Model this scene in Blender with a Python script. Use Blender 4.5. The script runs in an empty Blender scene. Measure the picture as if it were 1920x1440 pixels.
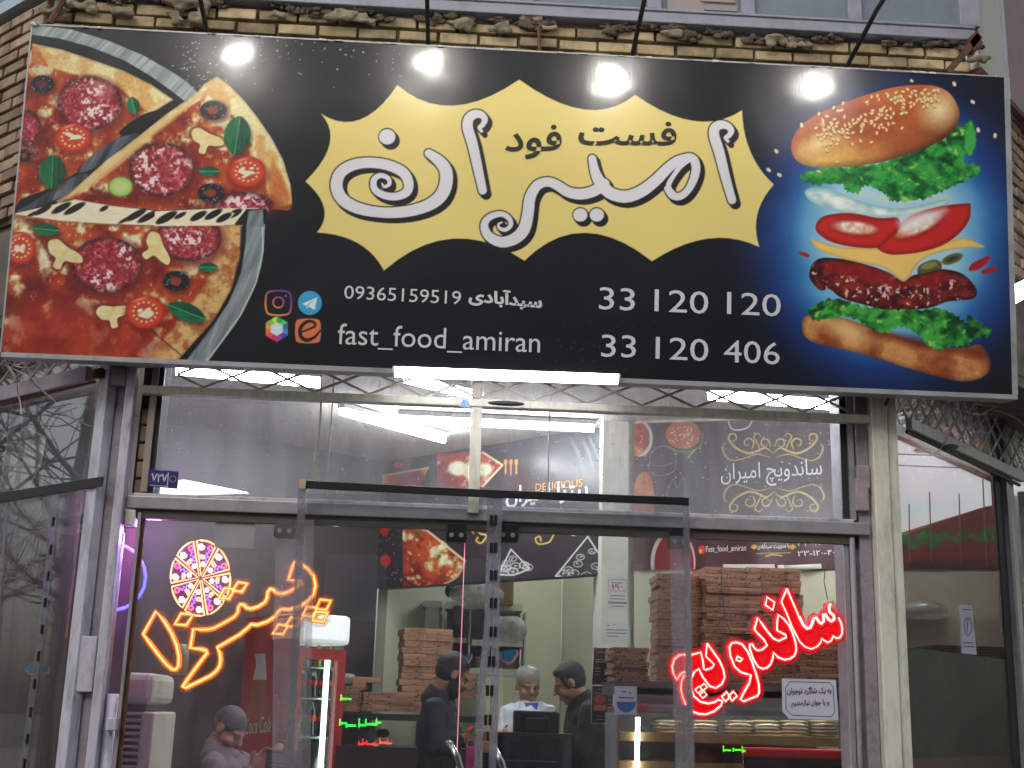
import bpy, bmesh, math, random, unicodedata
import numpy as np
from mathutils import Vector, Matrix
random.seed(7)
sc = bpy.context.scene
COL = sc.collection
# ------------------------------------------------------------------ camera
FPX, PITCH, YAW, ROLL = 2392.25, .252912, .0493886, .0293776
CAM = np.array([0., -4.9, 1.5])
Fv = np.array([math.sin(YAW)*math.cos(PITCH), math.cos(YAW)*math.cos(PITCH), math.sin(PITCH)])
r0 = np.cross(Fv, [0, 0, 1]); r0 /= np.linalg.norm(r0); u0 = np.cross(r0, Fv)
Rv = math.cos(ROLL)*r0 + math.sin(ROLL)*u0
Uv = -math.sin(ROLL)*r0 + math.cos(ROLL)*u0
cd = bpy.data.cameras.new('camera'); cd.sensor_width = 36; cd.lens = FPX/1920*36
cd.clip_start = .05; cd.clip_end = 500
cam = bpy.data.objects.new('camera', cd); COL.objects.link(cam)
cam.matrix_world = Matrix([[Rv[0], Uv[0], -Fv[0], CAM[0]], [Rv[1], Uv[1], -Fv[1], CAM[1]], [Rv[2], Uv[2], -Fv[2], CAM[2]], [0, 0, 0, 1]])
sc.camera = cam
# ------------------------------------------------------------------ world, sun, exposure
w = bpy.data.worlds.new('World'); sc.world = w; w.use_nodes = True
nt = w.node_tree; bg = nt.nodes['Background']
sky = nt.nodes.new('ShaderNodeTexSky'); sky.sky_type = 'NISHITA'; sky.sun_disc = False
sky.sun_elevation = math.radians(14); sky.sun_rotation = math.radians(200); sky.dust_density = 4
hs = nt.nodes.new('ShaderNodeHueSaturation'); hs.inputs['Saturation'].default_value = .35
nt.links.new(sky.outputs[0], hs.inputs['Color']); nt.links.new(hs.outputs[0], bg.inputs[0])
bg.inputs[1].default_value = .145
sd = bpy.data.lights.new('sun', 'SUN'); sd.energy = .8; sd.angle = math.radians(25); sd.color = (1, .95, .9)
so = bpy.data.objects.new('sun', sd); COL.objects.link(so)
so.rotation_euler = (math.radians(52), 0, math.radians(-25))
sc.view_settings.view_transform = 'Standard'; sc.view_settings.look = 'None'
sc.view_settings.exposure = .8; sc.view_settings.gamma = 1
sc.cycles.use_denoising = True
sc.cycles.max_bounces = 10; sc.cycles.transparent_max_bounces = 24
sc.cycles.glossy_bounces = 4; sc.cycles.diffuse_bounces = 3
sc.cycles.sample_clamp_indirect = 4
sc.cycles.caustics_reflective = False; sc.cycles.caustics_refractive = False
# ------------------------------------------------------------------ geometry helpers
Z = np.array([0, 0, 1.])
class Pl:                                   # a plane: point, unit direction to the right, unit up; normal towards the street
    def __init__(s, P, r, u=(0, 0, 1)):
        s.P = np.array(P, float); s.r = np.array(r, float); s.r /= np.linalg.norm(s.r)
        s.u = np.array(u, float); s.u /= np.linalg.norm(s.u); s.n = np.cross(s.r, s.u)
    def at(s, x, y, off=0):                 # photo pixel -> point on the plane, off metres out of it
        d = Fv + Rv*(x-960)/FPX - Uv*(y-720)/FPX
        P = s.P + s.n*off
        return CAM + d*((P-CAM) @ s.n)/(d @ s.n)
    def off(s, d): return Pl(s.P+s.n*d, s.r, s.u)
def FY(y): return Pl((0, y, 0), (1, 0, 0))
def proj(P):                                # points (n,3) -> photo pixels
    D = P-CAM; z = D @ Fv
    return 960+FPX*(D @ Rv)/z, 720-FPX*(D @ Uv)/z
F0 = FY(0)
LA, RA = math.radians(41.88), math.radians(47.18)
LW = Pl((-1.36, .02, 0), (math.cos(LA), -math.sin(LA), 0))
RW = Pl((1.74, .02, 0), (math.cos(RA), math.sin(RA), 0))
def lin(c):
    c = np.asarray(c, float)/255.
    return np.where(c <= .04045, c/12.92, ((c+.055)/1.055)**2.4)
_k = {}
def kind(o, label=None, cat=None, group=None, kd=None):
    if label: o['label'] = label
    if cat: o['category'] = cat
    if group: o['group'] = group
    if kd: o['kind'] = kd
    return o
def empty(name, loc, label, cat, group=None, rz=0):
    o = bpy.data.objects.new(name, None); COL.objects.link(o); o.empty_display_size = .1
    o.location = tuple(map(float, loc)); o.rotation_euler = (0, 0, rz)
    return kind(o, label, cat, group)
def mesh_obj(name, me, mats, parent=None, smooth=False):
    o = bpy.data.objects.new(name, me); COL.objects.link(o)
    for m in (mats if isinstance(mats, (list, tuple)) else [mats]): me.materials.append(m)
    if smooth: me.polygons.foreach_set('use_smooth', [True]*len(me.polygons))
    if parent:
        o.parent = parent
        o.matrix_parent_inverse = world_of(parent).inverted()
    return o
def world_of(o):
    M = Matrix.LocRotScale(o.location, o.rotation_euler, o.scale)
    if o.parent: return world_of(o.parent) @ o.matrix_parent_inverse @ M
    return M
class MB:                                   # collects shapes in world coordinates, builds one mesh
    def __init__(s): s.v = []; s.f = []; s.m = []
    def add(s, vs, fs, mi=0):
        n = len(s.v); s.v += [tuple(map(float, p)) for p in vs]
        s.f += [tuple(n+i for i in f) for f in fs]; s.m += [mi]*len(fs); return s
    def prism(s, pts, d, mi=0):             # polygon extruded by vector d
        n = len(pts); pts = [np.array(p, float) for p in pts]; d = np.array(d, float)
        c = sum(pts)/n; nn = np.zeros(3)
        for i in range(n): nn += np.cross(pts[i]-c, pts[(i+1) % n]-c)
        if nn @ d > 0: pts = pts[::-1]
        vs = pts+[p+d for p in pts]
        fs = [tuple(range(n)), tuple(range(2*n-1, n-1, -1))]+[(i, i+n, (i+1) % n+n, (i+1) % n) for i in range(n)]
        return s.add(vs, fs, mi)
    def box(s, c, ex, ey, ez, mi=0):        # centre + half vectors
        c, ex, ey, ez = (np.array(a, float) for a in (c, ex, ey, ez))
        vs = [c+a*ex+b*ey+d*ez for d in (-1, 1) for b in (-1, 1) for a in (-1, 1)]
        return s.add(vs, [(0, 2, 3, 1), (4, 5, 7, 6), (0, 1, 5, 4), (1, 3, 7, 5), (3, 2, 6, 7), (2, 0, 4, 6)], mi)
    def abox(s, a, b, mi=0):
        a, b = np.array(a, float), np.array(b, float); h = (b-a)/2
        return s.box((a+b)/2, (h[0], 0, 0), (0, h[1], 0), (0, 0, h[2]), mi)
    def tube(s, pts, r, n=8, closed=False, mi=0):
        pts = [np.array(p, float) for p in pts]; N = len(pts)
        rs = r if isinstance(r, (list, tuple)) else [r]*N
        rings = []; prev = None
        for i, p in enumerate(pts):
            a = pts[(i-1) % N] if (closed or i) else p
            b = pts[(i+1) % N] if (closed or i < N-1) else p
            t = b-a; L = np.linalg.norm(t); t = t/L if L > 1e-9 else Z
            if prev is None:
                prev = np.cross(t, [.3, .1, .95]); 
                if np.linalg.norm(prev) < .1: prev = np.cross(t, [1, 0, 0])
            e = prev-t*(prev @ t); e /= np.linalg.norm(e); prev = e; g = np.cross(t, e)
            rings.append([p+rs[i]*(math.cos(2*math.pi*k/n)*e+math.sin(2*math.pi*k/n)*g) for k in range(n)])
        vs = [q for R_ in rings for q in R_]; fs = []
        for i in range(N if closed else N-1):
            j = (i+1) % N
            for k in range(n): fs.append((i*n+k, i*n+(k+1) % n, j*n+(k+1) % n, j*n+k))
        if not closed: fs += [tuple(range(n-1, -1, -1)), tuple((N-1)*n+k for k in range(n))]
        return s.add(vs, fs, mi)
    def ball(s, c, r, n=10, mi=0, jit=0):
        c = np.array(c, float); r = np.array(r if hasattr(r, '__len__') else (r,)*3, float)
        vs = []; fs = []
        for i in range(1, n):
            for k in range(2*n):
                th, ph = math.pi*i/n, math.pi*k/n
                q = np.array([math.sin(th)*math.cos(ph), math.sin(th)*math.sin(ph), math.cos(th)])
                vs.append(c+r*q*(1+jit*random.uniform(-1, 1)))
        t, b = len(vs), len(vs)+1; vs += [c+r*Z, c-r*Z]; m = 2*n
        for i in range(n-2):
            for k in range(m): fs.append((i*m+k, (i+1)*m+k, (i+1)*m+(k+1) % m, i*m+(k+1) % m))
        for k in range(m): fs.append((t, k, (k+1) % m)); fs.append((b, (n-2)*m+(k+1) % m, (n-2)*m+k))
        return s.add(vs, fs, mi)
    def lathe(s, c, prof, n=14, mi=0):      # prof: (radius, z) up from c
        c = np.array(c, float); vs = []; fs = []
        for (r, z) in prof:
            for k in range(n): vs.append(c+np.array([r*math.cos(2*math.pi*k/n), r*math.sin(2*math.pi*k/n), z]))
        for i in range(len(prof)-1):
            for k in range(n): fs.append((i*n+k, i*n+(k+1) % n, (i+1)*n+(k+1) % n, (i+1)*n+k))
        fs += [tuple(range(n-1, -1, -1)), tuple((len(prof)-1)*n+k for k in range(n))]
        return s.add(vs, fs, mi)
    def build(s, name, mats, parent=None, smooth=False, bevel=0):
        me = bpy.data.meshes.new(name); me.from_pydata(s.v, [], s.f)
        if max(s.m or [0]): me.polygons.foreach_set('material_index', s.m)
        me.update()
        if parent:                           # local coordinates: the parts' origin sits at their thing's base
            pass
        o = mesh_obj(name, me, mats, parent, smooth)
        if bevel:
            b = o.modifiers.new('bevel', 'BEVEL'); b.width = bevel; b.segments = 2; b.limit_method = 'ANGLE'
        return o
def pbar(mb, pl, a, b, w, d=.03, off=0, mi=0):   # bar between two photo pixels on a plane, w metres wide, sticking d out of it
    A, B = pl.at(*a), pl.at(*b); t = (B-A)/np.linalg.norm(B-A); s = np.cross(pl.n, t)
    return mb.box((A+B)/2+pl.n*(off+d/2), t*np.linalg.norm(B-A)/2, s*w/2, pl.n*d/2, mi)
def ppoly(mb, pl, pts, d=.02, off=0, mi=0):      # pixel outline on a plane, d metres thick
    return mb.prism([pl.at(x, y, off) for x, y in pts], pl.n*d, mi)
def vpost(mb, pl, x0, x1, ypx, z0, z1, d, off=0, mi=0):  # upright post whose edges pass pixels x0, x1 at row ypx
    A, B = pl.at(x0, ypx), pl.at(x1, ypx)
    hw = ((B-A) @ pl.r)/2; c = (A+B)/2
    c = np.array([c[0], c[1], (z0+z1)/2])+pl.n*(off+d/2)
    return mb.box(c, pl.r*hw, pl.n*d/2, Z*(z1-z0)/2, mi)
# ------------------------------------------------------------------ materials
def nodes(name):
    m = bpy.data.materials.new(name); m.use_nodes = True
    t = m.node_tree; return m, t, t.nodes['Principled BSDF'], t.nodes['Material Output']
def mat(name, c, rough=.6, isl=0, metal=0, var=.12, scale=9, bump=0, dirt=None, dscale=5, damt=.5, coat=0, spec=.5, srgb=True, sheen=0, stretch=None):
    m, t, b, o = nodes(name)
    c = lin(c) if srgb else np.array(c)
    b.inputs['Roughness'].default_value = rough; b.inputs['Metallic'].default_value = metal
    b.inputs['Specular IOR Level'].default_value = spec
    b.inputs['Coat Weight'].default_value = coat
    tc = t.nodes.new('ShaderNodeTexCoord'); mp = t.nodes.new('ShaderNodeMapping')
    t.links.new(tc.outputs['Object'], mp.inputs[0])
    if stretch: mp.inputs['Scale'].default_value = stretch
    nz = t.nodes.new('ShaderNodeTexNoise'); nz.inputs['Scale'].default_value = scale; nz.inputs['Detail'].default_value = 8
    t.links.new(mp.outputs[0], nz.inputs['Vector'])
    r = t.nodes.new('ShaderNodeValToRGB'); e = r.color_ramp.elements
    e[0].position = .3; e[1].position = .7
    e[0].color = (*[max(0, x*(1-var)) for x in c], 1); e[1].color = (*[min(1, x*(1+var)) for x in c], 1)
    t.links.new(nz.outputs['Fac'], r.inputs[0]); out = r.outputs[0]
    if dirt is not None:
        n2 = t.nodes.new('ShaderNodeTexNoise'); n2.inputs['Scale'].default_value = dscale; n2.inputs['Detail'].default_value = 10; n2.inputs['Roughness'].default_value = .75
        t.links.new(mp.outputs[0], n2.inputs['Vector'])
        r2 = t.nodes.new('ShaderNodeValToRGB'); r2.color_ramp.elements[0].position = .47; r2.color_ramp.elements[1].position = .7
        r2.color_ramp.elements[1].color = (damt, damt, damt, 1)
        t.links.new(n2.outputs['Fac'], r2.inputs[0])
        mx = t.nodes.new('ShaderNodeMixRGB'); t.links.new(r2.outputs[0], mx.inputs[0]); t.links.new(out, mx.inputs[1])
        mx.inputs[2].default_value = (*lin(dirt), 1); out = mx.outputs[0]
    if isl:
        ge = t.nodes.new('ShaderNodeNewGeometry'); m2 = t.nodes.new('ShaderNodeMapRange'); m2.inputs[3].default_value = 1-isl; m2.inputs[4].default_value = 1+isl*.6
        h2 = t.nodes.new('ShaderNodeHueSaturation'); t.links.new(ge.outputs['Random Per Island'], m2.inputs[0]); t.links.new(m2.outputs[0], h2.inputs['Value']); t.links.new(out, h2.inputs['Color']); out = h2.outputs[0]
    t.links.new(out, b.inputs['Base Color'])
    if bump:
        bp = t.nodes.new('ShaderNodeBump'); bp.inputs['Strength'].default_value = bump; bp.inputs['Distance'].default_value = .01
        t.links.new(nz.outputs['Fac'], bp.inputs['Height']); t.links.new(bp.outputs[0], b.inputs['Normal'])
    return m
def emit(name, c, s, base=None):
    m, t, b, o = nodes(name)
    b.inputs['Base Color'].default_value = (*(lin(base) if base is not None else (.8, .8, .8)), 1)
    b.inputs['Emission Color'].default_value = (*lin(c), 1); b.inputs['Emission Strength'].default_value = s
    return m
def glass(name, refl=.1, dirt=.05, dcol=(170, 172, 178), tint=(245, 248, 248), rough=.0, ior=1.5, streak=True, dscale=3, rib=0):
    m, t, b, o = nodes(name); t.nodes.remove(b)
    tr = t.nodes.new('ShaderNodeBsdfTransparent'); tr.inputs[0].default_value = (*lin(tint), 1)
    gl = t.nodes.new('ShaderNodeBsdfGlossy'); gl.inputs['Roughness'].default_value = rough
    lw = t.nodes.new('ShaderNodeLayerWeight'); lw.inputs[0].default_value = .5
    fr = t.nodes.new('ShaderNodeMath'); fr.operation = 'POWER'; fr.inputs[1].default_value = 5; t.links.new(lw.outputs['Facing'], fr.inputs[0])
    ad = t.nodes.new('ShaderNodeMath'); ad.operation = 'ADD'; ad.inputs[1].default_value = refl+.03; ad.use_clamp = True
    t.links.new(fr.outputs[0], ad.inputs[0])
    m1 = t.nodes.new('ShaderNodeMixShader'); t.links.new(ad.outputs[0], m1.inputs[0]); t.links.new(tr.outputs[0], m1.inputs[1]); t.links.new(gl.outputs[0], m1.inputs[2])
    df = t.nodes.new('ShaderNodeBsdfDiffuse'); df.inputs[0].default_value = (*lin(dcol), 1)
    tl = t.nodes.new('ShaderNodeBsdfTranslucent'); tl.inputs[0].default_value = (*lin(dcol), 1)
    m2 = t.nodes.new('ShaderNodeMixShader'); m2.inputs[0].default_value = .5
    t.links.new(df.outputs[0], m2.inputs[1]); t.links.new(tl.outputs[0], m2.inputs[2])
    tc = t.nodes.new('ShaderNodeTexCoord'); mp = t.nodes.new('ShaderNodeMapping'); mp.inputs['Scale'].default_value = (4, 4, .8) if streak else (1, 1, 1)
    t.links.new(tc.outputs['Object'], mp.inputs[0])
    nz = t.nodes.new('ShaderNodeTexNoise'); nz.inputs['Scale'].default_value = dscale; nz.inputs['Detail'].default_value = 12; nz.inputs['Roughness'].default_value = .7
    t.links.new(mp.outputs[0], nz.inputs['Vector'])
    mr = t.nodes.new('ShaderNodeMapRange'); mr.inputs[1].default_value = .35; mr.inputs[2].default_value = .8
    mr.inputs[3].default_value = dirt*.6; mr.inputs[4].default_value = min(1, dirt*2.2)
    t.links.new(nz.outputs['Fac'], mr.inputs[0])
    sp_ = t.nodes.new('ShaderNodeTexNoise'); sp_.inputs['Scale'].default_value = 75; sp_.inputs['Detail'].default_value = 2; t.links.new(tc.outputs['Object'], sp_.inputs['Vector'])
    m4 = t.nodes.new('ShaderNodeMapRange'); m4.inputs[1].default_value = .66; m4.inputs[2].default_value = .78; m4.inputs[4].default_value = min(.5, dirt*3); t.links.new(sp_.outputs['Fac'], m4.inputs[0])
    ad2 = t.nodes.new('ShaderNodeMath'); ad2.operation = 'ADD'; ad2.use_clamp = True; t.links.new(mr.outputs[0], ad2.inputs[0]); t.links.new(m4.outputs[0], ad2.inputs[1])
    m3 = t.nodes.new('ShaderNodeMixShader'); t.links.new(ad2.outputs[0], m3.inputs[0]); t.links.new(m1.outputs[0], m3.inputs[1]); t.links.new(m2.outputs[0], m3.inputs[2])
    if rough or rib:
        bp = t.nodes.new('ShaderNodeBump'); bp.inputs['Strength'].default_value = .15; bp.inputs['Distance'].default_value = .004
        t.links.new(nz.outputs['Fac'], bp.inputs['Height']); t.links.new(bp.outputs[0], gl.inputs['Normal'])
    t.links.new(m3.outputs[0], o.inputs['Surface'])
    return m
def vcol_mat(name, rough=.45, coat=0, coat_rough=.1, stripes=0):
    m, t, b, o = nodes(name)
    a = t.nodes.new('ShaderNodeVertexColor'); a.layer_name = 'print'
    t.links.new(a.outputs[0], b.inputs['Base Color']); b.inputs['Roughness'].default_value = rough
    b.inputs['Coat Weight'].default_value = coat; b.inputs['Coat Roughness'].default_value = coat_rough; b.inputs['Specular IOR Level'].default_value = .75 if stripes else .2
    if stripes:
        tc = t.nodes.new('ShaderNodeTexCoord'); mp = t.nodes.new('ShaderNodeMapping'); mp.inputs['Scale'].default_value = (170, 170, 1.2)
        nz = t.nodes.new('ShaderNodeTexNoise'); nz.inputs['Scale'].default_value = 1; nz.inputs['Detail'].default_value = 3
        n2 = t.nodes.new('ShaderNodeTexNoise'); n2.inputs['Scale'].default_value = 2.2; n2.inputs['Detail'].default_value = 2
        t.links.new(tc.outputs['Object'], n2.inputs['Vector'])
        t.links.new(tc.outputs['Object'], mp.inputs[0]); t.links.new(mp.outputs[0], nz.inputs['Vector'])
        bp = t.nodes.new('ShaderNodeBump'); bp.inputs['Strength'].default_value = stripes; bp.inputs['Distance'].default_value = .0008
        b2 = t.nodes.new('ShaderNodeBump'); b2.inputs['Strength'].default_value = .35; b2.inputs['Distance'].default_value = .03
        t.links.new(n2.outputs['Fac'], b2.inputs['Height']); t.links.new(b2.outputs[0], bp.inputs['Normal'])
        t.links.new(nz.outputs['Fac'], bp.inputs['Height'])
        t.links.new(bp.outputs[0], b.inputs['Normal']); t.links.new(bp.outputs[0], b.inputs['Coat Normal'])
    return m
# ------------------------------------------------------------------ printed pictures: colours painted per vertex of a fine flat grid
_rng = np.random.RandomState(3); _T = _rng.rand(256, 256)
def vnoise(x, y, s, seed=0, octv=4):
    out = np.zeros_like(x); a = 1.; tot = 0
    for o in range(octv):
        u = x/s*2**o+seed*17.3+o*31.7+5000; v = y/s*2**o+seed*9.1+o*11.3+5000
        i, j = np.floor(u).astype(int), np.floor(v).astype(int); fu, fv = u-i, v-j
        fu = fu*fu*(3-2*fu); fv = fv*fv*(3-2*fv)
        g = lambda p, q: _T[p & 255, q & 255]
        out += a*((g(i, j)*(1-fu)+g(i+1, j)*fu)*(1-fv)+(g(i, j+1)*(1-fu)+g(i+1, j+1)*fu)*fv); tot += a; a *= .55
    return out/tot
def catmull(pts, n=6, closed=True):
    P = [np.array(p, float) for p in pts]; N = len(P); out = []
    for i in range(N if closed else N-1):
        p0 = P[(i-1) % N] if (closed or i) else P[0]; p1 = P[i]; p2 = P[(i+1) % N]
        p3 = P[(i+2) % N] if (closed or i < N-2) else P[-1]
        for k in range(n):
            t = k/n
            out.append(.5*((2*p1)+(-p0+p2)*t+(2*p0-5*p1+4*p2-p3)*t*t+(-p0+3*p1-3*p2+p3)*t**3))
    if not closed: out.append(P[-1])
    return out
def segd(x, y, a, b, ra=0, rb=0):
    dx, dy = b[0]-a[0], b[1]-a[1]; L = dx*dx+dy*dy+1e-9
    t = np.clip(((x-a[0])*dx+(y-a[1])*dy)/L, 0, 1)
    return np.hypot(x-a[0]-t*dx, y-a[1]-t*dy)-(ra+(rb-ra)*t)
class Paint:
    def __init__(s, X, Y, base):
        s.X, s.Y = X, Y; s.c = np.empty((len(X), 3)); s.c[:] = base
    def sel(s, x0, y0, x1, y1): return np.nonzero((s.X > x0) & (s.X < x1) & (s.Y > y0) & (s.Y < y1))[0]
    def put(s, ix, a, col, x, y, d):
        c = col(x, y, d) if callable(col) else np.array(col, float)
        s.c[ix] = s.c[ix]*(1-a[:, None])+c*a[:, None]
    def poly(s, pts, col, smooth=0, soft=1.5, grow=0, alpha=1):
        if smooth: pts = catmull(pts, smooth)
        P = np.array(pts); m = soft+abs(grow)+1
        ix = s.sel(P[:, 0].min()-m, P[:, 1].min()-m, P[:, 0].max()+m, P[:, 1].max()+m)
        if not len(ix): return
        x, y = s.X[ix], s.Y[ix]; ins = np.zeros(len(ix), bool); d = np.full(len(ix), 1e9)
        for i in range(len(P)):
            a, b = P[i], P[(i+1) % len(P)]
            c = ((a[1] > y) != (b[1] > y)) & (x < (b[0]-a[0])*(y-a[1])/(b[1]-a[1]+1e-12)+a[0]); ins ^= c
            d = np.minimum(d, segd(x, y, a, b))
        d = np.where(ins, -d, d)-grow
        s.put(ix, alpha*np.clip(.5-d/soft, 0, 1), col, x, y, d)
    def ell(s, cx, cy, rx, ry, col, rot=0, soft=1.5, alpha=1):
        R = max(rx, ry)+soft+1; ix = s.sel(cx-R, cy-R, cx+R, cy+R)
        if not len(ix): return
        x, y = s.X[ix], s.Y[ix]; c, q = math.cos(rot), math.sin(rot)
        u = ((x-cx)*c+(y-cy)*q)/rx; v = (-(x-cx)*q+(y-cy)*c)/ry
        d = (np.hypot(u, v)-1)*min(rx, ry)
        s.put(ix, alpha*np.clip(.5-d/soft, 0, 1), col, x, y, d)
    def stroke(s, pts, wd, col, smooth=0, soft=1.5, closed=False, grow=0, alpha=1):
        n = len(pts); wd = list(wd) if hasattr(wd, '__len__') else [wd]*n
        Q = [(p[0], p[1], w_) for p, w_ in zip(pts, wd)]
        if smooth: Q = catmull(Q, smooth, closed)
        P = np.array(Q); m = P[:, 2].max()/2+soft+grow+1
        ix = s.sel(P[:, 0].min()-m, P[:, 1].min()-m, P[:, 0].max()+m, P[:, 1].max()+m)
        if not len(ix): return
        x, y = s.X[ix], s.Y[ix]; d = np.full(len(ix), 1e9)
        for i in range(len(P) if closed else len(P)-1):
            a, b = P[i], P[(i+1) % len(P)]
            d = np.minimum(d, segd(x, y, a, b, a[2]/2, b[2]/2))
        d -= grow
        s.put(ix, alpha*np.clip(.5-d/soft, 0, 1), col, x, y, d)
def grid_panel(name, P00, eu, ev, nu, nv, painter, m, parent=None, gain=1., clip=None, wave=None):
    """flat printed panel: origin P00, edge vectors eu, ev (metres); painter(X, Y) gets photo pixels, returns sRGB"""
    U_, V_ = np.meshgrid(np.linspace(0, 1, nu), np.linspace(0, 1, nv))
    P = P00+U_.reshape(-1, 1)*eu+V_.reshape(-1, 1)*ev
    X, Y = proj(P)
    c = painter(X, Y); c = lin(np.clip(c, 0, 255))*gain
    if wave is not None: P = P+wave(U_.reshape(-1), V_.reshape(-1))
    i = (np.arange(nv-1)[:, None]*nu+np.arange(nu-1)[None, :]).reshape(-1)
    q = np.stack([i, i+1, i+nu+1, i+nu], 1)
    if clip is not None:
        keep = clip(X, Y)[q].all(1); q = q[keep]
    me = bpy.data.meshes.new(name)
    me.vertices.add(len(P)); me.vertices.foreach_set('co', P.astype(np.float32).reshape(-1))
    me.loops.add(q.size); me.loops.foreach_set('vertex_index', q.astype(np.int32).reshape(-1))
    me.polygons.add(len(q)); me.polygons.foreach_set('loop_start', np.arange(len(q), dtype=np.int32)*4)
    me.update(calc_edges=True)
    at = me.color_attributes.new('print', 'FLOAT_COLOR', 'POINT')
    at.data.foreach_set('color', np.concatenate([np.clip(c, 0, 1), np.ones((len(c), 1))], 1).astype(np.float32).reshape(-1))
    return mesh_obj(name, me, m, parent)
# ------------------------------------------------------------------ lettering
FORMS = {}
for cp in list(range(0xFB50, 0xFDFC))+list(range(0xFE70, 0xFEFD)):
    d_ = unicodedata.decomposition(chr(cp)).split()
    if len(d_) == 2: FORMS.setdefault(chr(int(d_[1], 16)), {})[d_[0].strip('<>')] = chr(cp)
def fa(s):
    out = []
    for i, ch in enumerate(s):
        f = FORMS.get(ch)
        if not f: out.append(ch); continue
        p = FORMS.get(s[i-1]) if i else None; n = FORMS.get(s[i+1]) if i+1 < len(s) else None
        jp = bool(p and 'initial' in p) and 'final' in f; jn = bool(n and 'final' in n) and 'initial' in f
        out.append(f.get('medial' if jp and jn else 'final' if jp else 'initial' if jn else 'isolated', ch))
    return ''.join(reversed(out))
_dg = None
def text_geo(s, bold=0.):
    cu = bpy.data.curves.new('t', 'FONT'); cu.body = s; cu.size = 1; cu.offset = bold; cu.resolution_u = 3
    o = bpy.data.objects.new('t', cu); COL.objects.link(o)
    dg = bpy.context.evaluated_depsgraph_get(); dg.update()
    me = bpy.data.meshes.new_from_object(o.evaluated_get(dg))
    vs = np.array([v.co[:] for v in me.vertices]); fs = [tuple(p.vertices) for p in me.polygons]
    bpy.data.objects.remove(o); bpy.data.curves.remove(cu); bpy.data.meshes.remove(me)
    par = list(range(len(vs)))
    def find(a):
        while par[a] != a: par[a] = par[par[a]]; a = par[a]
        return a
    for f in fs:
        for k in f[1:]: par[find(k)] = find(f[0])
    roots = {}; isl = np.array([roots.setdefault(find(i), len(roots)) for i in range(len(vs))])
    return vs, fs, isl
def text(mb, s, pl, a, b, h, off=.002, bold=0., mi=0):
    """lettering filling the pixel line a-b (its lower left and lower right corners) with a height of h pixels"""
    vs, fs, isl = text_geo(s, bold)
    lo, hi = vs.min(0), vs.max(0); A, B = pl.at(*a, off), pl.at(*b, off)
    ux = a[1]-b[1]; uy = b[0]-a[0]; L = math.hypot(ux, uy)
    T_ = pl.at(a[0]-(a[1]-b[1])*0, a[1]-h, off)
    e1 = B-A; e2 = pl.u*np.linalg.norm(T_-A)
    q = (vs-lo)/np.maximum(hi-lo, 1e-6)
    P = A+q[:, :1]*e1+q[:, 1:2]*e2+pl.n*(isl[:, None] % 3)*.0004
    if np.cross(e1, e2) @ pl.n < 0: fs = [f[::-1] for f in fs]
    return mb.add(P, fs, mi)
# ------------------------------------------------------------------ shared materials
M_post = mat('white_paint', (188, 187, 202), .45, var=.07, dirt=(92, 84, 82), dscale=7, damt=.7, stretch=(3, 3, .8), bump=.12)
M_postr = mat('cream_paint', (210, 210, 196), .45, var=.05, dirt=(112, 102, 90), dscale=7, damt=.55, stretch=(3, 3, .8), bump=.12)
M_grey = mat('grey_steel', (146, 138, 148), .5, var=.12, dirt=(66, 58, 58), dscale=9, damt=.7, bump=.3)
M_alu = mat('aluminium', (164, 161, 166), .38, metal=.35, var=.08, dirt=(90, 86, 84), dscale=10, damt=.4)
M_dark = mat('dark_steel', (38, 36, 38), .55, var=.3)
M_black = mat('black', (20, 20, 22), .4)
M_rust = mat('rust', (92, 58, 44), .8, var=.35, scale=30, bump=.4)
M_brick = mat('yellow_brick', (172, 154, 120), .9, isl=.4, var=.3, scale=7, bump=.5, dirt=(96, 82, 70), dscale=9, damt=.85)
M_brick2 = mat('brown_brick', (168, 146, 124), .9, isl=.4, var=.3, scale=7, bump=.5, dirt=(92, 76, 64), dscale=9, damt=.8)
M_mortar = mat('mortar', (92, 82, 70), .95, var=.4, scale=22, bump=.8)
M_foam = mat('expanding_foam', (140, 130, 108), .9, var=.3, scale=30, bump=.8, dirt=(70, 60, 50), dscale=22, damt=.8)
M_concrete = mat('concrete', (104, 98, 90), .9, var=.3, scale=12, bump=.4, dirt=(60, 54, 48), dscale=5)
M_beige = mat('cream_tiles', (184, 180, 156), .5, var=.05, scale=3)
M_ceil = mat('ceiling_paint', (206, 200, 194), .8, var=.03)
M_brown = mat('dark_brown_panel', (38, 30, 31), .5, var=.2, scale=5)
M_white = mat('white_plastic', (215, 215, 212), .4, var=.03)
M_wire = mat('galvanised_wire', (176, 172, 164), .6, metal=0, var=.2, dirt=(100, 76, 60), dscale=8)
G_tran = glass('dusty_transom_glass', refl=.02, dirt=.17)
G_door = glass('door_glass', refl=.02, dirt=.013, dcol=(150, 148, 155))
G_side = glass('dusty_side_glass', refl=.02, dirt=.075, dcol=(160, 150, 160))
G_left = glass('reflecting_wing_glass', refl=.2, dirt=.03, dcol=(140, 142, 145))
G_right = glass('mirroring_wing_glass', refl=.5, dirt=.02, dcol=(160, 165, 160))
G_pvc = glass('clear_pvc', refl=.03, dirt=.16, dcol=(190, 186, 196), dscale=6, rib=1)
# ------------------------------------------------------------------ setting
def struct(mb, name, m, **k): return kind(mb.build(name, m, **k), kd='structure')
M_pave = mat('paving', (110, 106, 102), .9, var=.2, scale=4, bump=.2)
M_asph = mat('asphalt', (66, 66, 68), .9, var=.2, scale=20, bump=.3)
struct(MB().add([(-150, -150, -.12), (150, -150, -.12), (150, 150, -.12), (-150, 150, -.12)], [(0, 1, 2, 3)]), 'road', M_asph)
struct(MB().abox((-40, -6, -.1), (40, 12, 0)), 'pavement', M_pave)
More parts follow.
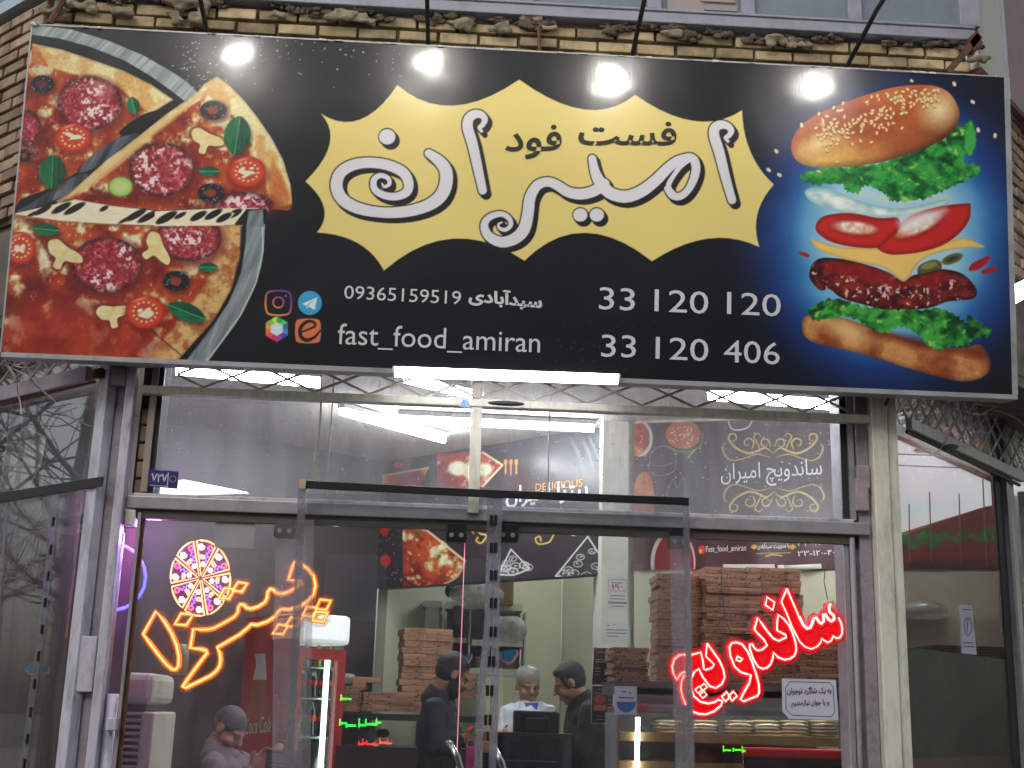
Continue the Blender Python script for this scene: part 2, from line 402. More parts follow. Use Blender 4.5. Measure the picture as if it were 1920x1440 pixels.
# inside: a square room standing at 45 degrees behind the chamfered shop front
CZ = 3.4; FZ = .25
K = np.array([-.5, 5.07, 0]); da = np.array([.7726, .6349, 0]); db = np.array([.698, -.716, 0])
WA = Pl(K, da); WB = Pl(K, db)               # back left wall, back right wall
K2 = K+da*2.0
WC = Pl(K2, db)
fl = [(-6, .04), (-1.4, .04), (1.8, .04), (6, 4.6), (6, 12), (-6, 12)]
struct(MB().prism([(-5.5, 3.8, 0), (-1.36, .05, 0), (1.75, .05, 0), (5.5, 4.1, 0), (5.5, 11, 0), (-5.5, 11, 0)], (0, 0, FZ)), 'floor', mat('floor_tiles', (140, 130, 118), .35, var=.1))
struct(MB().prism([(-5.5, 3.8, CZ), (-1.36, .05, CZ), (1.75, .05, CZ), (5.5, 4.1, CZ), (5.5, 11, CZ), (-5.5, 11, CZ)], (0, 0, .2)), 'ceiling', M_ceil)
def wall_box(P, d, s0, s1, z0, z1, th=.12):
    n = np.cross(d, Z); P = np.array(P)
    return MB().prism([P+d*s0+Z*z0, P+d*s1+Z*z0, P+d*s1+Z*z1, P+d*s0+Z*z1], -n*th)
struct(wall_box(K, da, -4.2, 0, FZ, CZ), 'wall_left', M_brown)
struct(wall_box(K, da, .1, 2.0, FZ, CZ), 'kitchen_wall', M_beige)
struct(wall_box(K2+da*.01, db, 0, 5.5, FZ, CZ), 'kitchen_back_wall', M_beige)
BZ = float(WB.at(905, 1091)[2])              # underside of the printed band over the kitchen opening
struct(MB().prism([K+Z*BZ+da*.01, K+db*2.15+Z*BZ+da*.01, K+db*2.15+Z*CZ+da*.01, K+Z*CZ+da*.01], da*.1), 'bulkhead', M_brown)
# ------------------------------------------------------------------ the building
bld = empty('shop_building', (0, 0, 0), 'yellow brick corner building with chamfered glazed shop front and framed windows above', 'building')
def bricks(mb, pl, s0, s1, z0, z1, L=.158, H=.046, gap=.011, skip=0., d=.03, miss=()):
    z = z0; row = 0
    while z < z1:
        s = s0+(row % 2)*(-L/2)
        while s < s1:
            a, b = max(s, s0), min(s+L, s1)
            if b-a > .03 and random.random() > skip:
                j = lambda q: random.uniform(-q, q)
                zc = z+H/2+j(.002); dd = d+random.uniform(-.006, .006)
                c = pl.P+pl.r*(a+b)/2+pl.n*(dd/2)+Z*zc
                t = j(.008); r = pl.r+Z*t
                mb.box(c, r*(b-a)/2*.995, pl.n*dd/2, Z*(H/2)*random.uniform(.84, 1.03))
            s += L+gap+random.uniform(-.003, .004)
        z += H+gap; row += 1
def lump(mb, c, R, seed, sq=(1, .5, .6)):
    rr = random.Random(seed)
    for _ in range(9):
        p = np.array(c)+np.array([rr.uniform(-1, 1)*R*1.2, rr.uniform(-.4, .1)*R, rr.uniform(-.7, .5)*R*.7])
        mb.ball(p, [R*rr.uniform(.3, .75)*q for q in sq], 6, jit=.3)
ZB0, ZB1 = 3.0, 4.372
LWB = Pl((-1.74, 0, 0), LW.r); RWB = Pl((2.2, 0, 0), RW.r)
mb = MB(); bricks(mb, Pl((0, .02, 0), (1, 0, 0)), -1.73, 2.19, 3.85, 4.345); mb.build('brick_wall', M_brick, bld, bevel=.004)
mb = MB(); mb.abox((-1.72, .012, ZB0), (2.18, .2, ZB1)); mb.build('mortar_bed', M_mortar, bld)
zl = float(LWB.at(25, 405)[2]); zr = float(RWB.at(1908, 520)[2])
mb = MB(); bricks(mb, LWB.off(-.02), -3.0, -.02, zl, 4.33); mb.build('brick_wall', M_brick2, bld, bevel=.004)
mb = MB(); c0 = LWB.P; mb.prism([c0+LWB.r*-3+Z*(zl-.02), c0+Z*(zl-.02), c0+Z*ZB1, c0+LWB.r*-3+Z*ZB1], -LWB.n*.2); mb.v = [tuple(np.array(v)-LWB.n*.012) for v in mb.v]; mb.build('mortar_bed', M_mortar, bld)
mb = MB(); bricks(mb, RWB.off(-.02), .02, 3.0, zr, 4.24); mb.build('brick_wall', M_brick2, bld, bevel=.004)
mb = MB(); c0 = RWB.P; mb.prism([c0+Z*(zr-.02), c0+RWB.r*3+Z*(zr-.02), c0+RWB.r*3+Z*4.26, c0+Z*4.26], -RWB.n*.2); mb.v = [tuple(np.array(v)-RWB.n*.012) for v in mb.v]; mb.build('mortar_bed', M_mortar, bld)
# concrete lintel bands under the bricks and the soffit over the glass
mb = MB()
for pl, s0, s1, zt in ((LWB, -3, -.02, zl-.021), (RWB, .02, 3, zr-.021)):
    c0 = pl.P-pl.n*.03
    mb = MB(); mb.prism([c0+pl.r*s0+Z*2.99, c0+pl.r*s1+Z*2.99, c0+pl.r*s1+Z*zt, c0+pl.r*s0+Z*zt], -pl.n*.18); mb.build('lintel', M_concrete, bld)
mb = MB(); mb.prism([(-4, 2.05, 2.94), (-1.74, .05, 2.94), (2.2, .05, 2.94), (4.3, 2.3, 2.94), (4.1, 2.45, 2.94), (1.72, .24, 2.94), (-1.34, .24, 2.94), (-3.7, 2.4, 2.94)], (0, 0, .05)); mb.build('soffit', M_concrete, bld)
# foam and mortar lumps under the window sill
mb = MB()
for k, (px, py, R) in enumerate([(225, 22, .055), (352, 34, .075), (345, 8, .09), (522, 28, .035), (640, 30, .06), (672, 34, .05), (865, 46, .055), (940, 52, .05), (995, 34, .04), (1030, 52, .035), (1250, 64, .05), (1460, 76, .06), (1500, 82, .045), (150, 12, .06), (100, 20, .05), (1835, 112, .045)]):
    mb = MB(); lump(mb, F0.at(px, py, .03), R*.8, k); fo = mb.build('foam_lump', M_foam, bld, smooth=True); rm = fo.modifiers.new('r', 'REMESH'); rm.mode = 'VOXEL'; rm.voxel_size = .007; rm.use_smooth_shade = True
mb = MB()
for k in range(60):
    lump(mb, F0.at(random.uniform(120, 1840), 0, .02)*np.array([1, 1, 0])+Z*random.uniform(4.335, 4.375), random.uniform(.015, .04), k+50); mb.build('mortar_lump', M_mortar, bld, smooth=True); mb = MB()
# windows of the upper floor
M_upf = mat('grey_window_frame', (150, 152, 166), .5, var=.06, dirt=(96, 90, 92), dscale=6, damt=.45)
M_upg = mat('frosted_blue_pane', (116, 128, 138), .22, var=.12, scale=1.4, dirt=(150, 154, 160), dscale=2, damt=.4)
M_card = mat('faded_cardboard', (158, 148, 146), .8, var=.08, scale=4)
UW = FY(-.035); ZS = 4.378
xs = [UW.at(x, y)[0] for x, y in ((115, 0), (381, 5), (560, 10), (768, 22), (981, 34), (1226, 46), (1402, 58), (1603, 70), (1819, 80))]
xs[0] = -1.78
up = MB()
up.abox((xs[0], -.05, ZS), (xs[-1]+.02, .06, ZS+.05)); up.abox((xs[0], -.058, ZS+.05), (xs[-1]+.02, .05, ZS+.062))
up.abox((xs[0], -.04, 5.2), (xs[-1]+.02, .05, 5.26))
win = up.build('upper_window', M_upf, bld, bevel=.004)
for i, x in enumerate(xs):
    f = MB(); wd = .03 if i not in (4, 8) else .045
    f.abox((x-wd, -.054, ZS+.063), (x+wd, .03, 5.199)); f.build('mullion', M_upf, win, bevel=.003)
for i in range(8):
    MB().abox((xs[i]+.031, -.02, ZS+.063), (xs[i+1]-.031, -.012, 5.199)).build('pane', M_upg, win)
mb = MB(); a = xs[5]; b = xs[6]
mb.abox((a+.06, -.03, ZS+.075), (a+.22, -.022, 5.1)); mb.abox((a+.2, -.036, ZS+.12), (b-.05, -.031, 4.72)); mb.abox((a+.08, -.027, ZS+.085), (b-.04, -.0215, 4.6))
mb.build('cardboard_patch', M_card, win, bevel=.002)
# window over the left wing, cream panel over the right wing
wl = MB(); P0 = LWB.P+LWB.n*.03
wl.prism([P0+LWB.r*-3+Z*4.40, P0+LWB.r*-.03+Z*4.40, P0+LWB.r*-.03+Z*4.46, P0+LWB.r*-3+Z*4.46], -LWB.n*.06)
for s in (-.05, -.42, -1.0, -1.6): wl.box(P0+LWB.r*s+Z*4.83-LWB.n*.03, LWB.r*.025, LWB.n*.03, Z*.37)
wlo = wl.build('upper_window', mat('pale_window_frame', (168, 184, 198), .45, var=.05), bld)
mb = MB(); P1 = P0-LWB.n*.04; mb.prism([P1+LWB.r*-3+Z*4.45, P1+LWB.r*-.05+Z*4.45, P1+LWB.r*-.05+Z*5.2, P1+LWB.r*-3+Z*5.2], -LWB.n*.01); mb.build('pane', mat('pale_pane', (140, 160, 176), .2, var=.05), wlo)
mb = MB(); P0 = RWB.P+RWB.n*.03
e = .34
mb.prism([P0+Z*4.26+RWB.r*.0, P0+RWB.r*e+Z*4.26, P0+RWB.r*e+Z*5.3, P0+Z*5.3], -RWB.n*.05); mb.build('cream_panel', mat('cream_panel', (190, 186, 178), .5, var=.03), bld)
mb = MB(); mb.prism([P0+RWB.r*(e+.012)+Z*4.26, P0+RWB.r*(e+.06)+Z*4.26, P0+RWB.r*(e+.06)+Z*5.3, P0+RWB.r*(e+.012)+Z*5.3], -RWB.n*.04); mb.build('trim', M_post, bld)
mb = MB(); mb.prism([P0+RWB.r*(e+.065)+Z*4.26, P0+RWB.r*3+Z*4.26, P0+RWB.r*3+Z*5.3, P0+RWB.r*(e+.065)+Z*5.3], -RWB.n*.04); mb.build('brown_cladding', mat('brown_cladding', (140, 122, 112), .6, var=.06), bld)
mb = MB(); mb.prism([P0+Z*4.235+RWB.n*.01, P0+RWB.r*3+Z*4.235+RWB.n*.01, P0+RWB.r*3+Z*4.262+RWB.n*.01, P0+Z*4.262+RWB.n*.01], -RWB.n*.08); mb.build('rusty_ledge', M_rust, bld)
# upper storeys so that the block has a top
MB().abox((-1.7, .07, 5.26), (2.2, .3, 8)).build('upper_wall', M_brick, bld)
# ------------------------------------------------------------------ shop front posts and bars
def part(mb, name, m, parent=bld, **k): return mb.build(name, m, parent, **k)
mb = MB(); vpost(mb, F0, 225, 242.5, 893, 0, 2.93, .06); part(mb, 'post', M_post, bevel=.004)
mb = MB(); vpost(mb, F0, 200, 224.5, 893, 0, 2.93, .03, -.02); part(mb, 'post', M_grey, bevel=.004)
mb = MB(); A = F0.at(172, 893); B = F0.at(197, 893)
c = (A+B)/2; mb.box((c[0], c[1]-.012, 1.4), LW.r*.032, LW.n*.022, Z*1.38); part(mb, 'post', M_post, bevel=.004)
mb = MB(); c = F0.at(161, 1245, .03); mb.box(c, (.035, 0, 0), (0, .012, 0), (0, 0, .1)); part(mb, 'cover_plate', M_post, bevel=.004)
mb = MB(); c = F0.at(224, 707, .045); mb.box(c, (.028, 0, 0), (0, .015, 0), (0, 0, .035)); part(mb, 'cover_plate', M_grey, bevel=.004)
mb = MB(); A = F0.at(222, 1200, .0); mb.tube([(A[0], .0, 0), (A[0], .0, 1.53)], .022, 12); part(mb, 'pipe', M_post, smooth=True)
mb = MB(); A = F0.at(222, 1000); mb.tube([(A[0], .0, F0.at(225, 1340)[2]), (A[0], .0, F0.at(245, 1000)[2])], .024, 12); part(mb, 'pipe', M_post, smooth=True)
mb = MB(); c = F0.at(246, 972, 0); mb.box(c, (.02, 0, 0), (0, .025, 0), (0, 0, .03)); part(mb, 'latch_cap', M_postr, bevel=.004)
mb = MB(); c = F0.at(210, 1358, .035); mb.box(c, (.018, 0, 0), (0, .02, 0), (0, 0, .022)); part(mb, 'lock_box', M_post, bevel=.003)
mb = MB(); vpost(mb, F0, 237, 243, 1200, 0, 2.2, .02); part(mb, 'frame_strip', M_alu)
mb = MB(); vpost(mb, F0, 243.2, 250, 1200, 0, 2.2, .015, -.01); part(mb, 'frame_strip', M_rust)
mb = MB(); vpost(mb, F0, 268, 280, 893, 2.28, 2.93, .02); part(mb, 'frame_strip', mat('wood_strip', (150, 138, 128), .7, var=.15))
mb = MB(); vpost(mb, F0, 280.3, 290, 893, 2.28, 2.93, .012, -.01); part(mb, 'frame_strip', M_dark)
mb = MB(); mb.abox((F0.at(247, 893)[0], .03, 2.28), (F0.at(285, 893)[0], .16, 2.93)); part(mb, 'pier', mat('dark_plaster', (60, 46, 42), .9, var=.35, scale=14, bump=.5))
mb = MB()
for z in np.arange(2.3, 2.62, .07): mb.box((F0.at(262, 880)[0]+.005, .02, z), (.02, 0, 0), (0, .012, 0), (0, 0, .03))
part(mb, 'pier_bricks', M_brick2, bevel=.004)
# right side
mb = MB(); vpost(mb, F0, 1632, 1662, 962, 0, 2.93, .06); part(mb, 'post', M_postr, bevel=.005)
mb = MB(); vpost(mb, F0, 1664, 1682, 962, 0, 2.93, .045); part(mb, 'post', M_postr, bevel=.004)
mb = MB(); vpost(mb, F0, 1609, 1631, 962, 0, 2.93, .02, -.01); part(mb, 'post', M_grey, bevel=.003)
mb = MB()
for i, (y, h) in enumerate(((888, .033), (908, .02), (935, .05))): mb.box(F0.at(1617-i, y, .02), (.027+.003*(i % 2), 0, 0), (0, .014, 0), (0, 0, h))
part(mb, 'pier_bricks', mat('whitewashed_brick', (150, 138, 142), .9, var=.2, scale=20, bump=.6), bevel=.006)
mb = MB(); vpost(mb, F0, 1590.5, 1600, 900, 2.27, 2.93, .02); part(mb, 'frame_strip', M_alu)
mb = MB(); vpost(mb, F0, 1578, 1590, 900, 2.27, 2.93, .012, -.01); part(mb, 'frame_strip', M_dark)
mb = MB(); A = F0.at(1605, 1250); mb.tube([(A[0], -.01, 0), (A[0], -.01, F0.at(1600, 1010)[2]), (A[0]+.01, .02, F0.at(1600, 1004)[2])], .011, 10); part(mb, 'pipe', M_grey, smooth=True)
mb = MB(); vpost(mb, F0, 1590, 1599, 1250, 0, 2.2, .01, -.01); part(mb, 'frame_strip', M_alu)
mb = MB(); mb.abox((F0.at(1597, 1200)[0], .03, 0), (1.76, .18, 2.93)); part(mb, 'pier', M_grey)
# transom and upper rail
XL, XR = F0.at(250, 940)[0], F0.at(1626, 990)[0]
zt0, zt1 = 2.213, 2.262
xc = F0.at(903, 950)[0]
mb = MB(); mb.abox((F0.at(240, 945)[0], -.03, zt0), (XR, .03, zt1)); part(mb, 'transom', M_alu, bevel=.004)
mb = MB(); mb.abox((F0.at(252, 925)[0], -.022, zt1), (F0.at(1598, 975)[0], .028, zt1+.012)); part(mb, 'transom_lip', M_post, bevel=.002)
mb = MB(); mb.abox((XL+.01, -.012, zt0-.035), (XR-.07, .02, zt0-.001)); part(mb, 'door_track', mat('brown_track', (84, 74, 70), .6, var=.2))
zb1 = 2.69; zb0 = float(F0.at(900, 768)[2])
mb = MB(); mb.abox((F0.at(268, 727)[0], -.052, zb0), (F0.at(1624, 780)[0], -.004, zb1)); rail = part(mb, 'upper_rail', M_postr, bevel=.004)
mb = MB(); c = F0.at(949, 756, .055); mb.ball(c, (.073, .008, .009), 8); part(mb, 'slot', M_dark, rail, smooth=True)
mb = MB(); ppoly(mb, F0, [(862, 762), (869, 749), (878, 752), (882, 764), (874, 766)], .002, .053); part(mb, 'sticker', mat('sticker_blue', (110, 160, 200), .5, var=.5, scale=90), rail)
xa, xb = F0.at(878.5, 900)[0], F0.at(899, 900)[0]
mb = MB(); mb.abox((xa, -.0035, zb1-.02), (xb, .02, 2.94)); part(mb, 'mullion', M_postr, bevel=.002)
mb = MB(); mb.abox((xa, -.048, F0.at(888, 965)[2]+.0), (xb, -.0305, zb0-.002)); part(mb, 'mullion', M_postr, bevel=.002)
for i, (x0, x1) in enumerate(((XL+.05, xa-.002), (xb+.002, F0.at(1579, 900)[0]))):
    p = MB().abox((x0, .006, zt1+.0125), (x1, .012, 2.93)).build('transom_window', G_tran, bld)
    for px in ((617,) if i == 0 else (1029,)):
        MB().abox((F0.at(px, 850)[0]-.003, .001, zt1+.0126), (F0.at(px, 850)[0]+.003, .005, 2.92)).build('glazing_seam', M_alu, p)
# glass doors and side lights below the transom
M_patch = mat('dark_patch_fitting', (40, 36, 38), .35, metal=.5, var=.2)
M_chrome = mat('chrome', (200, 200, 205), .15, metal=1, var=.02)
M_pink = emit('lit_glass_edge', (255, 90, 140), .7)
def fitting(px, py, parent, wpx=36, hpx=34):
    c = F0.at(px, py, .02); s = F0.at(px+1, py)[0]-F0.at(px, py)[0]
    m = MB(); m.box(c, (wpx*s/2, 0, 0), (0, .02, 0), (0, 0, hpx*s/2)); m.box(c-np.array([0, .004, hpx*s*.2]), (wpx*s*.55, 0, 0), (0, .018, 0), (0, 0, hpx*s*.22))
    for q in (-.25, .25): m.tube([c+np.array([q*wpx*s, -.02, -.15*hpx*s]), c+np.array([q*wpx*s, -.028, -.15*hpx*s])], .009, 10, mi=1)
    return m.build('hinge', [M_patch, M_alu], parent, bevel=.002)
edges = [XL+.03, F0.at(560, 1150)[0], F0.at(871, 1050)[0], F0.at(1285, 1050)[0], F0.at(1592, 1250)[0]]
for i in range(4):
    dn = 'glass_door' if i in (1, 2) else 'side_light'
    yy = .0 if i in (1, 2) else .008
    p = MB().abox((edges[i]+.003, yy, 0.02), (edges[i+1]-.003, yy+.008, zt0-.036)).build(dn, G_side if i == 0 else G_door, bld)
    if i == 1:
        fitting(535, 992, p); fitting(856, 1000, p)
        mbx = MB(); mbx.abox((F0.at(873, 1000)[0]-.0028, -.0045, 1.2), (F0.at(873, 1000)[0]-.0, -.0005, zt0-.04)); mbx.build('lit_edge', M_pink, p)
        mbx = MB(); mbx.tube([F0.at(842, 1392, .01), F0.at(845, 1396, .05), F0.at(858, 1420, .06), F0.at(866, 1450, .06), F0.at(868, 1500, .06), F0.at(862, 1560, .05), F0.at(858, 1565, .01)], .013, 12); mbx.build('handle', M_chrome, p, smooth=True)
    if i == 2:
        fitting(952, 1000, p); fitting(1272, 1012, p)
        mbx = MB(); mbx.tube([F0.at(924, 1400, .01), F0.at(927, 1404, .05), F0.at(940, 1428, .06), F0.at(948, 1455, .06), F0.at(950, 1510, .06), F0.at(944, 1565, .05), F0.at(940, 1570, .01)], .013, 12); mbx.build('handle', M_chrome, p, smooth=True)
# wings: glass, bars, end frames
def wing(pl, sgn, G, name_bar):
    P = pl.P; L = 3.2*sgn; a, b = (0.06*sgn, L)
    s0, s1 = min(a, b), max(a, b)
    q = [P+pl.r*s0+Z*.0, P+pl.r*s1, P+pl.r*s1+Z*2.93, P+pl.r*s0+Z*2.93]
    return MB().prism(q, -pl.n*.008).build('wing_window', G, bld)
wl_ = wing(LW, -1, G_left, 0); wr_ = wing(RW, 1, G_right, 0)
mb = MB(); pbar(mb, LW, (-60, 763), (186, 706), .062, .03, .03); part(mb, 'wing_rail', M_grey, bevel=.004)
mb = MB(); pbar(mb, LW, (-60, 781), (192, 719), .008, .012, .028); part(mb, 'wing_rail', M_rust)
mb = MB(); c = F0.at(185, 700, .03); mb.tube([c+LW.r*-.05, c+LW.r*.02], .02, 10); part(mb, 'pivot', M_rust, smooth=True)
mb = MB(); pbar(mb, RW, (1684, 797), (1899, 897), .05, .03, .03); part(mb, 'wing_rail', M_postr, bevel=.004)
mb = MB(); pbar(mb, RW, (1684, 811), (1897, 911), .012, .014, .03); part(mb, 'wing_rail', M_dark)
c = RW.at(1783, 838, .065); mb = MB(); mb.ball(c, .034, 8); mb.v = [tuple(c+(np.array(v)-c) @ np.diag([1, 1, .35])) for v in mb.v]; part(mb, 'slot', M_grey, smooth=True)
mb = MB(); vpost(mb, RW, 1868, 1880, 1000, 0, 2.93, .01, .001); part(mb, 'wing_frame', M_dark)
mb = MB(); vpost(mb, RW, 1881, 1886, 1000, 0, 2.93, .03, .001); part(mb, 'wing_frame', M_alu)
mb = MB(); vpost(mb, RW, 1887, 1898, 1000, 0, 2.93, .02, .001); part(mb, 'wing_frame', M_postr)
mb = MB(); vpost(mb, RW, 1904, 1935, 1000, 0, 2.62, .06, .02); part(mb, 'post', M_grey, bevel=.006)
mb = MB()
for sx in (22, 46): A = LW.at(sx, 800); mb.box((A[0], A[1], 1.9), LW.r*.003, LW.n*.012, Z*.9)
part(mb, 'glazing_seam', G_pvc)
# ------------------------------------------------------------------ the sign
def zc(pts, s, ox=0, oy=0): return [(ox+p[0]/s, oy+p[1]/s) for p in pts]
def mixc(a, b, t): return np.array(a, float)*(1-t[:, None])+np.array(b, float)*t[:, None]
def sauce(seed=0, hot=0.):
    def f(x, y, d):
        n = vnoise(x, y, 46, seed, 5); m = vnoise(x, y, 30, seed+5, 4); k = vnoise(x, y, 9, seed+9, 3)
        c = mixc((150, 34, 22), (200, 84, 40), np.clip((n-.38)*4, 0, 1))
        c = c*(1-np.clip((m-.54)*7, 0, 1)[:, None])+np.array((228, 196, 120))*np.clip((m-.54)*7, 0, 1)[:, None]
        t = np.clip((m-.62)*9, 0, 1); c = c*(1-t[:, None])+np.array((244, 234, 196))*t[:, None]
        g_ = vnoise(x*1.3, y, 7, seed+13, 2); t = np.clip((g_-.74)*9, 0, 1)*.7; c = c*(1-t[:, None])+np.array((250, 214, 190))*t[:, None]
        t = np.clip((.42-n)*7, 0, 1)*.85; c = c*(1-t[:, None])+np.array((112, 26, 20))*t[:, None]
        return c*(.8+.3*k)[:, None]
    return f
def crust(a=(236, 214, 150), b=(206, 140, 76), seed=3, w=26):
    def f(x, y, d):
        n = vnoise(x, y, w, seed, 4); k = vnoise(x, y, 3.2, seed+2, 2)
        c = mixc(a, b, np.clip((n-.46)*5, 0, 1)); c += ((k-.5)*34)[:, None]
        return c*np.clip(.8-d/26, .8, 1)[:, None]
    return f
def salami(P, cx, cy, rx, ry, seed, rot=0, clip=None):
    rx *= 1.0
    P.ell(cx+3, cy+5, rx+7, ry+7, (110, 26, 26), rot, soft=14, alpha=.7)
    def f(x, y, d):
        n = vnoise(x, y, 6, seed, 2); k = vnoise(x, y, 4., seed+3, 2); b = vnoise(x, y, 34, seed+6, 2)
        c = mixc((128, 24, 36), (196, 66, 74), np.clip(n*1.7-.35, 0, 1))
        t = np.clip((k-.64)*9, 0, 1)*.6+np.clip((n-.72)*8, 0, 1)*.3; c = mixc((0, 0, 0), (1, 1, 1), t*0)+c*(1-t[:, None])+np.array((232, 170, 176))*t[:, None]
        h = np.clip((b-.5)*6, 0, 1)*np.clip((n-.5)*6, 0, 1); c = c*(1-h[:, None])+np.array((244, 220, 222))*h[:, None]
        e = np.clip((d+9)/9, 0, 1)*.55; return c*(1-e[:, None])
    P.ell(cx, cy, rx, ry, f, rot, soft=2.5)
def olive(P, cx, cy, rx, ry, seed, hole=(150, 60, 40)):
    P.ell(cx+2, cy+3, rx+4, ry+4, (90, 30, 20), 0, soft=7, alpha=.6)
    def f(x, y, d):
        k = vnoise(x, y, 4, seed, 2); t = np.clip((k-.66)*8, 0, 1); return mixc((26, 26, 34), (150, 160, 180), t*.7)
    P.ell(cx, cy, rx, ry, f, 0); P.ell(cx-1, cy, rx*.42, ry*.42, hole, 0, soft=2)
def leaf(P, cx, cy, rx, ry, rot=0, seed=0):
    pts = []
    for k in range(24):
        a = 2*math.pi*k/24; u, v = math.cos(a), math.sin(a)*(1-.35*abs(math.cos(a))**3)
        pts.append((cx+u*rx*math.cos(rot)-v*ry*math.sin(rot), cy+u*rx*math.sin(rot)+v*ry*math.cos(rot)))
    P.poly([(a+3, b+6) for a, b in pts], (70, 20, 10), soft=9, alpha=.6)
    def f(x, y, d):
        u = (x-cx)*math.cos(rot)+(y-cy)*math.sin(rot); v = -(x-cx)*math.sin(rot)+(y-cy)*math.cos(rot)
        k = vnoise(u*.5, v*2, 9, seed, 3); c = mixc((6, 66, 44), (18, 128, 78), np.clip(k+.25*np.sign(v)*.8-.05, 0, 1))
        m = np.clip(1-np.abs(v)/1.3, 0, 1); return c*(1-m[:, None])+np.array((90, 190, 120))*m[:, None]
    P.poly(pts, f)
def tomato(P, cx, cy, rx, ry, seed):
    P.ell(cx+2, cy+5, rx+4, ry+3, (110, 20, 12), 0, soft=9, alpha=.6)
    P.ell(cx, cy, rx, ry, lambda x, y, d: mixc((186, 34, 24), (224, 84, 60), np.clip(-d/8, 0, 1)))
    P.ell(cx, cy, rx*.72, ry*.72, (206, 70, 48))
    for k in range(14):
        a = 2*math.pi*k/14+.1; P.ell(cx+rx*.6*math.cos(a), cy+ry*.6*math.sin(a), 2.6, 2.2, (240, 200, 140))
    rr = random.Random(seed)
    for k in range(9):
        a = rr.uniform(0, 6.28); r = rr.uniform(.05, .38); P.ell(cx+rx*r*math.cos(a), cy+ry*r*math.sin(a), rx*rr.uniform(.12, .3), ry*rr.uniform(.06, .14), (242, 236, 206), rr.uniform(-.6, .6), soft=2)
    P.ell(cx-rx*.25, cy-ry*.78, rx*.35, 2, (250, 190, 170), -.3, soft=3, alpha=.7)
def mushroom(P, cx, cy, r, rot, seed):
    base = [(-1, -.4), (-.6, -.72), (.1, -.5), (.9, -.34), (1.15, 0), (.7, .2), (.2, .3), (.1, .8), (-.3, .78), (-.32, .3), (-.75, .12)]
    pts = [(cx+r*(u*math.cos(rot)-v*math.sin(rot)), cy+r*(u*math.sin(rot)+v*math.cos(rot))) for u, v in base]
    P.poly(pts, (120, 34, 20), smooth=4, grow=4, soft=6, alpha=.8)
    P.poly(pts, lambda x, y, d: mixc((226, 200, 120), (246, 238, 196), vnoise(x, y, 9, seed, 3)), smooth=4)
def metal(a, b, seed, sl=-1.6):
    def f(x, y, d):
        u = x+y*sl*-.6; k = vnoise(u, y*.12, 9, seed, 3); g = np.clip((x-60)/330, 0, 1)
        return mixc(a, b, np.clip(k*1.3-.15, 0, 1))
    return f
